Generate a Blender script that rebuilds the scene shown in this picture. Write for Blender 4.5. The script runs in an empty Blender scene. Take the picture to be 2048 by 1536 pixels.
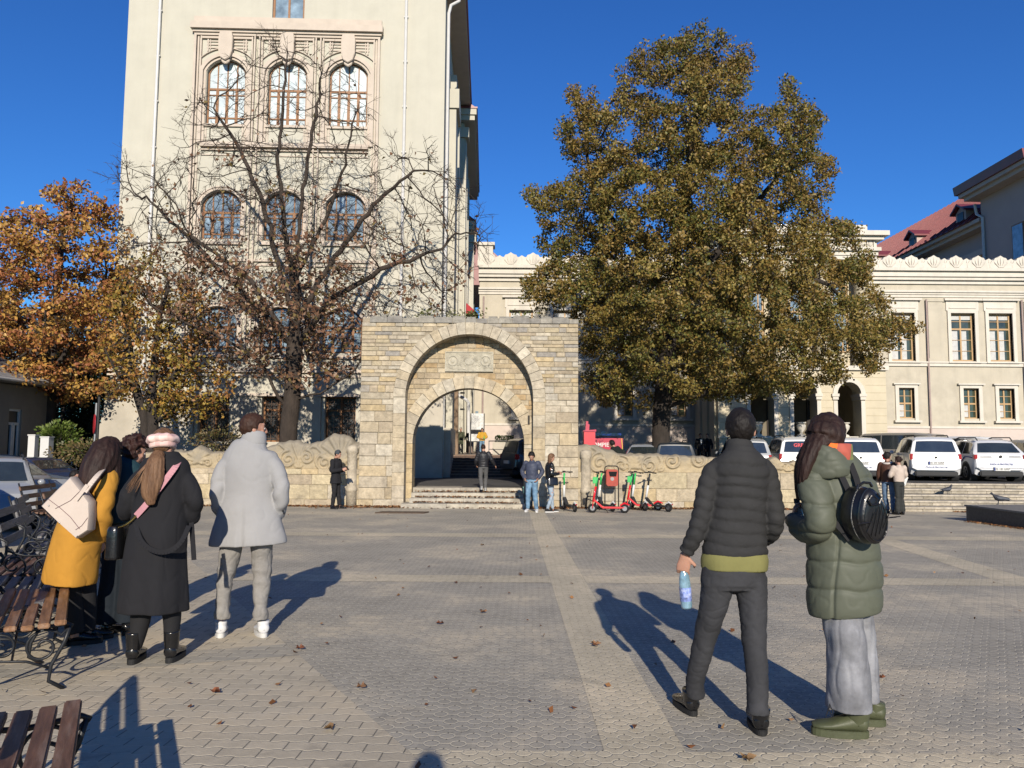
import bpy, bmesh, math, random, time
import numpy as np
from mathutils import Vector, Matrix, noise
T0 = time.time()
R = math.radians
# ---------------------------------------------------------------- camera, sky, sun, exposure
SC = bpy.context.scene
CAMZ, PITCH, ROLL, FPX = 1.55, R(4.64), R(0.4), 1539.0
_fw = Vector((0, math.cos(PITCH), math.sin(PITCH)))
_r0 = Vector((1, 0, 0)); _u0 = _r0.cross(_fw)
_rt = _r0 * math.cos(ROLL) + _u0 * math.sin(ROLL)
_up = -_r0 * math.sin(ROLL) + _u0 * math.cos(ROLL)
CAMP = Vector((0, 0, CAMZ))
cam_d = bpy.data.cameras.new("camera"); cam = bpy.data.objects.new("camera", cam_d)
SC.collection.objects.link(cam); SC.camera = cam
cam.matrix_world = Matrix(((_rt.x, _up.x, -_fw.x, 0), (_rt.y, _up.y, -_fw.y, 0), (_rt.z, _up.z, -_fw.z, CAMZ), (0, 0, 0, 1)))
cam_d.sensor_width = 36; cam_d.lens = FPX / 2048 * 36; cam_d.clip_end = 2000; cam_d.clip_start = .05
SUN_EL = R(22.5); SUN_DIR = Vector((-.072, 1, 0)).normalized()     # way the shadows fall
wd = bpy.data.worlds.new("World"); SC.world = wd; wd.use_nodes = True
nt = wd.node_tree; bg = nt.nodes["Background"]; bg.inputs[1].default_value = .064
sky = nt.nodes.new("ShaderNodeTexSky"); sky.sky_type = 'NISHITA'; sky.sun_disc = False
sky.sun_elevation = SUN_EL; sky.sun_rotation = math.atan2(-SUN_DIR.x, -SUN_DIR.y)
sky.altitude = 300; sky.air_density = 1.0; sky.dust_density = 0; sky.ozone_density = 3.5
hs = nt.nodes.new("ShaderNodeHueSaturation"); hs.inputs["Saturation"].default_value = 1.15; hs.inputs["Hue"].default_value = .515; hs.inputs["Value"].default_value = 1.25
tn = nt.nodes.new("ShaderNodeMix"); tn.data_type = 'RGBA'; tn.blend_type = 'MULTIPLY'; tn.inputs[0].default_value = 1; tn.inputs[7].default_value = (.47, .95, 1.24, 1)
nt.links.new(sky.outputs[0], hs.inputs["Color"]); nt.links.new(hs.outputs[0], tn.inputs[6]); nt.links.new(tn.outputs[2], bg.inputs[0])
sl = bpy.data.lights.new("sun", 'SUN'); sl.energy = 5.0; sl.angle = R(.53); sl.color = (1, .905, .77)
so = bpy.data.objects.new("sun", sl); SC.collection.objects.link(so)
_sd = Vector((SUN_DIR.x * math.cos(SUN_EL), SUN_DIR.y * math.cos(SUN_EL), -math.sin(SUN_EL)))
so.rotation_euler = _sd.to_track_quat('-Z', 'Y').to_euler()
SC.view_settings.view_transform = 'Standard'; SC.view_settings.look = 'None'
SC.view_settings.gamma = 1; SC.view_settings.exposure = .48; SC.view_settings.use_curve_mapping = False

# ---------------------------------------------------------------- helpers: measuring
SLOPE = .012
def gz(y): return -SLOPE * y
def ray(px, py): return (_fw + _rt * ((px - 1024) / FPX) + _up * ((768 - py) / FPX))
def W(px, py, Y):                       # pixel of the photo on the upright plane y = Y
    d = ray(px, py); t = Y / d.y; return CAMP + d * t
def G(px, py, z=None):                  # pixel on the plaza (or on level z)
    d = ray(px, py)
    t = -CAMZ / (d.z + SLOPE * d.y) if z is None else (z - CAMZ) / d.z
    return CAMP + d * t
def zup(x): return (.28 + .014 * max(-12, min(13, x))) if x > -12.5 else -.30

COL = SC.collection
def S(r, g, b):
    f = lambda c: (c / 255 / 12.92) if c <= 10 else ((c / 255 + .055) / 1.055) ** 2.4
    return (f(r), f(g), f(b))
def empty(name, loc=(0, 0, 0), label=None, cat=None, group=None, kind=None, rz=0):
    o = bpy.data.objects.new(name, None); COL.objects.link(o); o.location = loc; o.rotation_euler = (0, 0, rz)
    o.empty_display_size = .1
    tag(o, label, cat, group, kind); return o
def tag(o, label=None, cat=None, group=None, kind=None):
    if label: o['label'] = label
    if cat: o['category'] = cat
    if group: o['group'] = group
    if kind: o['kind'] = kind
    return o
def link_mesh(name, me, material=None, parent=None, off=None):
    o = bpy.data.objects.new(name, me); COL.objects.link(o)
    if material and not me.materials: me.materials.append(material)
    if parent: o.parent = parent
    return o
def copy_tree(o, parent=None):
    c = o.copy(); COL.objects.link(c)
    if parent is not None: c.parent = parent
    for ch in list(o.children): copy_tree(ch, c)
    return c
def nmesh(name, V, F, smooth=False):
    me = bpy.data.meshes.new(name); me.from_pydata([tuple(v) for v in V], [], F); me.update()
    if smooth: me.polygons.foreach_set('use_smooth', [True] * len(me.polygons))
    return me

class MB:
    """collects simple shapes into one mesh"""
    def __init__(s): s.v = []; s.f = []; s.c = []; s.col = (1, 1, 1); s.M = None
    def add(s, V, F):
        n = len(s.v); V = [Vector(v) for v in V]
        if s.M: V = [s.M @ v for v in V]
        s.v += V; s.f += [tuple(i + n for i in f) for f in F]; s.c += [s.col] * len(V)
    def box(s, x0, x1, y0, y1, z0, z1):
        s.add([(x0, y0, z0), (x1, y0, z0), (x1, y1, z0), (x0, y1, z0), (x0, y0, z1), (x1, y0, z1), (x1, y1, z1), (x0, y1, z1)],
              [(0, 3, 2, 1), (4, 5, 6, 7), (0, 1, 5, 4), (1, 2, 6, 5), (2, 3, 7, 6), (3, 0, 4, 7)])
    def bar(s, a, b, w, h, up=(0, 0, 1), taper=1):          # rectangular bar from a to b
        a, b = Vector(a), Vector(b); d = (b - a).normalized(); u = Vector(up)
        x = d.cross(u)
        if x.length < 1e-4: x = d.cross(Vector((1, 0, 0)))
        x.normalize(); u = x.cross(d); V = []
        for p, k in ((a, 1), (b, taper)):
            V += [p + x * (i * w / 2 * k) + u * (j * h / 2 * k) for i, j in ((-1, -1), (1, -1), (1, 1), (-1, 1))]
        s.add(V, [(0, 3, 2, 1), (4, 5, 6, 7), (0, 1, 5, 4), (1, 2, 6, 5), (2, 3, 7, 6), (3, 0, 4, 7)])
    def tube(s, P, rad, n=8, cap=True):
        P = [Vector(p) for p in P]
        if not hasattr(rad, '__len__'): rad = [rad] * len(P)
        V = []; F = []; prev = None
        for i, p in enumerate(P):
            t = (P[min(i + 1, len(P) - 1)] - P[max(i - 1, 0)])
            if t.length < 1e-9: t = Vector((0, 0, 1))
            t.normalize()
            if prev is None:
                a = Vector((0, 0, 1)) if abs(t.z) < .9 else Vector((1, 0, 0))
                x = t.cross(a).normalized()
            else:
                x = prev - t * prev.dot(t)
                x = x.normalized() if x.length > 1e-6 else t.orthogonal().normalized()
            prev = x; y = t.cross(x)
            for k in range(n):
                a = 2 * math.pi * k / n
                V.append(p + (x * math.cos(a) + y * math.sin(a)) * rad[i])
        for i in range(len(P) - 1):
            for k in range(n):
                F.append((i * n + k, i * n + (k + 1) % n, (i + 1) * n + (k + 1) % n, (i + 1) * n + k))
        if cap: F.append(tuple(range(n - 1, -1, -1))); F.append(tuple((len(P) - 1) * n + k for k in range(n)))
        s.add(V, F)
    def prism(s, poly, a, b, axis='y'):                     # polygon in the other two axes, extruded from a to b
        n = len(poly)
        mk = {'y': lambda p, q: (p[0], q, p[1]), 'z': lambda p, q: (p[0], p[1], q), 'x': lambda p, q: (q, p[0], p[1])}[axis]
        V = [mk(p, a) for p in poly] + [mk(p, b) for p in poly]
        F = [tuple(range(n)), tuple(range(2 * n - 1, n - 1, -1))] + [(i, i + n, (i + 1) % n + n, (i + 1) % n) for i in range(n)]
        s.add(V, F)
    def lathe(s, prof, c=(0, 0, 0), n=16, axis='z'):
        V = []; F = []
        for r, z in prof:
            for k in range(n):
                a = 2 * math.pi * k / n
                q = (r * math.cos(a), r * math.sin(a), z)
                if axis == 'x': q = (q[2], q[0], q[1])
                if axis == 'y': q = (q[0], q[2], q[1])
                V.append((c[0] + q[0], c[1] + q[1], c[2] + q[2]))
        for i in range(len(prof) - 1):
            for k in range(n): F.append((i * n + k, i * n + (k + 1) % n, (i + 1) * n + (k + 1) % n, (i + 1) * n + k))
        F.append(tuple(range(n - 1, -1, -1))); F.append(tuple((len(prof) - 1) * n + k for k in range(n)))
        s.add(V, F)
    def grid(s, pts):                                       # rows of points
        m = len(pts[0]); V = [p for row in pts for p in row]
        s.add(V, [(i * m + j, i * m + j + 1, (i + 1) * m + j + 1, (i + 1) * m + j) for i in range(len(pts) - 1) for j in range(m - 1)])
    def ball(s, c, r, n=10, m=7):
        r = r if hasattr(r, '__len__') else (r, r, r); V = []; F = []
        for i in range(m + 1):
            ph = math.pi * i / m
            for k in range(n):
                a = 2 * math.pi * k / n
                V.append((c[0] + r[0] * math.sin(ph) * math.cos(a), c[1] + r[1] * math.sin(ph) * math.sin(a), c[2] + r[2] * math.cos(ph)))
        for i in range(m):
            for k in range(n): F.append((i * n + k, (i + 1) * n + k, (i + 1) * n + (k + 1) % n, i * n + (k + 1) % n))
        s.add(V, F)
    def mesh(s, name, off=None, attr=False, fix=True, bevel=0):
        V = s.v if off is None else [v - Vector(off) for v in s.v]
        me = bpy.data.meshes.new(name); me.from_pydata([tuple(v) for v in V], [], s.f); me.update()
        if attr:
            a = me.color_attributes.new("Col", 'FLOAT_COLOR', 'POINT')
            a.data.foreach_set('color', np.array([tuple(c) + (1,) for c in s.c], dtype=np.float32).ravel())
        if fix:
            bm = bmesh.new(); bm.from_mesh(me)
            if bevel:
                bmesh.ops.bevel(bm, geom=[e for e in bm.edges if len(e.link_faces) == 2 and e.calc_face_angle(0) > .6], offset=bevel, segments=2, affect='EDGES', clamp_overlap=True)
            bmesh.ops.recalc_face_normals(bm, faces=bm.faces); bm.to_mesh(me); bm.free()
        return me
    def build(s, name, material=None, parent=None, off=None, smooth=False, attr=False, fix=True, bevel=0, auto=None):
        if parent is not None and off is None: off = parent_off(parent)
        me = s.mesh(name, off, attr, fix, bevel)
        if smooth or auto:
            me.polygons.foreach_set('use_smooth', [True] * len(me.polygons))
            if auto:
                me.set_sharp_from_angle(angle=R(auto))
        return link_mesh(name, me, material, parent)
def parent_off(p):
    o = Vector((0, 0, 0))
    while p is not None:
        if p.get('localspace'): return None
        o += Vector(p.location); p = p.parent
    return o

# ---------------------------------------------------------------- helpers: materials
ALB = .66                                # real base colours for the exposure set above
def mk(name, base, rough=.8, var=.12, scale=3, bump=.15, bscale=60, metal=0, attr=False, spec=.3, coat=0, var2=0, scale2=.4, tint=None, bdist=.01, stretch=None, alpha=1, trans=0, streak=0):
    base = tuple(b * ALB for b in base)
    if tint: tint = tuple(b * ALB for b in tint[:3]) + tuple(tint[3:])
    m = bpy.data.materials.new(name); m.use_nodes = True; t = m.node_tree; N = t.nodes; L = t.links; p = N['Principled BSDF']
    p.inputs['Roughness'].default_value = rough; p.inputs['Metallic'].default_value = metal
    p.inputs['Specular IOR Level'].default_value = spec
    if coat: p.inputs['Coat Weight'].default_value = coat; p.inputs['Coat Roughness'].default_value = .08
    if trans: p.inputs['Transmission Weight'].default_value = trans
    tc = N.new('ShaderNodeTexCoord'); src = tc.outputs['Object']
    if stretch:
        mp = N.new('ShaderNodeMapping'); mp.inputs['Scale'].default_value = stretch; L.new(src, mp.inputs[0]); src = mp.outputs[0]
    if attr:
        at = N.new('ShaderNodeAttribute'); at.attribute_name = 'Col'; c0 = at.outputs['Color']
        ml = N.new('ShaderNodeMix'); ml.data_type = 'RGBA'; ml.blend_type = 'MULTIPLY'; ml.inputs[0].default_value = 1
        ml.inputs[6].default_value = (*base, 1); L.new(c0, ml.inputs[7]); cur = ml.outputs[2]
    else:
        rgb = N.new('ShaderNodeRGB'); rgb.outputs[0].default_value = (*base, 1); cur = rgb.outputs[0]
    def vary(cur, sc, amt, tnt=None, det=5):
        nz = N.new('ShaderNodeTexNoise'); nz.inputs['Scale'].default_value = sc; nz.inputs['Detail'].default_value = det; nz.inputs['Roughness'].default_value = .62
        L.new(src, nz.inputs['Vector'])
        mr = N.new('ShaderNodeMapRange'); mr.inputs[1].default_value = .3; mr.inputs[2].default_value = .7; mr.inputs[3].default_value = 1 - amt; mr.inputs[4].default_value = 1 + amt
        L.new(nz.outputs[0], mr.inputs[0])
        mx = N.new('ShaderNodeVectorMath'); mx.operation = 'SCALE'; L.new(cur, mx.inputs[0]); L.new(mr.outputs[0], mx.inputs['Scale'])
        out = mx.outputs[0]
        if tnt:
            m2 = N.new('ShaderNodeMix'); m2.data_type = 'RGBA'; mr2 = N.new('ShaderNodeMapRange'); mr2.inputs[1].default_value = .5; mr2.inputs[2].default_value = .75; mr2.inputs[3].default_value = 0; mr2.inputs[4].default_value = tnt[3] if len(tnt) > 3 else .6
            L.new(nz.outputs[0], mr2.inputs[0]); L.new(mr2.outputs[0], m2.inputs[0]); L.new(out, m2.inputs[6]); m2.inputs[7].default_value = (*tnt[:3], 1); out = m2.outputs[2]
        return out
    if var: cur = vary(cur, scale, var)
    if var2 or tint: cur = vary(cur, scale2, var2, tint)
    if streak:                                                  # rain streaks and grime running down
        ms = N.new('ShaderNodeMapping'); ms.inputs['Scale'].default_value = (2.6, 2.6, .16); L.new(tc.outputs['Object'], ms.inputs[0])
        ns = N.new('ShaderNodeTexNoise'); ns.inputs['Scale'].default_value = 1.0; ns.inputs['Detail'].default_value = 7; ns.inputs['Roughness'].default_value = .7; L.new(ms.outputs[0], ns.inputs[0])
        rs = N.new('ShaderNodeMapRange'); rs.inputs[1].default_value = .48; rs.inputs[2].default_value = .78; rs.inputs[3].default_value = 1; rs.inputs[4].default_value = 1 - streak; L.new(ns.outputs[0], rs.inputs[0])
        vs = N.new('ShaderNodeVectorMath'); vs.operation = 'SCALE'; L.new(cur, vs.inputs[0]); L.new(rs.outputs[0], vs.inputs['Scale']); cur = vs.outputs[0]
    L.new(cur, p.inputs['Base Color'])
    if bump:
        nb = N.new('ShaderNodeTexNoise'); nb.inputs['Scale'].default_value = bscale; nb.inputs['Detail'].default_value = 4; L.new(src, nb.inputs['Vector'])
        b = N.new('ShaderNodeBump'); b.inputs['Strength'].default_value = bump; b.inputs['Distance'].default_value = bdist
        L.new(nb.outputs[0], b.inputs['Height']); L.new(b.outputs[0], p.inputs['Normal'])
    return m
def mnode(t, op, a, b=None, c=None):
    n = t.nodes.new('ShaderNodeMath'); n.operation = op
    for i, q in enumerate((a, b, c)):
        if q is None: continue
        if isinstance(q, (int, float)): n.inputs[i].default_value = q
        else: t.links.new(q, n.inputs[i])
    return n.outputs[0]
def smooth01(t, x, a, b):
    n = t.nodes.new('ShaderNodeMapRange'); n.interpolation_type = 'SMOOTHSTEP'
    t.links.new(x, n.inputs[0]); n.inputs[1].default_value = a; n.inputs[2].default_value = b; n.inputs[3].default_value = 0; n.inputs[4].default_value = 1
    return n.outputs[0]

def foliage_mat(name, tr=.35):
    m = bpy.data.materials.new(name); m.use_nodes = True; t = m.node_tree; N = t.nodes; L = t.links; p = N['Principled BSDF']
    at = N.new('ShaderNodeAttribute'); at.attribute_name = 'Col'; sv = N.new('ShaderNodeVectorMath'); sv.operation = 'SCALE'; sv.inputs['Scale'].default_value = .68; L.new(at.outputs['Color'], sv.inputs[0])
    p.inputs['Roughness'].default_value = .5; p.inputs['Specular IOR Level'].default_value = .35
    L.new(sv.outputs[0], p.inputs['Base Color'])
    tl = N.new('ShaderNodeBsdfTranslucent'); L.new(sv.outputs[0], tl.inputs[0])
    ms = N.new('ShaderNodeMixShader'); ms.inputs[0].default_value = tr
    L.new(p.outputs[0], ms.inputs[1]); L.new(tl.outputs[0], ms.inputs[2]); L.new(ms.outputs[0], N['Material Output'].inputs[0])
    return m
def leaf_mesh(name, cen, size, cols, flat=None, seed=1, lobed=False):
    """cen (n,3), size (n,), cols (n,3): folded leaves as one mesh with per-leaf colour"""
    rg = np.random.default_rng(seed); n = len(cen)
    a = rg.normal(size=(n, 3)); a /= np.linalg.norm(a, axis=1)[:, None]
    b = rg.normal(size=(n, 3)); b -= a * (a * b).sum(1)[:, None]; b /= np.linalg.norm(b, axis=1)[:, None]
    if flat is not None:
        a[:, 2] *= flat; b[:, 2] *= flat
        a /= np.linalg.norm(a, axis=1)[:, None]; b -= a * (a * b).sum(1)[:, None]; b /= np.linalg.norm(b, axis=1)[:, None]
    nn = np.cross(a, b); s = size[:, None]
    p0 = cen - a * s * .5; p2 = cen + a * s * .5
    f = rg.uniform(.02, .22, (n, 1)); w = rg.uniform(.26, .4, (n, 1))
    p1 = cen + b * s * w + nn * s * f - a * s * .05; p3 = cen - b * s * w + nn * s * f - a * s * .05
    V = np.stack([p0, p1, p2, p3], 1).reshape(-1, 3)
    i = np.arange(n) * 4
    F = np.stack([i, i + 1, i + 2, i, i + 2, i + 3], 1).ravel()
    me = bpy.data.meshes.new(name); me.vertices.add(4 * n); me.vertices.foreach_set('co', V.astype(np.float32).ravel())
    me.loops.add(6 * n); me.loops.foreach_set('vertex_index', F.astype(np.int32))
    me.polygons.add(2 * n); me.polygons.foreach_set('loop_start', np.arange(2 * n, dtype=np.int32) * 3)
    me.update(calc_edges=True)
    at = me.color_attributes.new("Col", 'FLOAT_COLOR', 'POINT')
    C4 = np.ones((n, 4, 4), np.float32); C4[:, :, :3] = cols[:, None, :]
    at.data.foreach_set('color', C4.ravel())
    return me
def text_mesh(txt, size, name='lettering', depth=.002, bold=0):
    cu = bpy.data.curves.new(name, 'FONT'); cu.body = txt; cu.size = size; cu.align_x = 'CENTER'; cu.align_y = 'CENTER'; cu.extrude = depth; cu.offset = bold
    cu.resolution_u = 2
    o = bpy.data.objects.new('tmp', cu); COL.objects.link(o); dg = bpy.context.evaluated_depsgraph_get()
    me = bpy.data.meshes.new_from_object(o.evaluated_get(dg)); bpy.data.objects.remove(o); bpy.data.curves.remove(cu); me.name = name
    return me
# ---------------------------------------------------------------- plaza
def paving(name, base, kind, base2=None):
    base = tuple(b * k for b, k in zip(base, (.80, .805, .745))); base2 = tuple(b * k for b, k in zip(base2, (.86, .85, .77)))
    m = bpy.data.materials.new(name); m.use_nodes = True; t = m.node_tree; N = t.nodes; L = t.links; p = N['Principled BSDF']
    tc = N.new('ShaderNodeTexCoord'); sp = N.new('ShaderNodeSeparateXYZ')
    wn = N.new('ShaderNodeTexNoise'); wn.inputs['Scale'].default_value = 1.3; wn.inputs['Detail'].default_value = 2
    L.new(tc.outputs['Object'], wn.inputs[0])
    wv = N.new('ShaderNodeVectorMath'); wv.operation = 'MULTIPLY_ADD'; L.new(wn.outputs['Color'], wv.inputs[0]); wv.inputs[1].default_value = (.035, .035, 0); L.new(tc.outputs['Object'], wv.inputs[2])
    mp = N.new('ShaderNodeMapping'); L.new(wv.outputs[0], mp.inputs[0])
    L.new(mp.outputs[0], sp.inputs[0])
    X, Y = sp.outputs[0], sp.outputs[1]
    if kind == 'circle':
        sx, sy = .142, .118
        mp.inputs['Rotation'].default_value = (0, 0, R(1.2))
        v = mnode(t, 'DIVIDE', Y, sy); row = mnode(t, 'FLOOR', v)
        odd = mnode(t, 'MULTIPLY', mnode(t, 'FLOORED_MODULO', row, 2), .5)
        u = mnode(t, 'ADD', mnode(t, 'DIVIDE', X, sx), odd)
        fu = mnode(t, 'SUBTRACT', mnode(t, 'FRACT', u), .5); fv = mnode(t, 'SUBTRACT', mnode(t, 'FRACT', v), .5)
        dx = mnode(t, 'MULTIPLY', fu, sx); dy = mnode(t, 'MULTIPLY', fv, sy)
        r = mnode(t, 'SQRT', mnode(t, 'ADD', mnode(t, 'MULTIPLY', dx, dx), mnode(t, 'MULTIPLY', dy, dy)))
        ring = mnode(t, 'ABSOLUTE', mnode(t, 'SUBTRACT', r, .041))
        link = mnode(t, 'ADD', mnode(t, 'ABSOLUTE', dy), mnode(t, 'MULTIPLY', mnode(t, 'LESS_THAN', r, .041), 1))
        # tick from each circle to the rows above and below: at dx=0 outside the circle
        tick = mnode(t, 'ADD', mnode(t, 'ABSOLUTE', dx), mnode(t, 'MULTIPLY', mnode(t, 'LESS_THAN', r, .041), 1))
        d = mnode(t, 'MINIMUM', mnode(t, 'MINIMUM', ring, link), tick); dk = mnode(t, 'ADD', tick, mnode(t, 'MULTIPLY', mnode(t, 'LESS_THAN', mnode(t, 'ABSOLUTE', dy), .012), 1))
        cell = N.new('ShaderNodeCombineXYZ'); L.new(mnode(t, 'FLOOR', u), cell.inputs[0]); L.new(row, cell.inputs[1])
        L.new(mnode(t, 'LESS_THAN', r, .041), cell.inputs[2])
    else:
        mp.inputs['Rotation'].default_value = (0, 0, R(3))
        sx, sy = .215, .112
        wav = mnode(t, 'MULTIPLY', mnode(t, 'SINE', mnode(t, 'MULTIPLY', X, 2 * math.pi / .1075)), .008)
        Yw = mnode(t, 'ADD', Y, wav)
        v = mnode(t, 'DIVIDE', Yw, sy); row = mnode(t, 'FLOOR', v)
        odd = mnode(t, 'MULTIPLY', mnode(t, 'FLOORED_MODULO', row, 2), .5)
        u = mnode(t, 'ADD', mnode(t, 'DIVIDE', X, sx), odd)
        fu = mnode(t, 'FRACT', u); fv = mnode(t, 'FRACT', v)
        du = mnode(t, 'MULTIPLY', mnode(t, 'MINIMUM', fu, mnode(t, 'SUBTRACT', 1, fu)), sx)
        dv = mnode(t, 'MULTIPLY', mnode(t, 'MINIMUM', fv, mnode(t, 'SUBTRACT', 1, fv)), sy)
        d = mnode(t, 'MINIMUM', du, dv); dk = mnode(t, 'ADD', du, .0004)
        cell = N.new('ShaderNodeCombineXYZ'); L.new(mnode(t, 'FLOOR', u), cell.inputs[0]); L.new(row, cell.inputs[1])
    nfine = N.new('ShaderNodeTexNoise'); nfine.inputs['Scale'].default_value = 90; nfine.inputs['Detail'].default_value = 4; L.new(tc.outputs['Object'], nfine.inputs[0])
    dd = mnode(t, 'ADD', d, mnode(t, 'MULTIPLY', mnode(t, 'SUBTRACT', nfine.outputs[0], .5), .005))
    groove = mnode(t, 'SUBTRACT', 1, smooth01(t, dd, .0018, .0068))
    wh = N.new('ShaderNodeTexWhiteNoise'); wh.noise_dimensions = '3D'; L.new(cell.outputs[0], wh.inputs[0])
    nz = N.new('ShaderNodeTexNoise'); nz.inputs['Scale'].default_value = .55; nz.inputs['Detail'].default_value = 6; nz.inputs['Roughness'].default_value = .65; L.new(tc.outputs['Object'], nz.inputs[0])
    nz2 = N.new('ShaderNodeTexNoise'); nz2.inputs['Scale'].default_value = 14; nz2.inputs['Detail'].default_value = 6; nz2.inputs['Roughness'].default_value = .7; L.new(tc.outputs['Object'], nz2.inputs[0])
    k = mnode(t, 'ADD', mnode(t, 'MULTIPLY', wh.outputs[0], .16), mnode(t, 'ADD', mnode(t, 'MULTIPLY', nz.outputs[0], .95), mnode(t, 'MULTIPLY', nz2.outputs[0], .42)))
    k = mnode(t, 'ADD', k, .22)
    # worn pavers showing their sandy aggregate, in clumps
    worn = mnode(t, 'MULTIPLY', smooth01(t, nz.outputs[0], .46, .62), mnode(t, 'ADD', .35, mnode(t, 'MULTIPLY', wh.outputs[0], .65)))
    mx = N.new('ShaderNodeMix'); mx.data_type = 'RGBA'; L.new(worn, mx.inputs[0]); mx.inputs[6].default_value = (*base, 1); mx.inputs[7].default_value = (*(base2 or base), 1)
    sc = N.new('ShaderNodeVectorMath'); sc.operation = 'SCALE'; L.new(mx.outputs[2], sc.inputs[0]); L.new(k, sc.inputs['Scale'])
    spk = N.new('ShaderNodeTexVoronoi'); spk.inputs['Scale'].default_value = 9; L.new(tc.outputs['Object'], spk.inputs[0])
    spot = mnode(t, 'MULTIPLY', mnode(t, 'SUBTRACT', 1, smooth01(t, spk.outputs['Distance'], .05, .13)), .35)
    m3 = N.new('ShaderNodeMix'); m3.data_type = 'RGBA'; L.new(spot, m3.inputs[0]); L.new(sc.outputs[0], m3.inputs[6]); m3.inputs[7].default_value = (.05, .048, .045, 1)
    ng = N.new('ShaderNodeTexNoise'); ng.inputs['Scale'].default_value = 2.1; ng.inputs['Detail'].default_value = 8; ng.inputs['Roughness'].default_value = .72; ng.inputs['Distortion'].default_value = .6; L.new(tc.outputs['Object'], ng.inputs[0])
    md = N.new('ShaderNodeMix'); md.data_type = 'RGBA'; L.new(mnode(t, 'MULTIPLY', smooth01(t, ng.outputs[0], .54, .72), .38), md.inputs[0]); L.new(m3.outputs[2], md.inputs[6]); md.inputs[7].default_value = (.085, .08, .072, 1); m3 = md
    m2 = N.new('ShaderNodeMix'); m2.data_type = 'RGBA'; L.new(mnode(t, 'MULTIPLY', groove, .65), m2.inputs[0]); L.new(m3.outputs[2], m2.inputs[6]); m2.inputs[7].default_value = (.50, .45, .34, 1)  # sandy joints, brightened in colour for the sun on their edges
    gd = mnode(t, 'SUBTRACT', 1, smooth01(t, dk, .0015, .0055)); m4 = N.new('ShaderNodeMix'); m4.data_type = 'RGBA'; L.new(mnode(t, 'MULTIPLY', gd, .8), m4.inputs[0]); L.new(m2.outputs[2], m4.inputs[6]); m4.inputs[7].default_value = (.045, .04, .035, 1)
    L.new(m4.outputs[2], p.inputs['Base Color']); p.inputs['Roughness'].default_value = .78; p.inputs['Specular IOR Level'].default_value = .3
    h = mnode(t, 'SUBTRACT', mnode(t, 'MULTIPLY', mnode(t, 'ADD', nfine.outputs[0], nz2.outputs[0]), .0012), mnode(t, 'MULTIPLY', groove, .003))
    b = N.new('ShaderNodeBump'); b.inputs['Strength'].default_value = 1; b.inputs['Distance'].default_value = 1.0; L.new(h, b.inputs['Height']); L.new(b.outputs[0], p.inputs['Normal'])
    return m
M_PG = paving('grey_circle_paving', (.37, .34, .30), 'circle', (.46, .40, .32))
M_PT = paving('tan_circle_paving', (.54, .47, .365), 'circle', (.56, .48, .37))
M_PB = paving('tan_block_paving', (.50, .435, .35), 'brick', (.46, .39, .30))
M_PS = paving('grey_block_paving', (.35, .325, .29), 'brick', (.38, .34, .29))
def sheet(name, poly, lift, material, kind='structure'):
    me = bpy.data.meshes.new(name)
    me.from_pydata([(x, y, gz(y) + lift) for x, y in poly], [], [tuple(range(len(poly)))]); me.update()
    if me.polygons[0].normal.z < 0: me.flip_normals()
    o = link_mesh(name, me, material); o['kind'] = kind; return o
YW = 23.2                                              # foot of the boundary wall
# low ground out to the horizon, then the plaza sheet on it
sheet('ground', [(-400, -60), (400, -60), (400, YW + 2.2), (-400, YW + 2.2)], -.012, mk('asphalt', (.07, .07, .072), .9, .2, 2, .3, 120))
sheet('plaza', [(-14, -6), (40, -6), (40, YW + .6), (-14, YW + .6)], 0, M_PG)
DL = lambda y: -2.63 + (7.84 - y) * .575                    # slanting edge of the block paved area
sheet('block_paving', [(-14, -6), (DL(-6), -6), (DL(19.5), 19.5), (-14, 19.5)], .0015, M_PB)
b0, b1 = 6.1, 6.5
sheet('grey_strip', [(DL(6.45), 6.45), (DL(6.1), 6.1), (-6.5, 4.4), (-6.5, 4.75)], .003, M_PS)
sheet('long_strip', [(.50, 4.2), (.93, 4.2), (.93, YW - .3), (.50, YW - .3)], .002, M_PT)
for a, b in ((9.62, 10.15), (14.9, 15.55)):
    sheet('cross_strip', [(DL(a), a), (.496, a), (.496, b), (DL(b), b)], .0025, M_PT)
    sheet('cross_strip', [(.934, a), (40, a), (40, b), (.934, b)], .0025, M_PT)
sheet('near_paving', [(DL(4.2), 4.2), (40, 4.2), (40, -6), (DL(-6), -6)], .002, M_PT)
pa, pb = G(1700, 1068), G(2048, 1178)
sheet('slanting_strip', [(6.9, 14.88), (7.35, 14.88), (6.75, 10.17), (6.25, 10.17)], .0025, M_PT)
# upper level behind the wall
def up_sheet(name, x0, x1, y0, y1, lift, material, hole=None):
    xs = sorted(set([x0, -13, -12, 13, x1])); xs = [x for x in xs if x0 <= x <= x1]
    V = [(x, y, zup(x) + lift) for y in (y0, y1) for x in xs]; n = len(xs)
    me = bpy.data.meshes.new(name); me.from_pydata(V, [], [(i, i + 1, n + i + 1, n + i) for i in range(n - 1)]); me.update()
    o = link_mesh(name, me, material); o['kind'] = 'structure'; return o
M_ASPH = mk('road_asphalt', (.085, .083, .08), .9, .2, 1.2, .4, 90, var2=.15)
up_sheet('upper_ground', -300, 9.35, YW + 1.3, 420, 0, M_ASPH)
up_sheet('upper_ground', 9.35, 300, 25.15, 420, 0, M_ASPH)
# retaining earth edge under the upper ground (hidden by the walls)
M_CONC = mk('concrete', (.30, .28, .25), .9, .2, 2, .4, 60)
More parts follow.
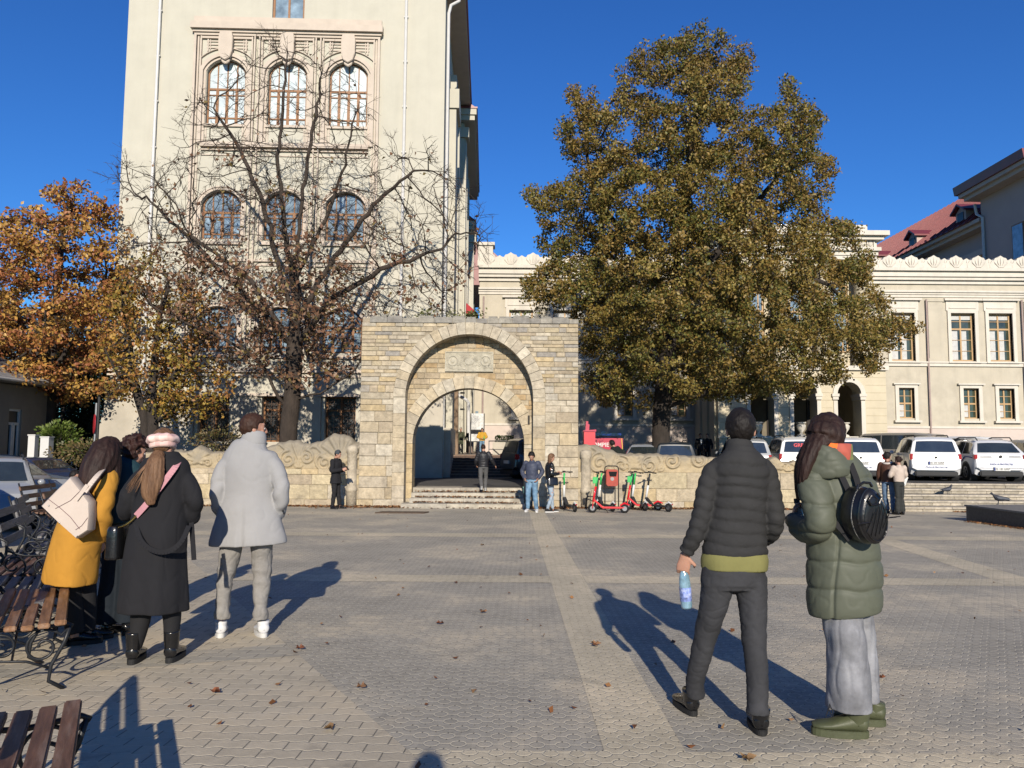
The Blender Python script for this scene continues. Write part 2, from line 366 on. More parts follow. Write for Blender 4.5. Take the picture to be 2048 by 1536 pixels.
# stone steps of the terrace on the right
def stones(mb, x0, x1, yf, z0, z1, rg, wmin=.35, wmax=.75, dep=.3, jig=.008, pal=None, gap=.008):
    x = x0
    while x < x1 - .02:
        w = rg.uniform(wmin, wmax); xe = min(x + w, x1)
        if x1 - xe < .12: xe = x1
        c = rg.choice(pal); k = rg.uniform(.86, 1.1); mb.col = tuple(q * k for q in c)
        j = rg.uniform(-jig, jig); g = gap / 2
        V = [(x + g, yf + j + .012, z0 + g), (xe - g, yf + j + .012, z0 + g), (xe - g, yf + j + .012, z1 - g), (x + g, yf + j + .012, z1 - g)]
        e = .012; V2 = [(x + g + e, yf + j, z0 + g + e), (xe - g - e, yf + j, z0 + g + e), (xe - g - e, yf + j, z1 - g - e), (x + g + e, yf + j, z1 - g - e)]
        B = [(v[0], yf + dep, v[2]) for v in V]
        mb.add(V2 + V + B, [(0, 1, 2, 3), (4, 5, 1, 0), (5, 6, 2, 1), (6, 7, 3, 2), (7, 4, 0, 3), (8, 9, 5, 4), (9, 10, 6, 5), (10, 11, 7, 6), (11, 8, 4, 7)])
        x = xe
PAL = [(.54, .45, .31), (.53, .43, .28), (.49, .41, .29), (.57, .48, .34), (.52, .45, .34), (.56, .44, .26), (.46, .38, .27), (.58, .51, .39)]
def stone_mat(name, k=1, dark=.10, moss=True):
    return mk(name, (k, k, k), .92, .26, 7, 1, 20, attr=True, var2=.18, scale2=1.1, tint=(.17, .145, .11, .7), bdist=.02)
M_ST = stone_mat('sandstone'); M_STG = stone_mat('grey_sandstone', .88)
def terrace():
    rg = random.Random(5); mb = MB(); x0, x1 = 9.35, 40
    n = 5; yb = 22.85; zb = gz(yb) - .02; zt = zup(13); h = (zt - zb) / n
    for i in range(n):
        y = yb + i * .5; z0 = zb + i * h
        mb.col = (.46, .41, .33); mb.box(x0, x1, y + .02, y + 3, z0 - .02, z0 + h - .05)
        # course of blocks below a thin tread slab
        stones(mb, x0, x1, y, z0, z0 + h - .052, rg, .3, .6, .2, .006, [(.46, .41, .32), (.50, .44, .34), (.40, .36, .29), (.54, .48, .38)])
        x = x0
        while x < x1:
            w = rg.uniform(.7, 1.1); kk = rg.uniform(.92, 1.06); mb.col = tuple(q * kk for q in (.56, .50, .40))
            mb.box(x + .003, min(x + w, x1) - .003, y - .035 + rg.uniform(-.006, .006), y + .5, z0 + h - .05, z0 + h); x += w
    r = empty('stone_steps', (25, yb, zb), 'wide flight of pale stone steps along the right edge of the plaza', 'steps')
    mb.build('step_courses', M_ST, r, attr=True)
terrace()
# dry leaves
M_LITTER = foliage_mat('dry_leaf', .15)
def litter(name, pts, size, seed, label=None):
    rg = np.random.default_rng(seed); n = len(pts); P = np.array(pts)
    pal = np.array([(.30, .12, .04), (.36, .18, .07), (.22, .09, .035), (.42, .24, .11), (.16, .075, .04)])
    c = pal[rg.integers(0, 5, n)] * rg.uniform(.7, 1.2, (n, 1))
    me = leaf_mesh(name, P, rg.uniform(size * .7, size * 1.3, n), c, flat=.22, seed=seed)
    return tag(link_mesh(name, me, M_LITTER), label, 'fallen leaves' if label else None, kind='stuff')
rg = random.Random(9); pts = []
for i in range(5200):                                    # drift along the foot of the wall
    x = rg.uniform(-9.5, 11.5)
    if -2.9 < x < .3: continue
    k = .32 + .2 * math.sin(x * 2.1) + .12 * math.sin(x * 5.3)
    y = YW - .02 - abs(rg.gauss(0, max(.08, k * .55))); pts.append((x, y, gz(y) + rg.uniform(.012, .05)))
for i in range(700):
    x = rg.uniform(-4.6, .9); y = YW - .35 - abs(rg.gauss(0, .09)); pts.append((x, y, gz(y) + rg.uniform(.012, .04)))
for i in range(1500):
    x = rg.uniform(12.9, 22); y = 22.75 - abs(rg.gauss(0, .12)); pts.append((x, y, gz(y) + .02))
litter('fallen_leaves', pts, .07, 1, 'drift of dry brown leaves along the foot of the stone wall')
pts = []
for i in range(300):
    y = rg.uniform(3.5, 22.5) ** 1.0; x = rg.uniform(-.75, .85) * y; pts.append((x, y, gz(y) + .022))
litter('scattered_leaves', pts, .05, 2, 'single dry leaves scattered over the paving of the plaza')
# a few larger leaves lying near the camera, and the drain cover before the gate
for i, (px, py) in enumerate(((430, 1389), (723, 1378), (660, 1462), (880, 1250), (967, 1227), (1494, 1524), (1760, 1360), (1190, 1292), (965, 1092), (600, 1300))):
    g = G(px, py); mb = MB(); n = 11; V = []; a0 = rg.uniform(0, 6)
    for k in range(n):
        a = a0 + 2 * math.pi * k / n; r = (.038 if k % 2 else .019) * (1.5 if k in (0, 1, 10) else 1)
        V.append((g.x + r * math.cos(a), g.y + r * math.sin(a), g.z + .018 + .012 * (k % 3)))
    V.append((g.x, g.y, g.z + .016)); mb.add(V, [(k, (k + 1) % n, n) for k in range(n)])
    o = mb.build('dry_leaf', mk('brown_leaf', [(.30, .11, .05), (.36, .19, .09), (.28, .17, .08)][i % 3], .7, .25, 30, .3, 80), smooth=True)
    tag(o, ['curled red brown leaf on the block paving beside the black boots', 'small tan leaf on the slanting paving edge, beyond the lower one', 'tan leaf low in the picture on the slanting paving edge', 'tan leaf on the grey paving left of the long tan strip', 'pale brown leaf on grey paving left of the strip, farther one', 'orange brown leaf at the bottom edge under the man in the puffer jacket', 'tan leaf on the paving right of the grey jeans', 'dark red leaf on the long tan strip of paving', 'small leaf on the far grey paving panel before the gate', 'brown leaf on the grey strip by the white trainers'][i], 'leaf', 'single leaves lying on the paving')
g = G(808, 1026); mb = MB(); mb.prism([(g.x - .75, g.y - .2), (g.x + .55, g.y - .2), (g.x + .65, g.y + .2), (g.x - .62, g.y + .2)], gz(g.y) + .002, gz(g.y) + .03, 'z')
tag(mb.build('drain_cover', mk('rusty_iron', (.11, .075, .05), .8, .3, 10, .4, 60)), 'rusty brown drain cover set in the paving left of the gate steps', 'drain cover')
# ---------------------------------------------------------------- stone gate
def gate():
    rg = random.Random(21); Y0 = YW
    xl, xr = W(718, 900, Y0).x, W(1157, 900, Y0).x
    zt = W(940, 636, Y0).z; zb = gz(Y0) - .05
    oc = W(938.5, 795, Y0); ox, oz = oc.x, oc.z; ri, ro = 128 * Y0 / FPX, 152 * Y0 / FPX
    Y1 = Y0 + .5; ic = W(936.7, 888, Y1); ix, iz = ic.x, ic.z; qi, qo = 111.5 * Y1 / FPX, 136 * Y1 / FPX
    root = empty('stone_gate', ((xl + xr) / 2, Y0, gz(Y0)), 'old sandstone gateway with a double round arch and carved plaque beyond the plaza', 'gate')
    def arcpoly(cx, cz, r, x0, x1, z0, z1, n=40):
        P = [(x0, z0), (x0, z1), (x1, z1), (x1, z0), (cx + r, z0)]
        P += [(cx + r * math.cos(math.pi * k / n), cz + r * math.sin(math.pi * k / n)) for k in range(n + 1)]
        return P + [(cx - r, z0)]
    core = MB(); core.col = (.40, .34, .25)
    core.prism(arcpoly(ox, oz, ri + .02, xl + .02, xr - .02, zb, zt - .02), Y0 + .03, Y0 + .515)
    core.prism(arcpoly(ix, iz, qi + .02, xl + .02, xr - .02, zb, zt - .03), Y0 + .53, Y0 + 1.25)
    core.build('rubble_core', M_ST, root, attr=True)
    def wall_blocks(mb, x0, x1, rows, yf, cx, cz, r, pal, dep=.12, wr=(.3, .8)):
        for z0, z1, wmin, wmax in rows:
            x = x0
            while x < x1 - .01:
                xe = min(x + rg.uniform(wmin, wmax), x1)
                if x1 - xe < .15: xe = x1
                zm = (z0 + z1) / 2; g = .005
                c = rg.choice(pal); k = rg.uniform(.90, 1.07); mb.col = tuple(q * k for q in c)
                j = rg.uniform(-.012, .012)
                def emit(P):
                    cxm = sum(p[0] for p in P) / len(P); czm = sum(p[1] for p in P) / len(P); n = len(P)
                    def ins(p, e):
                        dx, dz = cxm - p[0], czm - p[1]; l = math.hypot(dx, dz) or 1
                        return (p[0] + dx / l * e, p[1] + dz / l * e)
                    A = [ins(p, .016) for p in P]; B = [ins(p, .003) for p in P]
                    V = [(p[0], yf + j, p[1]) for p in A] + [(p[0], yf + j + .012, p[1]) for p in B] + [(p[0], yf + dep, p[1]) for p in B]
                    F = [tuple(range(n))]
                    for q in range(2): F += [(q * n + i, q * n + (i + 1) % n, (q + 1) * n + (i + 1) % n, (q + 1) * n + i) for i in range(n)]
                    mb.add(V, F)
                a, b, c0, c1 = x + g, xe - g, z0 + g, z1 - g
                far = max(math.hypot(px - cx, pz - cz) for px in (a, b) for pz in (c0, c1))
                nearx = min(max(cx, a), b); nearz = min(max(cz, c0), c1); near = math.hypot(nearx - cx, nearz - cz)
                below = c0 < cz
                inside_pass = (zm < cz and cx - r < a and b < cx + r)
                if far < r or inside_pass: x = xe; continue
                if near > r and not (zm < cz and a < cx + r and b > cx - r): emit([(a, c0), (b, c0), (b, c1), (a, c1)])
                else:
                    def xa(z): return r if z < cz else (math.sqrt(max(0, r * r - (z - cz) ** 2)))
                    mid = (a + b) / 2
                    if zm - cz < .78 * r:
                        zs = [c0 + (c1 - c0) * i / 4 for i in range(5)]
                        if mid < cx:
                            P = [(a, c0)] + [(min(b, cx - xa(z)), z) for z in zs] + [(a, c1)]
                            if all(p[0] > a + .03 for p in P[1:-1]): emit(P)
                        else:
                            P = [(b, c1)] + [(max(a, cx + xa(z)), z) for z in reversed(zs)] + [(b, c0)]
                            if all(p[0] < b - .03 for p in P[1:-1]): emit(P)
                    else:
                        n = 6; bot = [(a + (b - a) * i / n, max(c0, cz + math.sqrt(max(0, r * r - (a + (b - a) * i / n - cx) ** 2)))) for i in range(n + 1)]
                        if all(p[1] < c1 - .008 for p in bot): emit(bot + [(b, c1), (a, c1)])
                x = xe
    def ring(mb, cx, cz, r0, r1, yf, dep, n, pal, prj):
        for k in range(n):
            a0 = math.pi * k / n + .003; a1 = math.pi * (k + 1) / n - .003; c = rg.choice(pal); q = rg.uniform(.9, 1.1); mb.col = tuple(v * q for v in c)
            j = rg.uniform(-.006, .006) - prj; m = 3; rr1 = r1 + rg.uniform(-.006, .006)
            P = [(cx + r0 * math.cos(a0 + (a1 - a0) * i / m), cz + r0 * math.sin(a0 + (a1 - a0) * i / m)) for i in range(m + 1)]
            P += [(cx + rr1 * math.cos(a1 - (a1 - a0) * i / m), cz + rr1 * math.sin(a1 - (a1 - a0) * i / m)) for i in range(m + 1)]
            mb.prism(P, yf + j, yf + dep)
    LT = [(.57, .50, .38), (.55, .48, .36), (.53, .46, .35), (.58, .52, .41), (.55, .46, .32)]
    UP = [(.40, .36, .30), (.48, .43, .34), (.44, .38, .28), (.52, .47, .38), (.36, .33, .29), (.50, .42, .28)]
    # outer face courses: big blocks low, thin ones high
    rows = []; z = zb
    while z < zt - .16:
        fr = (z - zb) / (zt - zb)
        h = rg.uniform(.26, .38) if fr < .45 else (rg.uniform(.17, .26) if fr < .62 else rg.uniform(.10, .16))
        if zt - .16 - (z + h) < .06: h = zt - .16 - z
        rows.append((z, z + h, .35 if fr < .6 else .22, .95 if fr < .6 else .62)); z += h
    mb = MB()
    lo = [r for r in rows if r[0] < zb + .55 * (zt - zb)]; hi = rows[len(lo):]
    mb2 = MB(); wall_blocks(mb, xl, xr, lo, Y0, ox, oz, ro, PAL + LT, .5)
    wall_blocks(mb, xl, xr, hi, Y0, ox, oz, ro, UP + PAL, .5)
    # jambs of the wide arch below the ring
    for (a, b) in ((ox - ro, ox - ri), (ox + ri, ox + ro)):
        z = zb
        while z < oz - .02:
            h = min(rg.uniform(.28, .42), oz - z)
            if oz - z - h < .12: h = oz - z
            c = rg.choice(LT + PAL[:3]); kk = rg.uniform(.93, 1.05); mb.col = tuple(q * kk for q in c)
            mb.box(a + .002, b - .002, Y0 + rg.uniform(-.006, .004), Y0 + .5, z + .004, z + h - .004); z += h
    mb.build('outer_masonry', M_ST, root, attr=True)
    mb = MB(); ring(mb, ox, oz, ri, ro, Y0, .5, 25, LT, .035); mb.build('outer_arch', M_ST, root, attr=True)
    # recessed wall with inner arch
    rows = []; z = zb
    while z < oz + ri:
        h = rg.uniform(.22, .34) if z < iz else rg.uniform(.12, .2); rows.append((z, z + h, .2, .55)); z += h
    mb = MB(); wall_blocks(mb, ox - ri - .25, ox + ri + .25, [(a, min(b, oz + ri + .1), c, d) for a, b, c, d in rows], Y1 + .01, ix, iz, qo - .02, [(.50, .40, .26), (.54, .43, .27), (.47, .38, .26), (.56, .47, .33), (.50, .36, .2)], .3)
    for (a, b) in ((ix - qo, ix - qi), (ix + qi, ix + qo)):
        z = zb
        while z < iz - .02:
            h = min(rg.uniform(.25, .5), iz - z)
            if iz - z - h < .12: h = iz - z
            c = rg.choice(PAL); kk = rg.uniform(.93, 1.05); mb.col = tuple(q * kk for q in c)
            mb.box(a, b, Y1 + rg.uniform(-.006, .004), Y1 + .7, z + .004, z + h - .004); z += h
    mb.build('recessed_masonry', M_ST, root, attr=True)
    mb = MB(); ring(mb, ix, iz, qi, qo, Y1, .7, 19, LT + PAL[:4], .03); mb.build('inner_arch', M_ST, root, attr=True)
    # coping of flat grey slabs with small tufts of weed
    mb = MB(); x = xl + .25
    while x < xr:
        w = rg.uniform(.3, .6); c = rg.choice([(.36, .34, .30), (.42, .39, .33), (.32, .30, .27)]); mb.col = c
        z1 = rg.uniform(.13, .17); mb.box(x, min(x + w - .01, xr), Y0 - .03 + rg.uniform(-.01, .01), Y0 + 1.27, zt - .155, zt - .155 + z1)
        if rg.random() < .8:
            mb.col = (.34, .32, .28); mb.box(x + .03, min(x + w - .03, xr), Y0 + .02 + rg.uniform(0, .03), Y0 + 1.2, zt - .155 + z1 + .002, zt - .155 + z1 + rg.uniform(.03, .08))
        x += w
    mb.build('coping', M_STG, root, attr=True)
    # carved plaque: raised frame, two wreaths, a central boss with rays
    a, b = W(890, 743, Y1), W(987, 704, Y1); mb = MB(); mb.col = (.50, .46, .36)
    mb.box(a.x, b.x, Y1 - .035, Y1 + .05, a.z, b.z)
    cx, cz = (a.x + b.x) / 2, (a.z + b.z) / 2; w, h = b.x - a.x, b.z - a.z; mb.col = (.54, .50, .40)
    for s in (-1, 1):
        mb.tube([(cx + s * w * .34 + .15 * math.cos(t / 16 * 6.283), Y1 - .04, cz + .03 + .15 * math.sin(t / 16 * 6.283)) for t in range(17)], .025, 6)
        mb.ball((cx + s * w * .34, Y1 - .035, cz + .03), (.07, .03, .08))
        for q in range(5): mb.tube([(cx + s * (w * .34 + .12), Y1 - .04, cz - .12), (cx + s * (w * .34 - .05 + .05 * q), Y1 - .04, cz - .2)], .012, 5)
    mb.ball((cx, Y1 - .03, cz), (.16, .035, .12))
    for k in range(16):
        t = math.pi * k / 15; mb.tube([(cx + .15 * math.cos(t), Y1 - .04, cz + .1 * math.sin(t)), (cx + .27 * math.cos(t), Y1 - .04, cz + .23 * math.sin(t))], .011, 5)
    for k in range(26):
        x = cx + rg.uniform(-.46, .46) * w; z = cz + rg.uniform(-.46, -.1) * h; mb.ball((x, Y1 - .035, z), (rg.uniform(.02, .06), .02, rg.uniform(.01, .03)))
    for x0, x1, z0, z1 in ((a.x, b.x, a.z, a.z + .03), (a.x, b.x, b.z - .03, b.z), (a.x, a.x + .03, a.z + .032, b.z - .032), (b.x - .03, b.x, a.z + .032, b.z - .032)):
        mb.box(x0, x1, Y1 - .06, Y1 - .037, z0, z1)
    mb.build('carved_plaque', stone_mat('plaque_stone', 1), root, attr=True)
    # small iron holdfasts beside the inner arch
    for px in (812.5, 1057.5):
        p = W(px, 840, Y1); mb = MB(); mb.box(p.x - .03, p.x + .03, Y1 - .05, Y1, p.z - .14, p.z + .14); mb.build('iron_hinge', mk('iron', (.04, .035, .03), .7), root)
    # weeds on the coping
    rgn = np.random.default_rng(4)
    for k, px in enumerate((845, 948, 1047, 905)):
        c = W(px, 632, Y0 + .4); n = [90, 130, 60, 40][k]; cen = np.array([c.x, c.y, c.z + .05]) + rgn.normal(size=(n, 3)) * [.18, .1, .07]
        col = np.array([.16, .17, .05]) * rgn.uniform(.6, 1.4, (n, 1)); me = leaf_mesh('weed_tuft', cen, rgn.uniform(.05, .11, n), col, seed=k)
        tag(link_mesh('weed_tuft', me, M_LEAF), ['green weed tuft growing left of centre on the gate coping', 'largest green weed tuft on top of the gate coping', 'weed tuft on the right half of the gate coping', 'small weed tuft between the two larger ones on the gate coping'][k], 'weed', 'weeds on the gate', 'stuff')
    # steps up through the gate
    mb = MB(); st = []
    zs = [gz(Y0) + (.27 - gz(Y0)) * (i + 1) / 4 for i in range(4)]
    xa, xb = W(806, 1000, Y0).x, W(1050, 1000, Y0).x
    for i, (y, z) in enumerate(zip((22.72, 23.12, 23.52, 23.92), zs)):
        a, b = (xa, xb) if i == 0 else (ix - qi + .01, ix + qi - .01)
        x = a
        while x < b:
            w = rg.uniform(.7, 1.5); c = rg.choice([(.50, .46, .38), (.56, .51, .41), (.46, .42, .34)]); mb.col = c
            mb.box(x + .003, min(x + w, b) - .003, y + rg.uniform(-.008, .008), y + .42, z - .17, z - .003 * (i % 2)); x += w
        mb.col = (.4, .36, .29); mb.box(a + .01, b - .01, y + .05, y + 1.2, gz(Y0) - .3, z - .012)
    mb.build('gate_steps', M_ST, root, attr=True)
    pts = []
    for i, z in enumerate(zs[:3]):
        y = 22.72 + .4 * i
        for k in range(330): pts.append((rg.uniform(xa + .3, xb - .2), y + .38 - abs(rg.gauss(0, .07)), z + .02 + rg.uniform(0, .03)))
    litter('leaf_litter', pts, .06, 5, 'dry leaves gathered on the treads of the gate steps')
    return xl, xr, ix - qi, ix + qi
M_LEAF = foliage_mat('leaf', .24)
GXL, GXR, OX0, OX1 = gate()
# ---------------------------------------------------------------- carved boundary walls
def spiral(cx, cz, r, turns, a0, sgn, n=40):
    return [(cx + sgn * r * (1 - k / n * .86) * math.cos(a0 + turns * 6.283 * k / n), cz + r * (1 - k / n * .86) * math.sin(a0 + turns * 6.283 * k / n)) for k in range(n + 1)]
def carved_wall(name, x0, x1, topf, zc, motifs, label, seed):
    rg = random.Random(seed); Y0 = YW + .05; zb = gz(YW) - .05; th = .5
    root = empty(name, ((x0 + x1) / 2, Y0, gz(YW)), label, 'wall')
    mb = MB(); z = zb; hs = []
    while z < zc - .02:
        h = rg.uniform(.2, .46)
        if zc - z - h < .15: h = zc - z
        stones(mb, x0, x1, Y0, z, z + h, rg, .35, 1.2, .3, .016, PAL + [(.56, .46, .28), (.58, .49, .32)], .007); z += h
    mb.col = (.50, .42, .29); mb.box(x0 + .01, x1 - .01, Y0 + .025, Y0 + th, zb, zc - .01)
    mb.build('block_courses', M_ST, root, attr=True)
    # frieze: height field of volutes, stems and palmettes
    cur = []
    for (cx, kind, s) in motifs:
        if kind == 'palm':
            base = zc + .12
            for k in range(-3, 4):
                a = math.pi / 2 + k * .36; L = (topf(cx) - base) * (1.02 - .05 * abs(k)) * s
                P = [(cx + .06 * k + L * t * math.cos(a + k * .12 * t), base + L * t * math.sin(a + k * .05 * t)) for t in [i / 14 for i in range(2, 15)]]
                cur.append((P, .055 + .03 * (1 - abs(k) / 4), .085))
            for sg in (-1, 1): cur.append((spiral(cx + sg * .28, zc + .16, .16, 1.2, 0, -sg), .036, .07))
        else:
            sg = 1 if kind == 'r' else -1
            cz = zc + .28 + .1 * math.sin(cx * 7); r = .27 * s
            cur.append((spiral(cx, cz, r, 1.6, math.pi * .5, sg), .042, .09))
            cur.append(([(cx - sg * .05 * i, cz + r + .02 * i + .004 * i * i * (1 if i < 6 else .5)) for i in range(0, 12)], .05, .08))
            cur.append(([(cx + sg * (r + .02 * i), cz - r * .6 + .05 * i) for i in range(0, 12)], .04, .06))
            cur.append((spiral(cx + sg * r * 1.25, zc + .12, .12, 1.2, 1.2, -sg), .03, .06))
    nx = int((x1 - x0) / .028); nz_ = 30
    X = np.linspace(x0, x1, nx)[:, None] * np.ones((1, nz_)); T = np.linspace(0, 1, nz_)[None, :]
    TOP = np.array([topf(x) for x in X[:, 0]])[:, None]; Z = zc + (TOP - zc) * T; H = np.zeros_like(X)
    for P, wd, ht in cur:
        P = np.array(P); D = np.full(X.shape, 9.0); m = (X > P[:, 0].min() - .2) & (X < P[:, 0].max() + .2)
        xs, zs = X[m], Z[m]; dd = np.full(xs.shape, 9.0)
        for a, b in zip(P[:-1], P[1:]):
            ab = b - a; l2 = (ab ** 2).sum() + 1e-9; t = np.clip(((xs - a[0]) * ab[0] + (zs - a[1]) * ab[1]) / l2, 0, 1)
            dd = np.minimum(dd, np.hypot(xs - a[0] - t * ab[0], zs - a[1] - t * ab[1]))
        D[m] = dd; H = np.maximum(H, 1.0 * ht * np.sqrt(np.clip(1 - (D / wd) ** 2, 0, 1)))
    nzv = np.array([noise.fractal(Vector((x * 2.2, 0, z * 2.2)), 1, 2, 4) for x, z in zip(X.ravel(), Z.ravel())]).reshape(X.shape)
    rnd = np.clip((T - .86) / .14, 0, 1) ** 2 * .16
    Yv = Y0 + .07 - H + rnd + nzv * .022
    V = np.stack([X, Yv, Z], 2).reshape(-1, 3).tolist(); F = []
    for i in range(nx - 1):
        for j in range(nz_ - 1): a = i * nz_ + j; F.append((a, a + nz_, a + nz_ + 1, a + 1))
    n0 = len(V)
    for i in range(nx): z = TOP[i, 0]; V += [(X[i, 0], Y0 + th * .6, z + .015 + nzv[i, -1] * .03), (X[i, 0], Y0 + th, z - .08), (X[i, 0], Y0 + th, zc - .02)]
    for i in range(nx - 1):
        a, b = i * nz_ + nz_ - 1, (i + 1) * nz_ + nz_ - 1; c, d = n0 + 3 * i, n0 + 3 * i + 3
        F += [(a, b, d, c), (c, d, d + 1, c + 1), (c + 1, d + 1, d + 2, c + 2)]
    F.append(tuple(j for j in range(nz_)) + (n0, n0 + 1, n0 + 2)); k = (nx - 1) * nz_; F.append(tuple(reversed([k + j for j in range(nz_)] + [n0 + 3 * (nx - 1) + q for q in range(3)])))
    me = nmesh('carved_frieze', [Vector(v) - Vector(root.location) for v in V], F, True)
    link_mesh('carved_frieze', me, M_FR, root)
    return root
def frieze_mat():
    m = mk('carved_sandstone', (.52, .42, .265), .92, .16, 6, .7, 34, var2=.12, scale2=1.4, tint=(.20, .17, .13, .6), bdist=.02)
    # grey lichen weathering towards the exposed top and on upward faces
    t = m.node_tree; N = t.nodes; L = t.links; p = N['Principled BSDF']; src = p.inputs['Base Color'].links[0].from_socket
    tc = N.new('ShaderNodeTexCoord'); sp = N.new('ShaderNodeSeparateXYZ'); L.new(tc.outputs['Object'], sp.inputs[0])
    nz = N.new('ShaderNodeTexNoise'); nz.inputs['Scale'].default_value = 2.2; nz.inputs['Detail'].default_value = 5; L.new(tc.outputs['Object'], nz.inputs[0])
    k = mnode(t, 'ADD', sp.outputs[2], mnode(t, 'MULTIPLY', mnode(t, 'SUBTRACT', nz.outputs[0], .5), 1.6))
    mr = smooth01(t, k, 1.05, 1.85); mx = N.new('ShaderNodeMix'); mx.data_type = 'RGBA'
    L.new(mnode(t, 'MULTIPLY', mr, .78), mx.inputs[0]); L.new(src, mx.inputs[6]); mx.inputs[7].default_value = (.20, .18, .145, 1); L.new(mx.outputs[2], p.inputs['Base Color'])
    return m
M_FR = frieze_mat()
def interp(tab):
    def f(x):
        for (a, u), (b, v) in zip(tab[:-1], tab[1:]):
            if x <= b: k = max(0, (x - a) / (b - a)); k = k * k * (3 - 2 * k); return u + (v - u) * k
        return tab[-1][1]
    return f
def tp(*P): return [(W(px, py, YW).x, W(px, py, YW).z) for px, py in P]
tl_ = interp(tp((290, 905), (330, 898), (372, 902), (395, 893), (425, 905), (470, 900), (520, 896), (560, 884), (590, 880), (612, 888), (640, 882), (665, 868), (690, 870), (712, 886)))
tr_ = interp(tp((1159, 890), (1195, 890), (1215, 900), (1250, 908), (1300, 908), (1360, 911), (1420, 914), (1480, 916), (1530, 922), (1550, 914), (1575, 925), (1600, 922), (1640, 935)))
def wob(f): return lambda x: f(x) + .014 * math.sin(x * 9) + .012 * math.sin(x * 23)
zc = W(900, 940, YW).z
xs = lambda px: W(px, 900, YW).x
carved_wall('carved_wall', xs(285), GXL + .02, wob(tl_), W(640, 938, YW).z, [(xs(330), 'l', 1), (xs(395), 'palm', 1), (xs(450), 'r', 1), (xs(510), 'l', 1), (xs(575), 'r', 1), (xs(612), 'l', .8), (xs(648), 'r', 1.05), (xs(682), 'palm', 1)], 'low sandstone wall carved with scrolls and a palmette, left of the gate', 3)
carved_wall('carved_wall', GXR - .02, 9.35, wob(tr_), W(1300, 945, YW).z, [(xs(1200), 'r', 1.25), (xs(1243), 'l', 1.2), (xs(1268), 'palm', .8), (xs(1300), 'r', 1), (xs(1345), 'l', 1), (xs(1400), 'r', .9), (xs(1470), 'palm', 1), (xs(1555), 'palm', 1.1), (xs(1600), 'palm', .8)], 'low carved sandstone wall behind the scooters, right of the gate', 4)
# half round posts where the walls meet the gate
for k, px in enumerate((703, 1172)):
    p = W(px, 950, YW); mb = MB(); mb.col = (.52, .45, .34); z0, z1 = gz(YW) - .05, W(px, 900 if k else 890, YW).z
    mb.lathe([(.16, z0), (.16, z0 + .5), (.18, z0 + .52), (.18, z0 + .6), (.155, z0 + .62), (.15, z1 - .25), (.18, z1 - .22), (.17, z1 - .05), (.1, z1)], (p.x, YW + .08, 0), 20)
    o = mb.build('stone_post', M_ST, attr=True, smooth=True)
    tag(o, ['half round stone post between the left carved wall and the gate', 'half round stone post between the gate and the right carved wall'][k], 'post', 'stone posts beside the gate')
# ---------------------------------------------------------------- building helpers
def holes_wall(mb, u0, u1, z0, z1, holes, y0, y1, arches=()):
    zs = sorted({z0, z1} | {h[2] for h in holes} | {h[3] for h in holes}); zs = [z for z in zs if z0 <= z <= z1]
    for a, b in zip(zs[:-1], zs[1:]):
        if b - a < 1e-4: continue
        hh = sorted([(h[0], h[1]) for h in holes if h[2] <= a + 1e-5 and h[3] >= b - 1e-5]); x = u0
        for p, q in hh:
            if p > x: mb.box(x, p, y0, y1, a, b)
            x = max(x, q)
        if x < u1: mb.box(x, u1, y0, y1, a, b)
def arc_pts(c, hw, zs, rise, n=14):
    if rise <= 0: return [(c + hw, zs), (c - hw, zs)]
    r = (hw * hw + rise * rise) / (2 * rise); cz = zs + rise - r; a0 = math.asin(min(1, hw / r))
    if rise > hw: a0 = math.pi - a0
    return [(c + r * math.sin(a0 - 2 * a0 * k / n), cz + r * math.cos(a0 - 2 * a0 * k / n)) for k in range(n + 1)]
def spandrel(mb, c, hw, zs, rise, y0, y1):               # fills the square head of a hole down to the arch
    A = arc_pts(c, hw, zs, rise); zt = zs + rise + .004; m = len(A) // 2
    mb.prism([(c + hw, zt)] + [(c, zt)] + list(reversed(A[:m + 1])), y0, y1)
    mb.prism([(c - hw, zt)] + list(reversed(A[m:])) + [(c, zt)], y0, y1)
def arch_band(mb, c, hw, z0, zs, rise, w, y0, y1, jamb=True):
    A = arc_pts(c, hw, zs, rise); B = arc_pts(c, hw + w, zs, rise + w)
    for i in range(len(A) - 1): mb.prism([A[i], B[i], B[i + 1], A[i + 1]], y0, y1)
    if jamb:
        mb.box(c - hw - w, c - hw, y0, y1, z0, zs); mb.box(c + hw, c + hw + w, y0, y1, z0, zs)
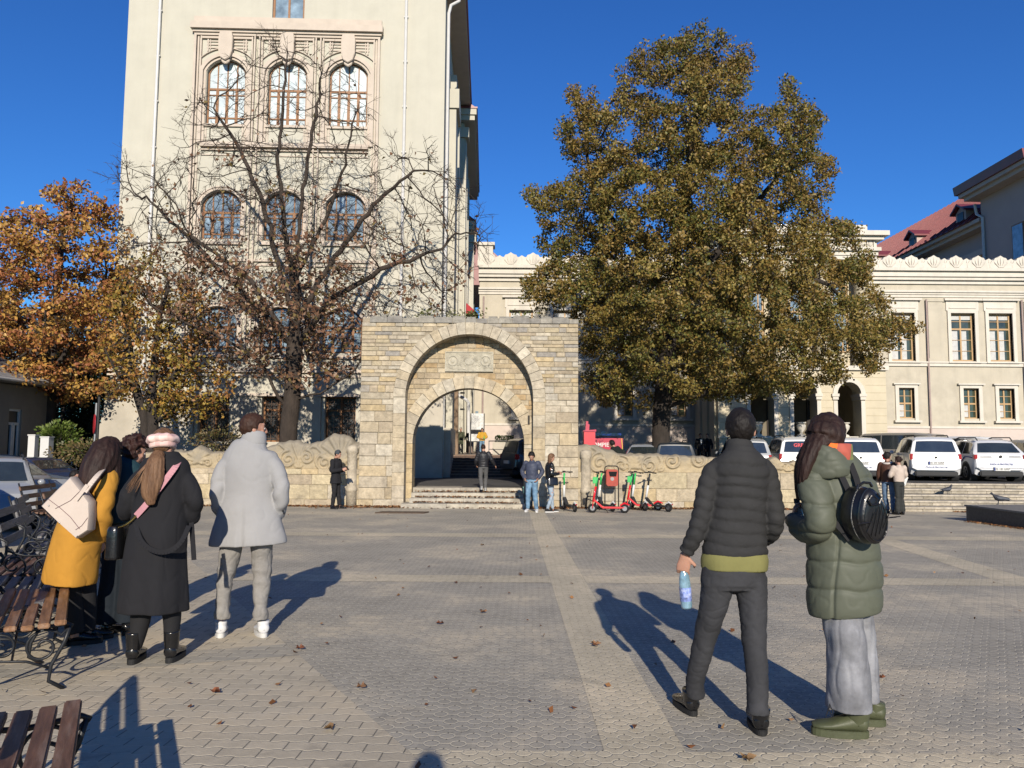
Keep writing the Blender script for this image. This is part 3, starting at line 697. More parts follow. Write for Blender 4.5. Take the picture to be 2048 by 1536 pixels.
def window(parent, c, hw, z0, z1, y, rise, fm, pm, verts=(), hors=(), fw=.07, bw=.045, curtain=None, name='window', sill=None):
    zs = z1 - rise; mb = MB()
    if rise > 0: arch_band(mb, c, hw - fw, z0, zs, rise - fw * .6, fw, y, y + .08)
    else:
        mb.box(c - hw, c - hw + fw, y, y + .08, z0, z1); mb.box(c + hw - fw, c + hw, y, y + .08, z0, z1); mb.box(c - hw + fw, c + hw - fw, y + .001, y + .079, z1 - fw, z1)
    mb.box(c - hw + fw, c + hw - fw, y + .001, y + .079, z0, z0 + fw)
    def top(u): 
        if rise <= 0: return z1 - fw
        r = (hw * hw + rise * rise) / (2 * rise); return zs + rise - r + math.sqrt(max(0, r * r - (u - c) ** 2)) - fw * .7
    for v in verts:
        u, a, b, w = v; b = min(b, top(u)); mb.box(u - w / 2, u + w / 2, y + .008, y + .074, a, b)
    for h in hors:
        zz, w = h[:2]; mb.box(c - hw + fw, c + hw - fw, y + .003, y + .077, zz - w / 2, zz + w / 2)
    o = mb.build(name, fm, parent)
    p = MB(); A = arc_pts(c, hw - .01, zs, rise - .01) if rise > 0 else [(c + hw - .01, z1 - .01), (c - hw + .01, z1 - .01)]
    p.prism([(c - hw + .01, z0 + .01), (c + hw - .01, z0 + .01)] + A, y + .045, y + .055)
    p.build('pane', pm, o)
    if curtain:
        q = MB()
        for (a, b, za, zb) in curtain[1]:
            n = max(4, int((b - a) / .04)); q.grid([[(a + (b - a) * i / n, y + .034 + .006 * math.sin(i * 1.9), zz) for i in range(n + 1)] for zz in (za, zb)])
        q.build('curtain', curtain[0], o, fix=False)
    return o
M_TW = mk('warm_white_render', (.625, .595, .495), .9, .05, 1.1, .25, 70, streak=.07, var2=.05, scale2=.25, tint=(.56, .53, .46, .3))
M_TT = mk('pinkish_stone_trim', (.66, .565, .47), .88, .07, 2.5, .25, 60, var2=.05, scale2=.4)
M_TB = mk('plinth_stone', (.58, .53, .44), .9, .12, 1.5, .4, 40, var2=.12, scale2=.35, tint=(.40, .36, .29, .5))
M_WOOD = mk('brown_window_wood', (.30, .135, .05), .5, .2, 14, .15, 60)
M_GLW = mk('curtained_glass', (.68, .76, .77), .15, .12, .9, .0, 5, spec=.9, var2=.18, scale2=2.5)
M_GLD = mk('window_glass', (.24, .32, .38), .08, .4, 1.1, .0, 5, spec=1, coat=.3, var2=.4, scale2=2.5)
M_DARKGL = mk('dark_glass', (.03, .03, .03), .35, .4, 2, 0, 5, spec=.4)
M_PIPE = mk('white_downpipe', (.72, .71, .69), .4, .06, 5, 0, 5)
M_ROOF = mk('red_sheet_roof', (.23, .045, .045), .45, .15, 2, .1, 40, spec=.5)
M_IRONB = mk('brown_iron', (.10, .05, .025), .6, .2, 20, .2, 50)
# ---------------------------------------------------------------- the tall building on the left
def tower():
    PHI = R(1.9); O = Vector((W(883, 600, 32).x, 32, 0))
    eu = Vector((math.cos(PHI), math.sin(PHI), 0)); nv = Vector((-math.sin(PHI), math.cos(PHI), 0))
    def T(px, py):
        d = ray(px, py); t = (O - CAMP).dot(nv) / d.dot(nv); p = CAMP + d * t; return (p - O).dot(eu), p.z
    root = empty('tower_building', O, 'tall pale cream building with arched triple windows behind the bare tree', 'building', rz=PHI); root['localspace'] = 1
    ul = T(252, 130)[0]; zg = -.5; ZT = 26.0
    cols = [T(451, 200)[0], T(574, 200)[0], T(696, 200)[0]]
    hw = (T(734, 180)[0] - T(657, 180)[0]) / 2
    rows = []
    for (xt, yt, yb) in ((573, 121, 251), (565, 382, 480), (562, 614, 705)):
        rows.append((T(xt, yb)[1], T(xt, yt)[1]))
    gr = (T(560, 884)[1], T(560, 792)[1])
    holes = [(c - hw, c + hw, a, b + .0) for c in cols for a, b in rows] + [(c - hw * .78, c + hw * .78, gr[0], gr[1]) for c in cols]
    tw = (T(545, 20)[0], T(609, 20)[0]); th = (T(577, 39)[1], T(577, -32)[1]); holes.append((*tw, *th))
    mb = MB(); rise = .55
    holes_wall(mb, ul, 0, zg, ZT, holes, 0, .55)
    for c in cols:
        for a, b in rows: spandrel(mb, c, hw, b - rise, rise - .004, 0.001, .549)
    # other walls: right side, left side, back
    mb.box(-.55, 0, .55, 12.2, zg, ZT - .01); mb.box(ul, ul + .55, .55, 12.2, zg, ZT - .01); mb.box(ul + .55, -.55, 11.7, 12.2, zg, ZT - .01)
    mb.build('wall', M_TW, root)
    # dim rooms behind the windows
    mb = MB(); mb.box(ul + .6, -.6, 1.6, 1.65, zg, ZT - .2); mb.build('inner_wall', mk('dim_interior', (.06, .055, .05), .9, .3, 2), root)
    # plinth with a spreading foot
    zp = T(560, 790)[1]; mb = MB()
    def plinth(a, b, w):  mb.box(a, b, -w, -.002, zg, zp)
    P = [(ul - .12, zp), (ul - .16, zp - .6), (ul - .26, zp - 1.2), (ul - .5, zp - 1.9), (ul - .95, zg), (cols[0] - hw * .95, zg), (cols[0] - hw * .95, zp)]
    mb.prism(P, -.12, -.002)
    for a, b in ((cols[0] + hw * .95, cols[1] - hw * .95), (cols[1] + hw * .95, cols[2] - hw * .95), (cols[2] + hw * .95, .14)): mb.box(a, b, -.12, -.002, zg, zp)
    for c in cols: mb.box(c - hw * .95, c + hw * .95, -.12, -.002, zg, gr[0] - .02); mb.box(c - hw * .95, c + hw * .95, -.121, -.002, gr[1] + .02, zp)
    mb.box(.002, .14, -.002, 12.2, zg, zp)
    for k in range(8): z = zg + .45 * k + .25; mb.box(.135, .146, .0, 12, z, z + .02)
    # canted foot on the right as seen through the gate
    mb.box(.142, .45, .2, 9, zg, zp - 1.3)
    mb.build('plinth', M_TB, root)
    # string courses and mouldings
    mb = MB()
    a0, a1 = ul - .02, .05
    for y, h, pr in ((742, .14, .14), (752, .08, .08), (790, .12, .17)):
        z = T(560, y)[1]; mb.box(a0 - .1, a1 + .1, -pr, -.001, z - h / 2, z + h / 2)
    for y, h, pr in ((522, .1, .10), (531, .07, .06), (545, .05, .04)):
        z = T(560, y)[1]; mb.box(cols[0] - hw * 1.75, cols[2] + hw * 1.75, -pr, -.001, z - h / 2, z + h / 2)
    # tall triple surround
    sl, sr = T(388, 150)[0], T(760, 150)[0]; zt = T(573, 70)[1]; zb_ = T(573, 300)[1]; zlow = T(573, 722)[1]
    mb.box(sl + .1, sr - .1, -.05, -.0015, zt - .1, zt + .02)
    for k, (dx, w, pr) in enumerate(((0, .10, .16), (.13, .07, .08), (.25, .05, .05))):
        mb.box(sl + dx, sl + dx + w, -pr, -.001, zlow, zt - .1); mb.box(sr - dx - w, sr - dx, -pr, -.001, zlow, zt - .1)
    # cornice over it
    for y0_, y1_, pr, e in ((39, 54, .12, .05), (54, 67, .34, .12), (67, 72, .22, .06), (72, 77, .15, 0)):
        z0_, z1_ = T(573, y1_)[1], T(573, y0_)[1]; mb.box(sl - e + .0, sr + e, -pr, -.002, z0_ + .001, z1_)
    rr = rows[0]
    for c in cols:
        for w0, w1, pr in ((.02, .10, .05), (.12, .16, .10), (.20, .22, .06)):
            pass
        arch_band(mb, c, hw + .02, rr[0] - .9, rr[1] - rise, rise, .10, -.05, -.001)
        arch_band(mb, c, hw + .13, rr[0] - .9, rr[1] - rise, rise + .1, .16, -.13, -.001)
        arch_band(mb, c, hw + .30, rr[1] - rise + .3, rr[1] - rise + .5, rise - .05, .035, -.085, -.001, False)
        # panel lines in the corners above each arch
        zz = T(573, 88)[1]
        for q in range(3):
            for s in (-1, 1): mb.box(c + s * (hw * .28) if s > 0 else c - hw * 1.05, c + hw * 1.05 if s > 0 else c - hw * .28, -.05, -.001, zz - .14 * q, zz - .14 * q + .05)
        for s in (-1, 1):
            mb.box(c + s * hw * .98 - .03, c + s * hw * .98 + .03, -.062, -.001, zz - .42, zz + .14)
            mb.box(c + s * hw * .86 - .015, c + s * hw * .86 + .015, -.058, -.001, zz - .36, zz + .10)
        zt2 = T(573, 79)[1]; mb.box(c - hw * 1.28, c + hw * 1.28, -.10, -.001, zt2 - .07, zt2 + .02)
        for s in (-1, 1): mb.box(c + s * (hw * 1.32) - .03, c + s * (hw * 1.32) + .03, -.115, -.001, rr[0] - .9, zt2 + .03)
        # sill and sunk panel
        mb.box(c - hw - .05, c + hw + .05, -.09, -.001, rr[0] - .12, rr[0] - .01)
        for s in (-1, 1): mb.box(c + s * (hw - .05) - .03, c + s * (hw - .05) + .03, -.03, -.001, rr[0] - .95, rr[0] - .125)
        mb.box(c - hw, c + hw, -.03, -.001, rr[0] - 1.02, rr[0] - .955)
        for a, b in rows[1:]:
            arch_band(mb, c, hw + .02, a - .1, b - rise, rise, .14, -.07, -.001)
            arch_band(mb, c, hw + .18, a - .1, b - rise, rise + .1, .05, -.11, -.001)
            mb.box(c - hw - .1, c + hw + .1, -.12, -.001, a - .24, a - .105)
    for i in (0, 1):
        m = (cols[i] + cols[i + 1]) / 2
        for s in (-1, 1): mb.box(m + s * .1 - .03, m + s * .1 + .03, -.14, -.001, zlow, zt - .12)
    for y, h, pr in ((291, .12, .16), (297, .06, .22), (303, .05, .1), (313, .04, .05)):
        z = T(573, y)[1]; mb.box(sl + .42, sr - .42, -pr, -.0025, z - h / 2, z + h / 2)
    mb.build('mouldings', M_TT, root)
    # shields over the arches
    for c in cols:
        z = (rr[1] + T(573, 76)[1]) / 2 - .02; mb = MB(); h = (T(573, 76)[1] - rr[1]) * .62
        pr = [(-.26, .9), (-.30, .55), (-.29, -.35), (-.2, -.85), (0, -1.05), (.2, -.85), (.29, -.35), (.30, .55), (.26, .9), (.2, 1), (-.2, 1)]
        mb.prism([(c + x, z + q * h) for x, q in pr], -.30, -.1); mb.prism([(c + x * .75, z + q * h * .75 - .3) for x, q in pr], -.2, -.101)
        mb.build('shield', M_TT, root, bevel=.02)
    # windows
    for ri, (a, b) in enumerate(rows):
        for c in cols:
            H = b - a; tz = a + H * .56; V = []
            for k in (-.5, 0, .5):
                V.append((c + k * hw, tz, b, .05)); V.append((c + k * hw, a + .04, tz, .12))
            window(root, c, hw - .01, a + .01, b - .005, .17, rise, M_WOOD, M_GLW if ri == 0 else M_GLD, V, ((tz, .09), (a + H * .47, .04), (a + H * .12, .06)), .065)
    for c in cols:
        a, b = gr; o = window(root, c, hw * .78, a, b, .35, 0, M_WOOD, M_DARKGL, [(c, a, b, .1)], ((a + (b - a) * .7, .08),), .08)
        g = MB(); w = hw * .7
        for s in (-1, 1):
            m = c + s * w * .5
            for q in range(6):
                z = a + .12 + (b - a - .2) * q / 6; zz = z + (b - a) / 6
                for e in (-1, 1):
                    g.tube([(m + e * w * .28, .2, z), (m + e * w * .38, .2, z + .1), (m + e * w * .1, .2, z + .2), (m + e * w * .3, .2, zz)], .012, 4)
            for e in (-1, 0, 1): g.bar((m + e * w * .42, .2, a), (m + e * w * .42, .2, b - .1), .02, .02)
        for q in range(4): z = a + (b - a) * (q + .3) / 4; g.box(c - w, c + w, .18, .21, z, z + .02)
        g.build('window_grille', M_IRONB, o)
    c = (tw[0] + tw[1]) / 2; window(root, c, (tw[1] - tw[0]) / 2, th[0], th[1], .12, 0, M_WOOD, M_GLD, [(c, th[0], th[1], .09)], (), .09)
    # downpipes
    for px in (317, 811):
        u = T(px, 130)[0]; mb = MB(); mb.tube([(u, -.1, 3.4), (u, -.1, 25)], .065, 10)
        for z in range(4, 25, 2): mb.box(u - .09, u + .09, -.1, 0, z, z + .05)
        mb.build('downpipe', M_PIPE, root)
    mb = MB(); mb.tube([(.12, .25, .6), (.12, .25, 20.4), (.2, .45, 20.9), (.55, .6, 21.2), (.6, .62, 21.5)], .07, 10); mb.build('downpipe', M_PIPE, root)
    # side pilasters, eaves and roof
    mb = MB()
    mb.box(.002, .42, 2.2, 4.2, zg, 17.0); mb.box(.001, .55, 2.1, 4.3, 17.0, 17.9); mb.box(.001, .3, 5, 6, zg, 20); mb.box(.002, .36, 8, 9, zg, 19.5)
    mb.build('side_pilaster', M_TW, root)
    mb = MB(); mb.box(ul - .8, .85, -.7, 12.9, 21.55, 21.75) if False else mb.box(.001, .82, .5, 12.4, 21.5, 21.8)
    mb.build('eave', M_TT, root)
    mb = MB(); mb.box(.0, .9, .4, 12.5, 21.801, 21.95); mb.prism([(0, 21.95), (.9, 21.95), (0, 22.6)], .4, 12.5); mb.build('eave_roof', M_ROOF, root)
    mb = MB(); mb.prism([(ul - .5, ZT), (.5, ZT), (ul / 2, ZT + 3.5)], -.4, 12.6); mb.build('roof', M_ROOF, root)
    # rear wings stepping back along the lane
    P = lambda px, py, Y: W(px, py, Y) - O
    def loc(px, py, Y): p = W(px, py, Y) - O; return p.dot(eu), p.dot(nv), p.z
    for (Ya, Yb, pw, pe, yt, rw) in ((44.2, 58.5, 929, 953, 246, .45), (58.6, 78, 945, 951, 462, .3)):
        x, v0, z = loc(pw, yt, Ya); xe = loc(pe, yt, Ya)[0]; v1 = v0 + Yb - Ya
        mb = MB(); mb.box(-6, x, v0, v1, zg, z); mb.box(x + .001, x + .12, v0 + .15, v0 + 1.6, zg, z - .5)
        mb.box(x + .001, x + .1, v0 + 4, v0 + 5, zg, z - .5); mb.box(x + .001, x + .1, v0 + 8, v0 + 9, zg, z - .5)
        mb.build('rear_wall', M_TW, root)
        mb = MB(); mb.box(-6, xe - .1, v0 - .45, v1, z, z + .3); mb.box(-6, xe, v0 - .55, v1 + .1, z + .301, z + .65)
        mb.box(x - .5, x + .28, v0 - .12, v0 + .8, z - .9, z - .3); mb.build('rear_cornice', M_TW, root)
        mb = MB(); mb.box(-6, xe + .06, v0 - .6, v1 + .15, z + .651, z + .75); mb.prism([(-6, z + .75), (xe, z + .75), (xe - .9, z + 1.35), (-6, z + 1.6)], v0 - .45, v1); mb.build('rear_roof', M_ROOF, root)
        for k in range(4):
            mb = MB(); yy = v0 + 2 + k * 3.2
            mb.box(x + .002, x + .05, yy, yy + 1.2, z - 4, z - 2); mb.build('side_window', M_GLD, root)
    x, v0, z = loc(938, 600, 50); mb = MB(); mb.prism([(x - .4, z), (x + .62, z - .9), (x - .4, z - .9)], v0, v0 + 2); mb.build('awning', mk('red_canvas', (.5, .05, .06), .8), root)
    return T, root
T_, TOWER = tower()

# ---------------------------------------------------------------- the palace behind the square
M_PW = mk('sand_render', (.60, .545, .435), .9, .08, 1.4, .3, 60, streak=.12, var2=.09, scale2=.35, tint=(.46, .40, .30, .45))
M_PC = mk('cream_render', (.68, .60, .44), .9, .05, 1.6, .2, 60, streak=.08, var2=.05)
M_PK = mk('pale_pink_plinth', (.68, .58, .51), .9, .06, 1.6, .2, 60)
M_TRW = mk('off_white_trim', (.74, .69, .60), .8, .05, 2.5, .15, 50, streak=.18, var2=.05, scale2=.6)
M_WF = mk('ochre_window_wood', (.55, .36, .18), .5, .12, 12, .1, 40)
M_CURT = mk('white_curtain', (.62, .62, .60), .8, .12, 6)
M_PG2 = mk('olive_dark_glass', (.06, .07, .045), .07, .5, 1.2, 0, 5, spec=.9)
def palace():
    Y = 43.5; root = empty('palace', (18, Y, .4), 'long cream two storey palace with leaf crested parapet and arched portico behind the cars', 'building')
    X0, X1 = W(958, 700, Y).x, 30.9; Z = lambda y, x=1900: W(x, y, Y).z; zg = .1
    up = [W(p, 670, Y).x for p in (1042, 1130, 1250, 1356)] + [W(p, 670, Y).x for p in (1805, 1925.5, 2001, 2122)]
    lo = [W(p, 807, Y).x for p in (1045, 1130, 1250, 1357)] + [W(p, 807, Y).x for p in (1813, 1942, 2013, 2140)]
    hu, hl = 24 * Y / FPX, 15.5 * Y / FPX
    zu = (Z(722), Z(627)); zl = (Z(837), Z(777))
    holes = [(c - hu, c + hu, *zu) for c in up] + [(c - hl, c + hl, *zl) for c in lo]
    mb = MB(); zc = Z(569); zp = Z(857)
    holes_wall(mb, X0, X1, zp, zc, holes, Y, Y + .5); mb.box(X0, X0 + .4, Y + .5, Y + 15, zg, zc); mb.box(X0 + .4, X1, Y + 14.6, Y + 15, zg, zc)
    mb.build('wall', M_PW, root)
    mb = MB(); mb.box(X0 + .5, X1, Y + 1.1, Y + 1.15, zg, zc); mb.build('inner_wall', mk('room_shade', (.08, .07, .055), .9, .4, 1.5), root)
    mb = MB(); mb.box(X0 - .05, X1, Y - .07, Y + .5, zg, zp - .004); mb.build('plinth', M_PK, root)
    mb = MB(); mb.box(X0 - .06, X1, Y - .11, Y, zp - .003, zp + .12)
    za, zb = Z(733), Z(724); mb.box(X0, X1, Y - .10, Y - .001, za, zb); mb.box(X0, X1, Y - .16, Y - .002, zb - .07, zb + .01)
    # entablature
    for a, b, pr in ((595, 590, .06), (590, 586, .12), (586, 582, .2), (569, 562, .12), (562, 556, .28), (556, 551, .38), (551, 545, .30), (545, 539, .48)):
        mb.box(X0 - .05, X1, Y - pr, Y + .4, Z(a), Z(b) - .002)
    mb.box(X0, X1, Y + .0, Y + .42, Z(569) - .001, Z(539) - .01)
    mb.build('cornice', M_TRW, root)
    # leaf crested parapet
    mb = MB(); z0, z1 = Z(540), Z(513); x = X0 + .5; sp = 45 * Y / FPX / 1; k = 0
    mb.box(X0, X1, Y - .22, Y + .1, z0 + .004, z0 + (z1 - z0) * .3)
    while x < X1 - .8:
        for cx, w, h in ((x, .62, 1), (x + sp / 2, .5, .8)):
            H = (z1 - z0) * h; P = []
            for q in range(9):
                t = q / 8; P.append((cx - w * (1 - t) ** .55 * (1 + .12 * math.sin(q * 3.14)), z0 + H * (.15 + .85 * t)))
            P = [(cx - w, z0 + .01), (cx - w * 1.02, z0 + H * .35), (cx - w * .8, z0 + H * .62), (cx - w * .62, z0 + H * .66), (cx - w * .5, z0 + H * .82), (cx - w * .3, z0 + H * .85), (cx, z0 + H)]
            P += [(2 * cx - a, b) for a, b in reversed(P[:-1])]
            yo = -.02 if h < 1 else -.08; mb.prism(P, Y - .2 + yo, Y + .05)
            for s in (-.66, -.33, 0, .33, .66):
                mb.tube([(cx + s * w * .25, Y - .2 + yo, z0 + .1), (cx + s * w * .8, Y - .22 + yo, z0 + H * (.5 - .1 * abs(s))), (cx + s * w * .95, Y - .2 + yo, z0 + H * (.86 - .42 * abs(s)))], [.05, .045, .015], 5)
        x += sp
    mb.build('leaf_parapet', M_TRW, root)
    mb = MB(); zt = Z(500); mb.box(X0 - .1, X0 + .75, Y - .3, Y + .5, z0, zt); mb.box(X0 - .2, X0 + .85, Y - .4, Y + .6, zt, zt + .18); mb.build('corner_pedestal', M_TRW, root)
    # pilasters, window surrounds
    for px in (1871, 2063, 1085, 1305):
        mb = MB()
        c = W(px, 660, Y).x; w = 15 * Y / FPX; mb.box(c - w, c + w, Y - .07, Y - .001, Z(724) + .02, Z(604)); mb.box(c - w - .08, c + w + .08, Y - .12, Y - .001, Z(604), Z(599)); mb.box(c - w - .06, c + w + .06, Y - .1, Y - .0012, Z(724) + .012, Z(717)); mb.build('pilaster', M_PW, root)
    for c in up:
        s = MB(); w = .19
        s.box(c - hu - w, c - hu, Y - .09, Y + .16, zu[0] - .05, zu[1] + .02); s.box(c + hu, c + hu + w, Y - .09, Y + .16, zu[0] - .05, zu[1] + .02)
        s.box(c - hu - w, c + hu + w, Y - .092, Y + .16, zu[1] + .0205, zu[1] + .16); s.box(c - hu - w - .06, c + hu + w + .06, Y - .06, Y - .001, zu[1] + .161, Z(602))
        s.box(c - hu - w + .1, c + hu + w - .1, Y - .1, Y - .061, zu[1] + .28, zu[1] + .34); s.box(c - hu - w - .2, c + hu + w + .2, Y - .22, Y - .001, Z(602), Z(598))
        s.box(c - hu - w - .06, c + hu + w + .06, Y - .2, Y + .14, zu[0] - .13, zu[0] - .052)
        s.build('window_surround', M_TRW, root)
        a, b = zu; H = b - a; V = [(c, a, b, .09)]
        window(root, c, hu, a, b, Y + .2, 0, M_WF, M_PG2, V, ((a + H * .68, .10), (a + H * .84, .03), (a + H * .22, .03), (a + H * .45, .03)), .09, curtain=(M_CURT, [(c - hu * .9, c - hu * .25, a + .1, a + H * .64), (c + hu * .05, c + hu * .5, a + .1, a + H * .64), (c - hu * .9, c + hu * .85, a + H * .88, a + H * .96)]))
    for c in lo:
        s = MB(); w = .2
        s.box(c - hl - w, c - hl, Y - .08, Y + .16, zl[0] - .12, zl[1] + .02); s.box(c + hl, c + hl + w, Y - .08, Y + .16, zl[0] - .12, zl[1] + .02)
        s.box(c - hl - w, c + hl + w, Y - .082, Y + .16, zl[1] + .0205, zl[1] + .2); s.box(c - hl - w - .12, c + hl + w + .12, Y - .18, Y - .001, zl[1] + .201, zl[1] + .28)
        s.box(c - hl - w - .12, c + hl + w + .12, Y - .2, Y + .14, zl[0] - .24, zl[0] - .122)
        s.build('window_surround', M_TRW, root)
        a, b = zl; H = b - a
        window(root, c, hl, a, b, Y + .2, 0, M_WF, M_PG2, [(c, a, b, .08)], ((a + H * .5, .09), (a + H * .25, .03), (a + H * .75, .03)), .07, curtain=(M_CURT, [(c - hl * .8, c - hl * .1, a + .1, a + H * .45)]))
    for px in (1854, 2045, 958.5 + 8):
        u = W(px, 700, Y).x; mb = MB(); mb.tube([(u, Y - .12, .5), (u, Y - .12, Z(600))], .05, 8); mb.build('downpipe', mk('rose_downpipe', (.42, .32, .29), .5), root)
    # ---- portico
    Q = 38.5; ZQ = lambda y, x=1600: W(x, y, Q).z; xa, xb = W(1436, 800, Q).x, W(1773, 800, Q).x
    arcs = [(W(1524, 800, Q).x), (W(1610, 800, Q).x), (W(1698, 800, Q).x)]; hw = 23.5 * Q / FPX
    zb0, zs, zt = ZQ(877), ZQ(787), ZQ(764); zf = ZQ(735); z2 = ZQ(519)
    mb = MB(); holes = [(c - hw, c + hw, zb0, zs + hw) for c in arcs]
    holes_wall(mb, xa, xb, zb0, zf, holes, Q, Q + .9)
    for c in arcs: spandrel(mb, c, hw, zs, hw - .004, Q + .001, Q + .899)
    mb.box(xa, xb, Q - .12, Q + .9, zg, zb0 - .004)
    # left flank of the portico with pilasters
    mb.box(xa, xa + .6, Q + .9, Y, zg, zf)
    for k in range(3): mb.box(xa - .12, xa - .001, Q + .3 + k * 1.5, Q + .95 + k * 1.5, zg, zf - .4); mb.box(xa - .2, xa - .001, Q + .22 + k * 1.5, Q + 1.03 + k * 1.5, zf - .8, zf - .45)
    mb.box(xb - .6, xb, Q + .9, Y, zg, zf)
    # upper storey wall set back
    hol2 = [(c - hw * .9, c + hw * .9, ZQ(700), ZQ(560)) for c in arcs]
    holes_wall(mb, xa + .1, xb - .7, zf, z2, hol2, Q + 1.0, Q + 1.5)
    mb.box(xa + .1, xa + .6, Q + 1.5, Y, zf, z2); mb.box(xb - 1.2, xb - .7, Q + 1.5, Y, zf, z2)
    mb.build('portico_wall', M_PC, root)
    mb = MB()
    for k in range(1, 9):                                       # joints of the rusticated wall
        z = zb0 + (zf - zb0) * k / 9.3; 
        segs = [xa] + [q for c in arcs for q in (c - hw - .25, c + hw + .25)] + [xb] if z < zs + hw * .8 else [xa, xb]
        for a, b in zip(segs[::2], segs[1::2]): mb.box(a + .01, b - .01, Q - .004, Q + .0, z, z + .025)
    mb.build('wall_joints', mk('joint_shade', (.50, .43, .30), .9), root)
    mb = MB(); mb.box(xa - .1, xb + .1, Q - .15, Q + .2, zf - .12, zf + .1); mb.box(xa - .05, xb + .05, Q - .15, Q + .1, zb0 - .003, zb0 + .06)
    for c in arcs:
        arch_band(mb, c, hw + .005, zs, zs, hw, .22, Q - .08, Q - .001, False)
        for s in (-1, 1):
            x0, x1 = (c + hw, c + hw + .2) if s > 0 else (c - hw - .2, c - hw); mb.box(x0 + .004, x1, Q - .05, Q - .001, zb0 + .06, zs - .35)
            mb.box(min(x0, x1) - .1, max(x0, x1) + .06, Q - .14, Q + .93, zs - .14, zs); mb.box(min(x0, x1) - .05, max(x0, x1) + .03, Q - .1, Q + .92, zs - .3, zs - .141)
    # entablature and attic
    for a, b, pr, e in ((519, 511, .1, 0), (511, 503, .16, .05), (503, 496, .3, .15), (496, 482, .12, 0), (482, 475, .4, .25), (475, 466, .6, .45), (466, 448, -.1, -.35)):
        mb.box(xa - e, xb - .3 + e, Q - pr, Q + 4.9, ZQ(a) + .001, ZQ(b))
    z = ZQ(492)
    x = xa
    while x < xb - .4: mb.ball((x, Q - .14, z + .12), (.13, .06, .16), 8, 5); mb.box(x + .14, x + .2, Q - .2, Q - .12, z - .08, z + .3); x += .34
    mb.build('portico_trim', M_TRW, root)
    for px in (1449, 1486, 1568, 1653, 1731):
        c = W(px, 600, Q).x; mb = MB(); r = .39; zz = zf + .1
        mb.lathe([(r * 1.3, zz), (r * 1.3, zz + .2), (r * 1.1, zz + .3), (r, zz + .45), (r * .98, zz + 2.2), (r * .88, z2 - .6), (r * .95, z2 - .55), (r * 1.0, z2 - .4), (r * 1.25, z2 - .12), (r * 1.3, z2)], (c, Q + .42, 0), 24)
        for s in (-1, 1): mb.lathe([(.16, Q - .02), (.16, Q + .85)], (c + s * .42, 0, z2 - .25), 12, 'y')
        mb.build('column', M_PC, root, auto=40)
    for c in arcs:
        a, b = ZQ(700), ZQ(560); window(root, c, hw * .9, a, b, Q + 1.1, 0, M_WF, M_GLD, [(c - .25, a, b, .06), (c + .25, a, b, .06)], ((a + (b - a) * .6, .1), (a + (b - a) * .3, .05)), .09)
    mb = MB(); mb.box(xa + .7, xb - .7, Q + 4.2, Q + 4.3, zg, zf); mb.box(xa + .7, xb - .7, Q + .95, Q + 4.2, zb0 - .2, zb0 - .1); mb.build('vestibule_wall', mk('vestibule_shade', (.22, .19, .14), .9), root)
    for c in arcs:
        mb = MB(); mb.box(c - .55, c + .55, Q + 4.1, Q + 4.19, zb0, zb0 + 2.6); mb.build('portico_door', mk('dark_door', (.03, .02, .015), .5), root)
        mb = MB(); mb.lathe([(.2, 0), (.2, .06), (.07, .12), (.07, .18), (.2, .36), (.24, .52), (.17, .6), (.25, .66), (.25, .7), (.1, .7)], (c - .12, Q + .3, zb0 + .12), 18)
        mb.box(c - .45, c + .45, Q + .05, Q + .6, zb0, zb0 + .12); u = mb.build('stone_urn', M_TRW, auto=50)
        tag(u, ['stone urn in the left portico arch beside the head of the puffer jacket man', 'stone urn in the middle arch of the portico', 'stone urn in the right portico arch, beside the dark haired woman'][arcs.index(c)], 'urn', 'urns in the portico arches')
palace()
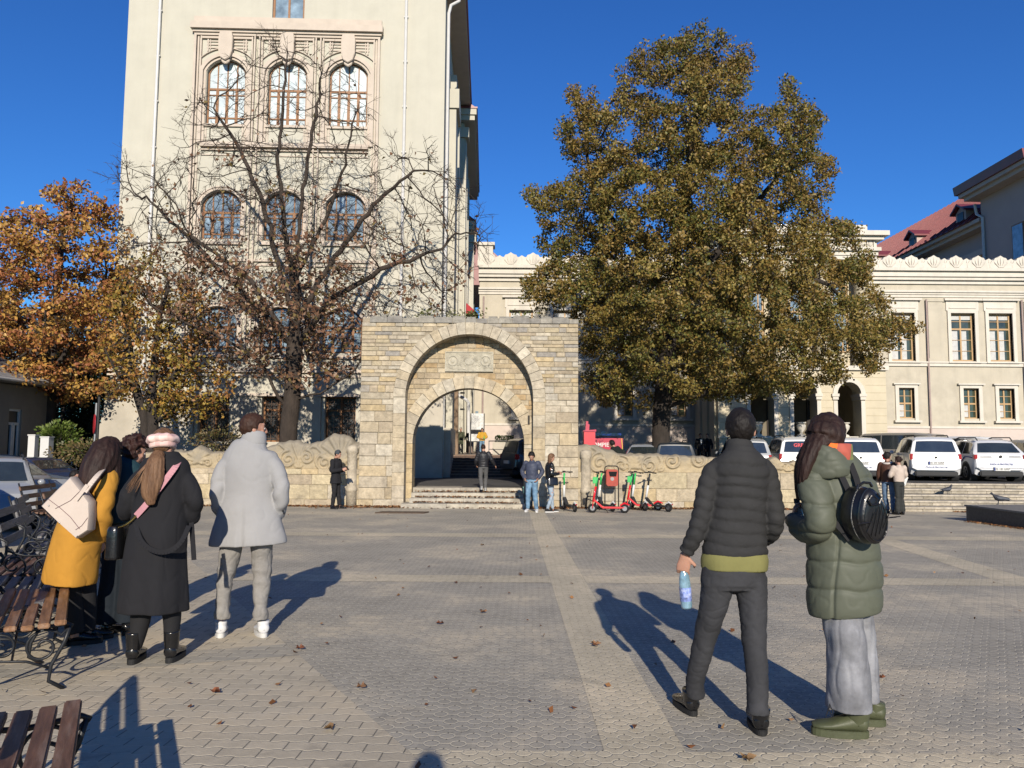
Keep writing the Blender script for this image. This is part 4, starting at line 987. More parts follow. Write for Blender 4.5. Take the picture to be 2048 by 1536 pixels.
# ---------------------------------------------------------------- red roofed building far right
def red_building():
    root = empty('red_roof_building', (34, 52, 0), 'grey pink building with long red metal roof and dormers behind the palace, far right', 'building')
    MW = mk('mauve_render', (.62, .49, .42), .9, .06, .5, .2, 40)
    mb = MB(); mb.box(31, 45, 44.5, 49.9, 0, 18.1); mb.box(32, 45, 49.95, 84, 0, 16.4); mb.build('wall', MW, root)
    mb = MB(); mb.box(30.2, 45, 44.1, 50.4, 18.1, 18.35); mb.box(29.95, 45, 43.9, 50.6, 18.351, 18.6); mb.box(31.2, 45, 49.96, 84.5, 16.4, 16.65); mb.box(30.9, 45, 49.97, 84.7, 16.651, 16.9)
    mb.box(31.4, 32, 49.98, 84, 14.6, 15.0); mb.build('eave_moulding', M_TT, root)
    mb = MB(); 
    mb.prism([(29.8, 18.601), (46, 18.601), (46, 19.3), (29.7, 19.15)], 43.7, 50.8); mb.prism([(30.2, 18.8), (46, 24.5), (46, 18.8)], 43.8, 50.6)
    mb.prism([(30.7, 16.901), (38.2, 22.9), (45.5, 16.901)], 50.85, 84.8)
    for k in range(48):
        y = 51.2 + k * .7; a, b = Vector((30.7, y, 16.93)), Vector((38.2, y, 22.93)); mb.bar(a, b, .04, .09)
    mb.build('roof', M_ROOF, root)
    for y in (53, 59.5, 66, 72.5, 79):
        mb = MB(); mb.prism([(y - .6, 17.5), (y + .6, 17.5), (y + .6, 18.2), (y, 18.6), (y - .6, 18.2)], 31.5, 33.4, 'x'); dm = mb.build('dormer', MW, root)
        mb = MB(); mb.prism([(y - .85, 18.13), (y, 18.66), (y + .85, 18.13), (y + .85, 18.25), (y, 18.8), (y - .85, 18.25)], 31.2, 33.8, 'x'); mb.build('dormer_roof', M_ROOF, dm)
        mb = MB(); mb.box(31.46, 31.498, y - .35, y + .35, 17.55, 18.15); mb.build('dormer_window', M_DARKGL, dm)
    mb = MB(); mb.tube([(30.85, 50.3, 17.9), (30.9, 50.2, 17.2), (30.9, 49.6, 16.8), (30.9, 49.6, 2)], .09, 8); mb.build('downpipe', M_PIPE, root)
    for (ya, z0, z1) in ((46.2, 13.2, 15.4), (48.4, 9, 11)):
        mb = MB(); mb.box(30.93, 31.05, ya - .5, ya + .6, z0, z1); w = mb.build('window', M_WOOD, root); mb = MB(); mb.box(30.91, 30.929, ya - .42, ya + .52, z0 + .08, z1 - .08); mb.build('pane', M_GLD, w)
    r2 = empty('rear_red_roof', (-1, 60, 0), 'red hipped roof showing above the palace parapet beside the tall building', 'roof')
    a = W(958, 520, 60); b = W(995, 520, 60); c = W(968, 488, 60)
    mb = MB(); mb.prism([(a.x - 3, a.z - 2), (a.x - 3, c.z), (c.x, c.z), (b.x + .4, a.z), (b.x + .4, a.z - 2)], 60, 70); mb.build('roof_slope', M_ROOF, r2)
red_building()
lr = empty('lane_house', (-2, 74, 0), 'plain pale house wall closing the narrow lane between the tall building and the palace', 'house'); mb = MB(); mb.box(-9, 6, 76, 80, 0, 8); mb.build('wall', M_PW, lr); mb = MB(); mb.prism([(-9.3, 8), (6.3, 8), (-1.5, 10.5)], 75.6, 80.4); mb.build('roof', M_ROOF, lr); mb = MB(); mb.box(-3.6, -2.8, 75.94, 75.99, 3, 5); mb.build('window', M_GLD, lr)
# ---------------------------------------------------------------- house at the left edge
def house():
    X = -18.6; root = empty('side_house', (X - 2, 29, -.3), 'shaded one storey house with a white double door at the left edge', 'house')
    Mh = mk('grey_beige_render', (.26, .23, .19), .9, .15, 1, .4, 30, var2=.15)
    Yp = lambda px: X * FPX / (px - 1024); zf = lambda py, px: W(px, py, Yp(px)).z
    yd0, yd1 = Yp(19), Yp(44); zd0, zd1 = -.25, zf(818, 30)
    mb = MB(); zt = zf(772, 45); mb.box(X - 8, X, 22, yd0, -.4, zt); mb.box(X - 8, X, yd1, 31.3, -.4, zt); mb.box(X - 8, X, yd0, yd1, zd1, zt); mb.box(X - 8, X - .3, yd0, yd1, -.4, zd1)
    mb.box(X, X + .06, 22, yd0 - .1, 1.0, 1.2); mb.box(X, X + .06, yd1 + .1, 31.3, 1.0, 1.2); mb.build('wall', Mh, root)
    mb = MB(); mb.prism([(X - 8, zt), (X + .5, zt + .05), (X + .5, zt + .2), (X - 4, zt + 1.9), (X - 8, zt + .6)], 21.8, 31.7); mb.build('roof', mk('worn_grey_roof', (.34, .33, .32), .8, .3, 2, .5, 20), root)
    mb = MB(); mb.tube([(X + .55, 21.5, zt + .12), (X + .55, 31.8, zt + .12)], .06, 8); mb.build('gutter', M_PIPE, root)
    d = MB()
    for a, b in ((yd0, (yd0 + yd1) / 2 - .01), ((yd0 + yd1) / 2 + .01, yd1)):
        d.box(X - .12, X - .06, a, a + .09, zd0, zd1 - .5); d.box(X - .12, X - .06, b - .09, b, zd0, zd1 - .5); d.box(X - .12, X - .061, a + .09, b - .09, zd0, zd0 + .8); d.box(X - .12, X - .061, a + .09, b - .09, zd1 - .6, zd1 - .5)
    d.box(X - .12, X - .05, yd0, yd1, zd1 - .08, zd1); d.box(X - .12, X - .05, yd0, yd0 + .06, zd1 - .5, zd1 - .08); d.box(X - .12, X - .05, yd1 - .06, yd1, zd1 - .5, zd1 - .08)
    dd = d.build('door', mk('white_door_paint', (.62, .63, .62), .5), root); mb = MB(); mb.box(X - .15, X - .13, yd0, yd1, zd0 + .8, zd1 - .05); mb.build('door_glass', M_DARKGL, dd)
    # air conditioner on brackets
    a = W(92, 863, 31.4); ac = empty('air_conditioner', (a.x, 31.5, a.z - .35), 'white air conditioner box fixed high on the side house', 'air conditioner')
    mb = MB(); mb.box(a.x - .42, a.x + .1, 31.4, 31.75, a.z - .32, a.z + .3); mb.build('casing', M_PIPE, ac, bevel=.02)
    mb = MB(); mb.lathe([(.2, 31.36), (.22, 31.37), (.22, 31.4)], (a.x - .12, 0, a.z), 20, 'y'); mb.build('fan_grille', mk('dark_grille', (.1, .1, .1), .6), ac)
    mb = MB(); mb.box(a.x - .6, a.x - .42, 31.2, 31.8, a.z - .45, a.z + .3); mb.build('bracket', Mh, ac)
house()
# ---------------------------------------------------------------- trees
def in_poly(P, x, y):
    c = False; j = len(P) - 1
    for i in range(len(P)):
        if (P[i][1] > y) != (P[j][1] > y) and x < (P[j][0] - P[i][0]) * (y - P[i][1]) / (P[j][1] - P[i][1]) + P[i][0]: c = not c
        j = i
    return c
def span(P, y):
    xs = []
    j = len(P) - 1
    for i in range(len(P)):
        if (P[i][1] > y) != (P[j][1] > y): xs.append((P[j][0] - P[i][0]) * (y - P[i][1]) / (P[j][1] - P[i][1]) + P[i][0])
        j = i
    return (min(xs), max(xs)) if xs else (0, 0)
def crown_points(P, D, n, rg, dk=.8, maxd=6, shell=.0):
    x0, x1 = min(p[0] for p in P), max(p[0] for p in P); y0, y1 = min(p[1] for p in P), max(p[1] for p in P); out = []
    while len(out) < n:
        x, y = rg.uniform(x0, x1), rg.uniform(y0, y1)
        if not in_poly(P, x, y): continue
        a, b = span(P, y); u = (2 * x - a - b) / max(1, b - a); hw = (b - a) / 2 * D / FPX
        dep = min(maxd, hw * dk) * math.sqrt(max(.03, 1 - u * u))
        q = rg.uniform(-1, 1)
        if rg.random() < shell: q = math.copysign(abs(q) ** .4, q)
        out.append(W(x, y, D + q * dep))
    return out
def grow(limbs, attr, step=.4, infl=3.5, kill=.5, iters=70, up=.05):
    """space colonisation from given limbs; returns nodes, parents"""
    nodes = []; par = []
    for L in limbs:
        prev = None
        if len(L) > 2 and L[0] == 'from': 
            p0 = Vector(L[1][0]); prev = min(range(len(nodes)), key=lambda i: (nodes[i] - p0).length); L = [nodes[prev]] + [Vector(q) for q in L[1][1:]]
        else: L = [Vector(q) for q in L]; nodes.append(L[0]); par.append(-1); prev = len(nodes) - 1
        for a, b in zip(L[:-1], L[1:]):
            n = max(1, int((b - a).length / step))
            for k in range(1, n + 1): nodes.append(a.lerp(b, k / n)); par.append(prev); prev = len(nodes) - 1
    N = np.array([tuple(v) for v in nodes]); par = list(par); A = np.array([tuple(v) for v in attr]); near = np.full(len(A), 1e9); idx = np.zeros(len(A), int)
    def upd(s):
        nonlocal near, idx
        d = np.linalg.norm(A[:, None, :] - N[None, s:, :], axis=2); m = d.argmin(1); dm = d[np.arange(len(A)), m]; w = dm < near
        near = np.where(w, dm, near); idx = np.where(w, m + s, idx)
    upd(0)
    for it in range(iters):
        act = near < infl
        if not act.any(): infl *= 1.6; act = near < infl
        if not len(A): break
        ids = idx[act]; D = A[act] - N[ids]; D /= np.linalg.norm(D, axis=1)[:, None] + 1e-9
        uq, inv = np.unique(ids, return_inverse=True); S_ = np.zeros((len(uq), 3)); np.add.at(S_, inv, D); S_ += np.random.default_rng(it).normal(size=S_.shape) * .13
        S_[:, 2] += up; S_ /= np.linalg.norm(S_, axis=1)[:, None] + 1e-9
        new = N[uq] + S_ * step; s = len(N); N = np.vstack([N, new]); par += [int(i) for i in uq]; upd(s)
        k = near > kill; A = A[k]; near = near[k]; idx = idx[k]
        if len(A) == 0 or len(N) > 9000: break
    return N, par
def skeleton_mesh(name, N, par, r0, rt=.008, ex=2.3, material=None, parent=None, wig=.03, seed=0, rmax=None):
    n = len(N); ch = [[] for _ in range(n)]
    for i, p in enumerate(par):
        if p >= 0: ch[p].append(i)
    cnt = np.zeros(n)
    for i in range(n - 1, -1, -1):
        cnt[i] += 1 if not ch[i] else 0
        if par[i] >= 0: cnt[par[i]] += cnt[i]
    tot = cnt[0]; rad = np.maximum(rt, r0 * (cnt / tot) ** (1 / ex)); mb = MB()
    rg = np.random.default_rng(seed); N2 = N + rg.normal(size=N.shape) * wig * (rad[:, None] < r0 * .5)
    done = set()
    starts = [i for i in range(n) if par[i] < 0]; stack = [(s, None) for s in starts]
    while stack:
        i, p = stack.pop(); P = []; Rr = []
        if p is not None: P.append(N2[p]); Rr.append(min(rad[p], rad[i] * 1.25))
        j = i
        while True:
            P.append(N2[j]); Rr.append(rad[j])
            if not ch[j]: break
            c = sorted(ch[j], key=lambda q: -cnt[q])
            for q in c[1:]: stack.append((q, j))
            j = c[0]
        Rr[-1] *= .5
        if len(P) > 1: mb.tube(P, Rr, 12 if Rr[0] > .15 else (7 if Rr[0] > .05 else 4), cap=False)
    o = mb.build(name, material, parent, smooth=True, fix=False)
    return o, rad, ch, N2
def bark(name, c): return mk(name, c, .95, .3, 9, .9, 30, bdist=.03, stretch=(1, 1, .35), var2=.2, scale2=1.5)
M_BK = bark('grey_bark', (.062, .047, .037)); M_BD = bark('dark_bark', (.05, .04, .033))
def make_tree(label, base, limbs, poly, D, nat, r0, leafspec, bkm, seed, step=.4, kill=.5, dk=.8, twig=0, rt=.008, rootz=None, shell=.3, infl=3.5, maxd=6, ex=2.0):
    rg = random.Random(seed); np.random.seed(seed); A = crown_points(poly, D, nat, rg, dk, maxd, shell)
    root = empty('tree', base, label, 'tree'); N, par = grow(limbs, A, step, infl, kill)
    o, rad, ch, N2 = skeleton_mesh('trunk', N, par, r0, rt, ex, bkm, root, seed=seed)
    if twig:
        mb = MB(); tips = [i for i in range(len(N)) if rad[i] < .03]; tw = []
        for i in tips:
            if rg.random() > twig: continue
            p = Vector(N2[i]); d = (p - Vector(N2[par[i]])) if par[i] >= 0 else Vector((0, 0, 1))
            for k in range(rg.choice((1, 2, 2))):
                v = (d.normalized() + Vector((rg.gauss(0, .6), rg.gauss(0, .6), rg.gauss(.12, .5)))).normalized() * rg.uniform(.3, .75)
                q = p + v * .5 + Vector((0, 0, .02)); e = p + v; mb.tube([p, q, e], [.008, .0065, .004], 3, cap=False); tw.append((q, e))
                for h in range(2):
                    v2 = (v.normalized() + Vector((rg.gauss(0, .7), rg.gauss(0, .7), rg.gauss(.1, .5)))).normalized() * rg.uniform(.12, .34); mb.tube([q, q + v2], [.0055, .0035], 3, cap=False); tw.append((q, q + v2))
        mb.build('twigs', bkm, root, fix=False)
    return root, N2, rad, par
def add_crown(root, cen, size, cols, seed, name='crown'):
    cen = cen - np.array(parent_off(root)); me = leaf_mesh(name, cen, size, cols, seed=seed); return link_mesh(name, me, M_LEAF, root)
def clump_leaves(centres, radii, per, seed, fl=.75):
    rg = np.random.default_rng(seed); out = []; cid = []
    for i, (c, r) in enumerate(zip(centres, radii)):
        n = int(per * r * r / .36 * rg.uniform(.7, 1.2)); v = rg.normal(size=(n, 3)); v /= np.linalg.norm(v, axis=1)[:, None]
        v *= (rg.uniform(.25, 1, (n, 1)) ** .5) * r; v[:, 2] *= fl; out.append(np.array(c) + v + rg.normal(size=(n, 3)) * .05); cid += [i] * n
    return np.vstack(out), np.array(cid)
# --- big oak with olive brown leaves
OAK = [(1035, 600), (1050, 555), (1078, 540), (1088, 480), (1062, 420), (1040, 385), (1085, 370), (1112, 350), (1135, 330), (1130, 290), (1112, 245), (1140, 225), (1143, 160), (1165, 200), (1220, 215), (1242, 130), (1280, 85), (1300, 100), (1312, 75), (1335, 100), (1362, 55), (1395, 60), (1407, 18), (1420, 62), (1450, 65), (1488, 85), (1522, 125), (1500, 160), (1480, 200), (1500, 228), (1535, 215), (1582, 155), (1585, 205), (1565, 245), (1605, 215), (1615, 180), (1628, 235), (1660, 235), (1640, 290), (1672, 310), (1670, 350), (1640, 375), (1676, 355), (1665, 390), (1640, 410), (1640, 440), (1705, 430), (1722, 470), (1745, 520), (1735, 560), (1765, 600), (1810, 635), (1838, 655), (1815, 695), (1765, 712), (1755, 748), (1700, 745), (1650, 775), (1600, 785), (1560, 800), (1500, 785), (1460, 800), (1420, 780), (1385, 812), (1350, 790), (1300, 775), (1265, 775), (1210, 815), (1175, 790), (1165, 740), (1155, 690), (1160, 640), (1130, 622), (1100, 610), (1080, 625)]
D = 28.3; b = W(1322, 895, D); zb_ = zup(b.x); q = lambda x, y, o=0: W(x, y, D + o)
rg = random.Random(77)
limbs = [[(b.x, D, zb_ - .1), q(1322, 860), q(1324, 815), q(1330, 760), q(1338, 680), q(1350, 560), q(1365, 430), q(1385, 300), q(1398, 170)],
         ('from', [q(1324, 812), q(1360, 805, -.6), q(1405, 790, -1.3), q(1460, 740, -2)], 0),
         ('from', [q(1330, 760), q(1290, 690, -.5), q(1230, 620, -1.5), q(1150, 560, -2)], 0),
         ('from', [q(1333, 720), q(1400, 640, -.7), q(1500, 580, -2), q(1640, 560, -2.6)], 0),
         ('from', [q(1345, 600), q(1440, 500, .3), q(1520, 400, .3), q(1600, 290, 0)], 0),
         ('from', [q(1345, 600), q(1270, 500, .3), q(1190, 400, 0), q(1170, 290, 0)], 0),
         ('from', [q(1340, 680), q(1330, 600, 2), q(1420, 520, 4)], 0), ('from', [q(1340, 660), q(1310, 560, 2), q(1200, 500, 4)], 0)]
oak, N, rad, par = make_tree('large oak with dense olive brown leaves standing behind the wall and the scooters', (b.x, D, zb_), limbs, OAK, D, 3400, .33, None, M_BD, 7, .34, .40, shell=.55, dk=.82)
tips = [i for i in range(len(N)) if rad[i] < .045]
cen, ci = clump_leaves([N[i] for i in tips], [rg.uniform(.16, .36) for _ in tips], 340, 3, .9)
nr = np.random.default_rng(8)
pal = np.array([(.30, .215, .05), (.235, .19, .04), (.16, .155, .035), (.31, .20, .05), (.25, .16, .04), (.37, .28, .075), (.20, .125, .035), (.11, .12, .03)])
ph = np.array([noise.noise(Vector(N[i]) * .45) for i in tips]); cl = nr.integers(0, 8, len(cen)); base = np.clip(((ph[ci] + .55) * 5.5).astype(int), 0, 7)
mixm = nr.random(len(cen)) < .45; cc = pal[np.where(mixm, base, cl)] * nr.uniform(.75, 1.25, (len(cen), 1))
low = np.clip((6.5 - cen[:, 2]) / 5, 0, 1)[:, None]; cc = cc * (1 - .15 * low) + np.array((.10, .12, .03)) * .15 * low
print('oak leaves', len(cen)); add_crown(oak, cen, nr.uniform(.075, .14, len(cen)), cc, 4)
# --- nearly bare tree in front of the tall building
BARE = [(236, 380), (190, 365), (245, 300), (300, 335), (370, 300), (355, 235), (385, 160), (430, 180), (470, 90), (545, 60), (570, 65), (620, 95), (660, 115), (700, 120), (740, 180), (765, 250), (800, 300), (860, 275), (905, 330), (930, 380), (1005, 440), (975, 520), (930, 560), (900, 625), (840, 640), (780, 640), (735, 700), (690, 740), (640, 760), (540, 760), (470, 745), (430, 700), (330, 640), (262, 610), (232, 480)]
D = 26.6; b = W(578, 892, D); zb_ = zup(b.x); q = lambda x, y, o=0: W(x, y, D + o)
limbs = [[(b.x - .05, D, zb_ - .1), q(578, 850), q(584, 800), q(588, 740), q(588, 640), q(592, 540), q(598, 440), q(612, 340), q(632, 230), q(640, 160)],
         ('from', [q(582, 815), q(545, 775, -.4), q(520, 720, -.8), q(470, 690, -1.2), q(380, 650, -1.6), q(300, 610, -2)], 0),
         ('from', [q(582, 812), q(640, 785, -.5), q(690, 755, -.9), q(725, 720, -1.2), q(770, 650, -1.5)], 0),
         ('from', [q(588, 700), q(540, 640, -.8), q(480, 580, -1.2), q(380, 480, -1.4), q(300, 400, -1.2)], 0),
         ('from', [q(588, 640), q(560, 540, .4), q(530, 420, .8), q(480, 300, .8), q(430, 220, .6)], 0),
         ('from', [q(590, 600), q(570, 460, -.8), q(555, 330, -1), q(565, 220, -1), q(572, 120, -.8)], 0),
         ('from', [q(588, 660), q(640, 560, .6), q(700, 470, 1), q(760, 400, 1.2), q(830, 340, 1.2)], 0),
         ('from', [q(590, 560), q(650, 440, -.6), q(690, 330, -1), q(710, 230, -1)], 0),
         ('from', [q(588, 690), q(660, 600, -.8), q(760, 540, -1.4), q(880, 500, -1.6)], 0),
         ('from', [q(588, 680), q(600, 580, 1.5), q(560, 450, 3)], 0), ('from', [q(588, 690), q(500, 560, 1.5), q(380, 470, 2.5)], 0)]
bare, N, rad, par = make_tree('nearly bare tree with thin spreading branches and brown lower leaves, before the tall building', (b.x, D, zb_), limbs, BARE, D, 2300, .30, None, M_BK, 11, .32, .40, dk=.8, twig=.6, rt=.011, ex=1.85, shell=.2, infl=3, maxd=4.8)
tips = [i for i in range(len(N)) if rad[i] < .035]; hz = q(500, 500).z; lz = q(500, 720).z; keep = []; rr = []
for i in tips:
    p = N[i]; f = (hz - p[2]) / (hz - lz); k = 0
    pxx = 1024 + p[0] * FPX / p[1]
    if f > -.55:
        pr = min(1, max(.05, f * 1.3 + .22)) * (1 if 330 < pxx < 690 else (.6 if pxx < 330 else .16))
        if rg.random() < pr: keep.append(p); rr.append(rg.uniform(.24, .46))
cen, ci = clump_leaves(keep, rr, 34, 5); e = [N[i] for i in tips if rg.random() < .18]; e = np.array(e) + nr.normal(size=(len(e), 3)) * .08; cen = np.vstack([cen, e])
pal = np.array([(.25, .13, .075), (.31, .17, .10), (.19, .10, .06), (.34, .21, .12), (.23, .17, .06), (.28, .14, .08)])
cc = pal[nr.integers(0, 6, len(cen))] * nr.uniform(.7, 1.25, (len(cen), 1)); print('bare leaves', len(cen), len(N)); add_crown(bare, cen, nr.uniform(.11, .20, len(cen)), cc, 6, 'crown')
# --- orange trees on the left
OR1 = [(-140, 420), (0, 452), (50, 400), (90, 372), (125, 366), (175, 362), (215, 395), (245, 450), (262, 560), (268, 660), (240, 720), (205, 790), (180, 815), (120, 800), (60, 770), (20, 800), (-60, 790), (-160, 760)]
D = 31; b = W(95, 890, D); q = lambda x, y, o=0: W(x, y, D + o)
limbs = [[(b.x, D, -.4), q(98, 800), q(105, 700), q(115, 560), q(130, 440)], ('from', [q(100, 760), q(50, 680), q(0, 600)], 0), ('from', [q(102, 740), q(160, 660), q(210, 560)], 0), ('from', [q(100, 740), q(90, 640, -2.5)], 0), ('from', [q(100, 790), q(150, 740, -1.5), q(190, 730, -2)], 0)]
t1, N, rad, par = make_tree('rust orange tree at the left edge above the parked cars', (b.x, D, -.3), limbs, OR1, D, 1000, .26, None, M_BD, 13, .42, .55, shell=.4, maxd=4.5)
def orange(N, rad, root, seed, per, pal, keepf, rt=.045, lo=.12, hi=.2):
    r_ = random.Random(seed); tips = [i for i in range(len(N)) if rad[i] < rt and r_.random() < keepf(N[i])]
    cen, ci = clump_leaves([N[i] for i in tips], [r_.uniform(.28, .52) for _ in tips], per, seed); n = np.random.default_rng(seed)
    ph = np.array([noise.noise(Vector(N[i]) * .6) for i in tips]); base = np.clip(((ph[ci] + .5) * len(pal)).astype(int), 0, len(pal) - 1)
    cl = n.integers(0, len(pal), len(cen)); cc = pal[np.where(n.random(len(cen)) < .55, base, cl)] * n.uniform(.75, 1.25, (len(cen), 1)); print('leaves', len(cen)); add_crown(root, cen, n.uniform(lo, hi, len(cen)), cc, seed)
PO = np.array([(.56, .31, .07), (.52, .22, .065), (.40, .15, .055), (.60, .36, .09), (.32, .12, .05), (.46, .26, .06)])
orange(N, rad, t1, 15, 110, PO, lambda p: .95)
OR2 = [(240, 520), (300, 500), (370, 560), (420, 610), (440, 680), (470, 760), (455, 800), (420, 835), (370, 850), (340, 870), (300, 850), (280, 800), (230, 800), (205, 820), (185, 790), (190, 700), (215, 600)]
D = 27.2; b = W(296, 890, D); q = lambda x, y, o=0: W(x, y, D + o); zb_ = zup(b.x)
limbs = [[(b.x + .22, D, zb_ - .1), q(306, 850), q(302, 800), q(310, 720), q(320, 620)], [(b.x - .12, D + .1, zb_ - .1), q(290, 840), q(275, 790), q(262, 720), q(250, 640)], ('from', [q(306, 850), q(340, 820, -.3), q(390, 790, -.6)], 0), ('from', [q(302, 800), q(360, 740, -.4), q(400, 700, -1)], 0), ('from', [q(275, 790), q(235, 750, -1), q(210, 700, -1.4)], 0)]
t2, N, rad, par = make_tree('small two stemmed tree with yellow brown leaves beyond the woman in the pink beret', (b.x, D, zb_), limbs, OR2, D, 560, .19, None, M_BD, 17, .36, .45, shell=.3, maxd=3)
PO2 = np.array([(.40, .27, .05), (.28, .22, .045), (.50, .29, .055), (.38, .18, .05), (.25, .17, .04), (.45, .21, .06), (.30, .13, .045)])
orange(N, rad, t2, 19, 80, PO2, lambda p: .9, .04, .1, .17)
# --- evergreen bushes behind, far bare wood, small shrubs
def bush(name, label, c, r, n, col, size, seed, kind=None, cat='bush', stem=True, group=None):
    n_ = np.random.default_rng(seed); v = n_.normal(size=(n, 3)); v /= np.linalg.norm(v, axis=1)[:, None]; v *= n_.uniform(.15, 1, (n, 1)) ** .45
    lump = np.array([1 + .35 * noise.noise(Vector(x) * 2.1 + Vector((seed, 0, 0))) for x in v])[:, None]; v = v * lump * np.array(r); cen = v
    cc = np.array(col)[n_.integers(0, len(col), n)] * n_.uniform(.6, 1.4, (n, 1))
    root = empty(name, c, label, cat, group=group); o = link_mesh('foliage', leaf_mesh('foliage', cen, n_.uniform(size * .6, size * 1.3, n), cc, seed=seed), M_LEAF, root)
    if stem:
        mb = MB()
        for k in range(6): a = k * 1.05; mb.tube([(0, 0, -r[2]), (r[0] * .3 * math.cos(a), r[1] * .3 * math.sin(a), -r[2] * .2), (r[0] * .6 * math.cos(a), r[1] * .6 * math.sin(a), r[2] * .4)], [.05, .03, .01], 5)
        link_mesh('stem', mb.mesh('stem'), M_BD, root)
    if kind: root['kind'] = kind
    return root
GR = [(.035, .05, .02), (.05, .07, .02), (.025, .035, .015)]
for k, (px, py, Y, rx, rz) in enumerate(((110, 830, 35, 1.7, 2.6), (165, 810, 36, 1.8, 3.2), (205, 840, 34.5, 1.2, 2.2))):
    c = W(px, py, Y); bush('evergreen_shrub', ['dark evergreen shrub beside the shaded house', 'tall dark evergreen shrub under the orange tree', 'dark evergreen shrub at the corner of the tall building'][k], c, (rx, 1.6, rz), 5500, GR, .16, 30 + k, group='dark shrubs by the lane')
c = W(118, 880, 28.5); bush('green_shrub', 'bright green leafy shrub beside the white posts', c, (.85, .6, .75), 1700, [(.13, .19, .03), (.09, .14, .025), (.17, .22, .05)], .13, 41)
c = W(190, 905, 26); bush('dry_shrub', 'low dry straw coloured shrub beyond the blue cars', c, (1.6, .7, .5), 1500, [(.24, .17, .08), (.17, .13, .05), (.12, .13, .04)], .1, 42)
c = W(440, 880, 25.2); bush('dry_shrub', 'scrubby leaf heap behind the carved wall, between the beret and the grey coat', c, (1.1, .5, .45), 900, [(.2, .14, .06), (.13, .12, .04)], .09, 43)
# background wood far behind the house: grey brown bare trees
mb = MB(); rg = random.Random(4); pts = []
for k in range(16):
    x = -46 + k * 1.75 + rg.uniform(-.6, .6); y = 62 + rg.uniform(-5, 5); h = rg.uniform(11, 15) if k < 13 else 9
    mb.tube([(x, y, -1), (x + .2, y, h * .5), (x, y, h)], [.25, .15, .02], 6)
    for j in range(60):
        z = rg.uniform(h * .25, h); a = rg.uniform(0, 6.28); L = (h - z) * .5 + 1; e = Vector((x + L * math.cos(a), y + L * math.sin(a), z + L * .9)); mb.tube([(x, y, z), e], [.06, .012], 4, cap=False)
        for _ in range(26): pts.append(Vector((x, y, z)).lerp(e, rg.uniform(.3, 1)) + Vector((rg.gauss(0, .5), rg.gauss(0, .5), rg.gauss(0, .4))))
P = np.array([tuple(p) for p in pts]); n_ = np.random.default_rng(3); cc = np.array([(.12, .10, .075), (.16, .12, .08), (.10, .10, .06)])[n_.integers(0, 3, len(P))]
o = link_mesh('distant_wood', leaf_mesh('distant_wood', P, n_.uniform(.15, .4, len(P)), cc, seed=9), M_LEAF); tag(o, kind='stuff')
tag(mb.build('distant_branches', M_BD, fix=False), kind='stuff')
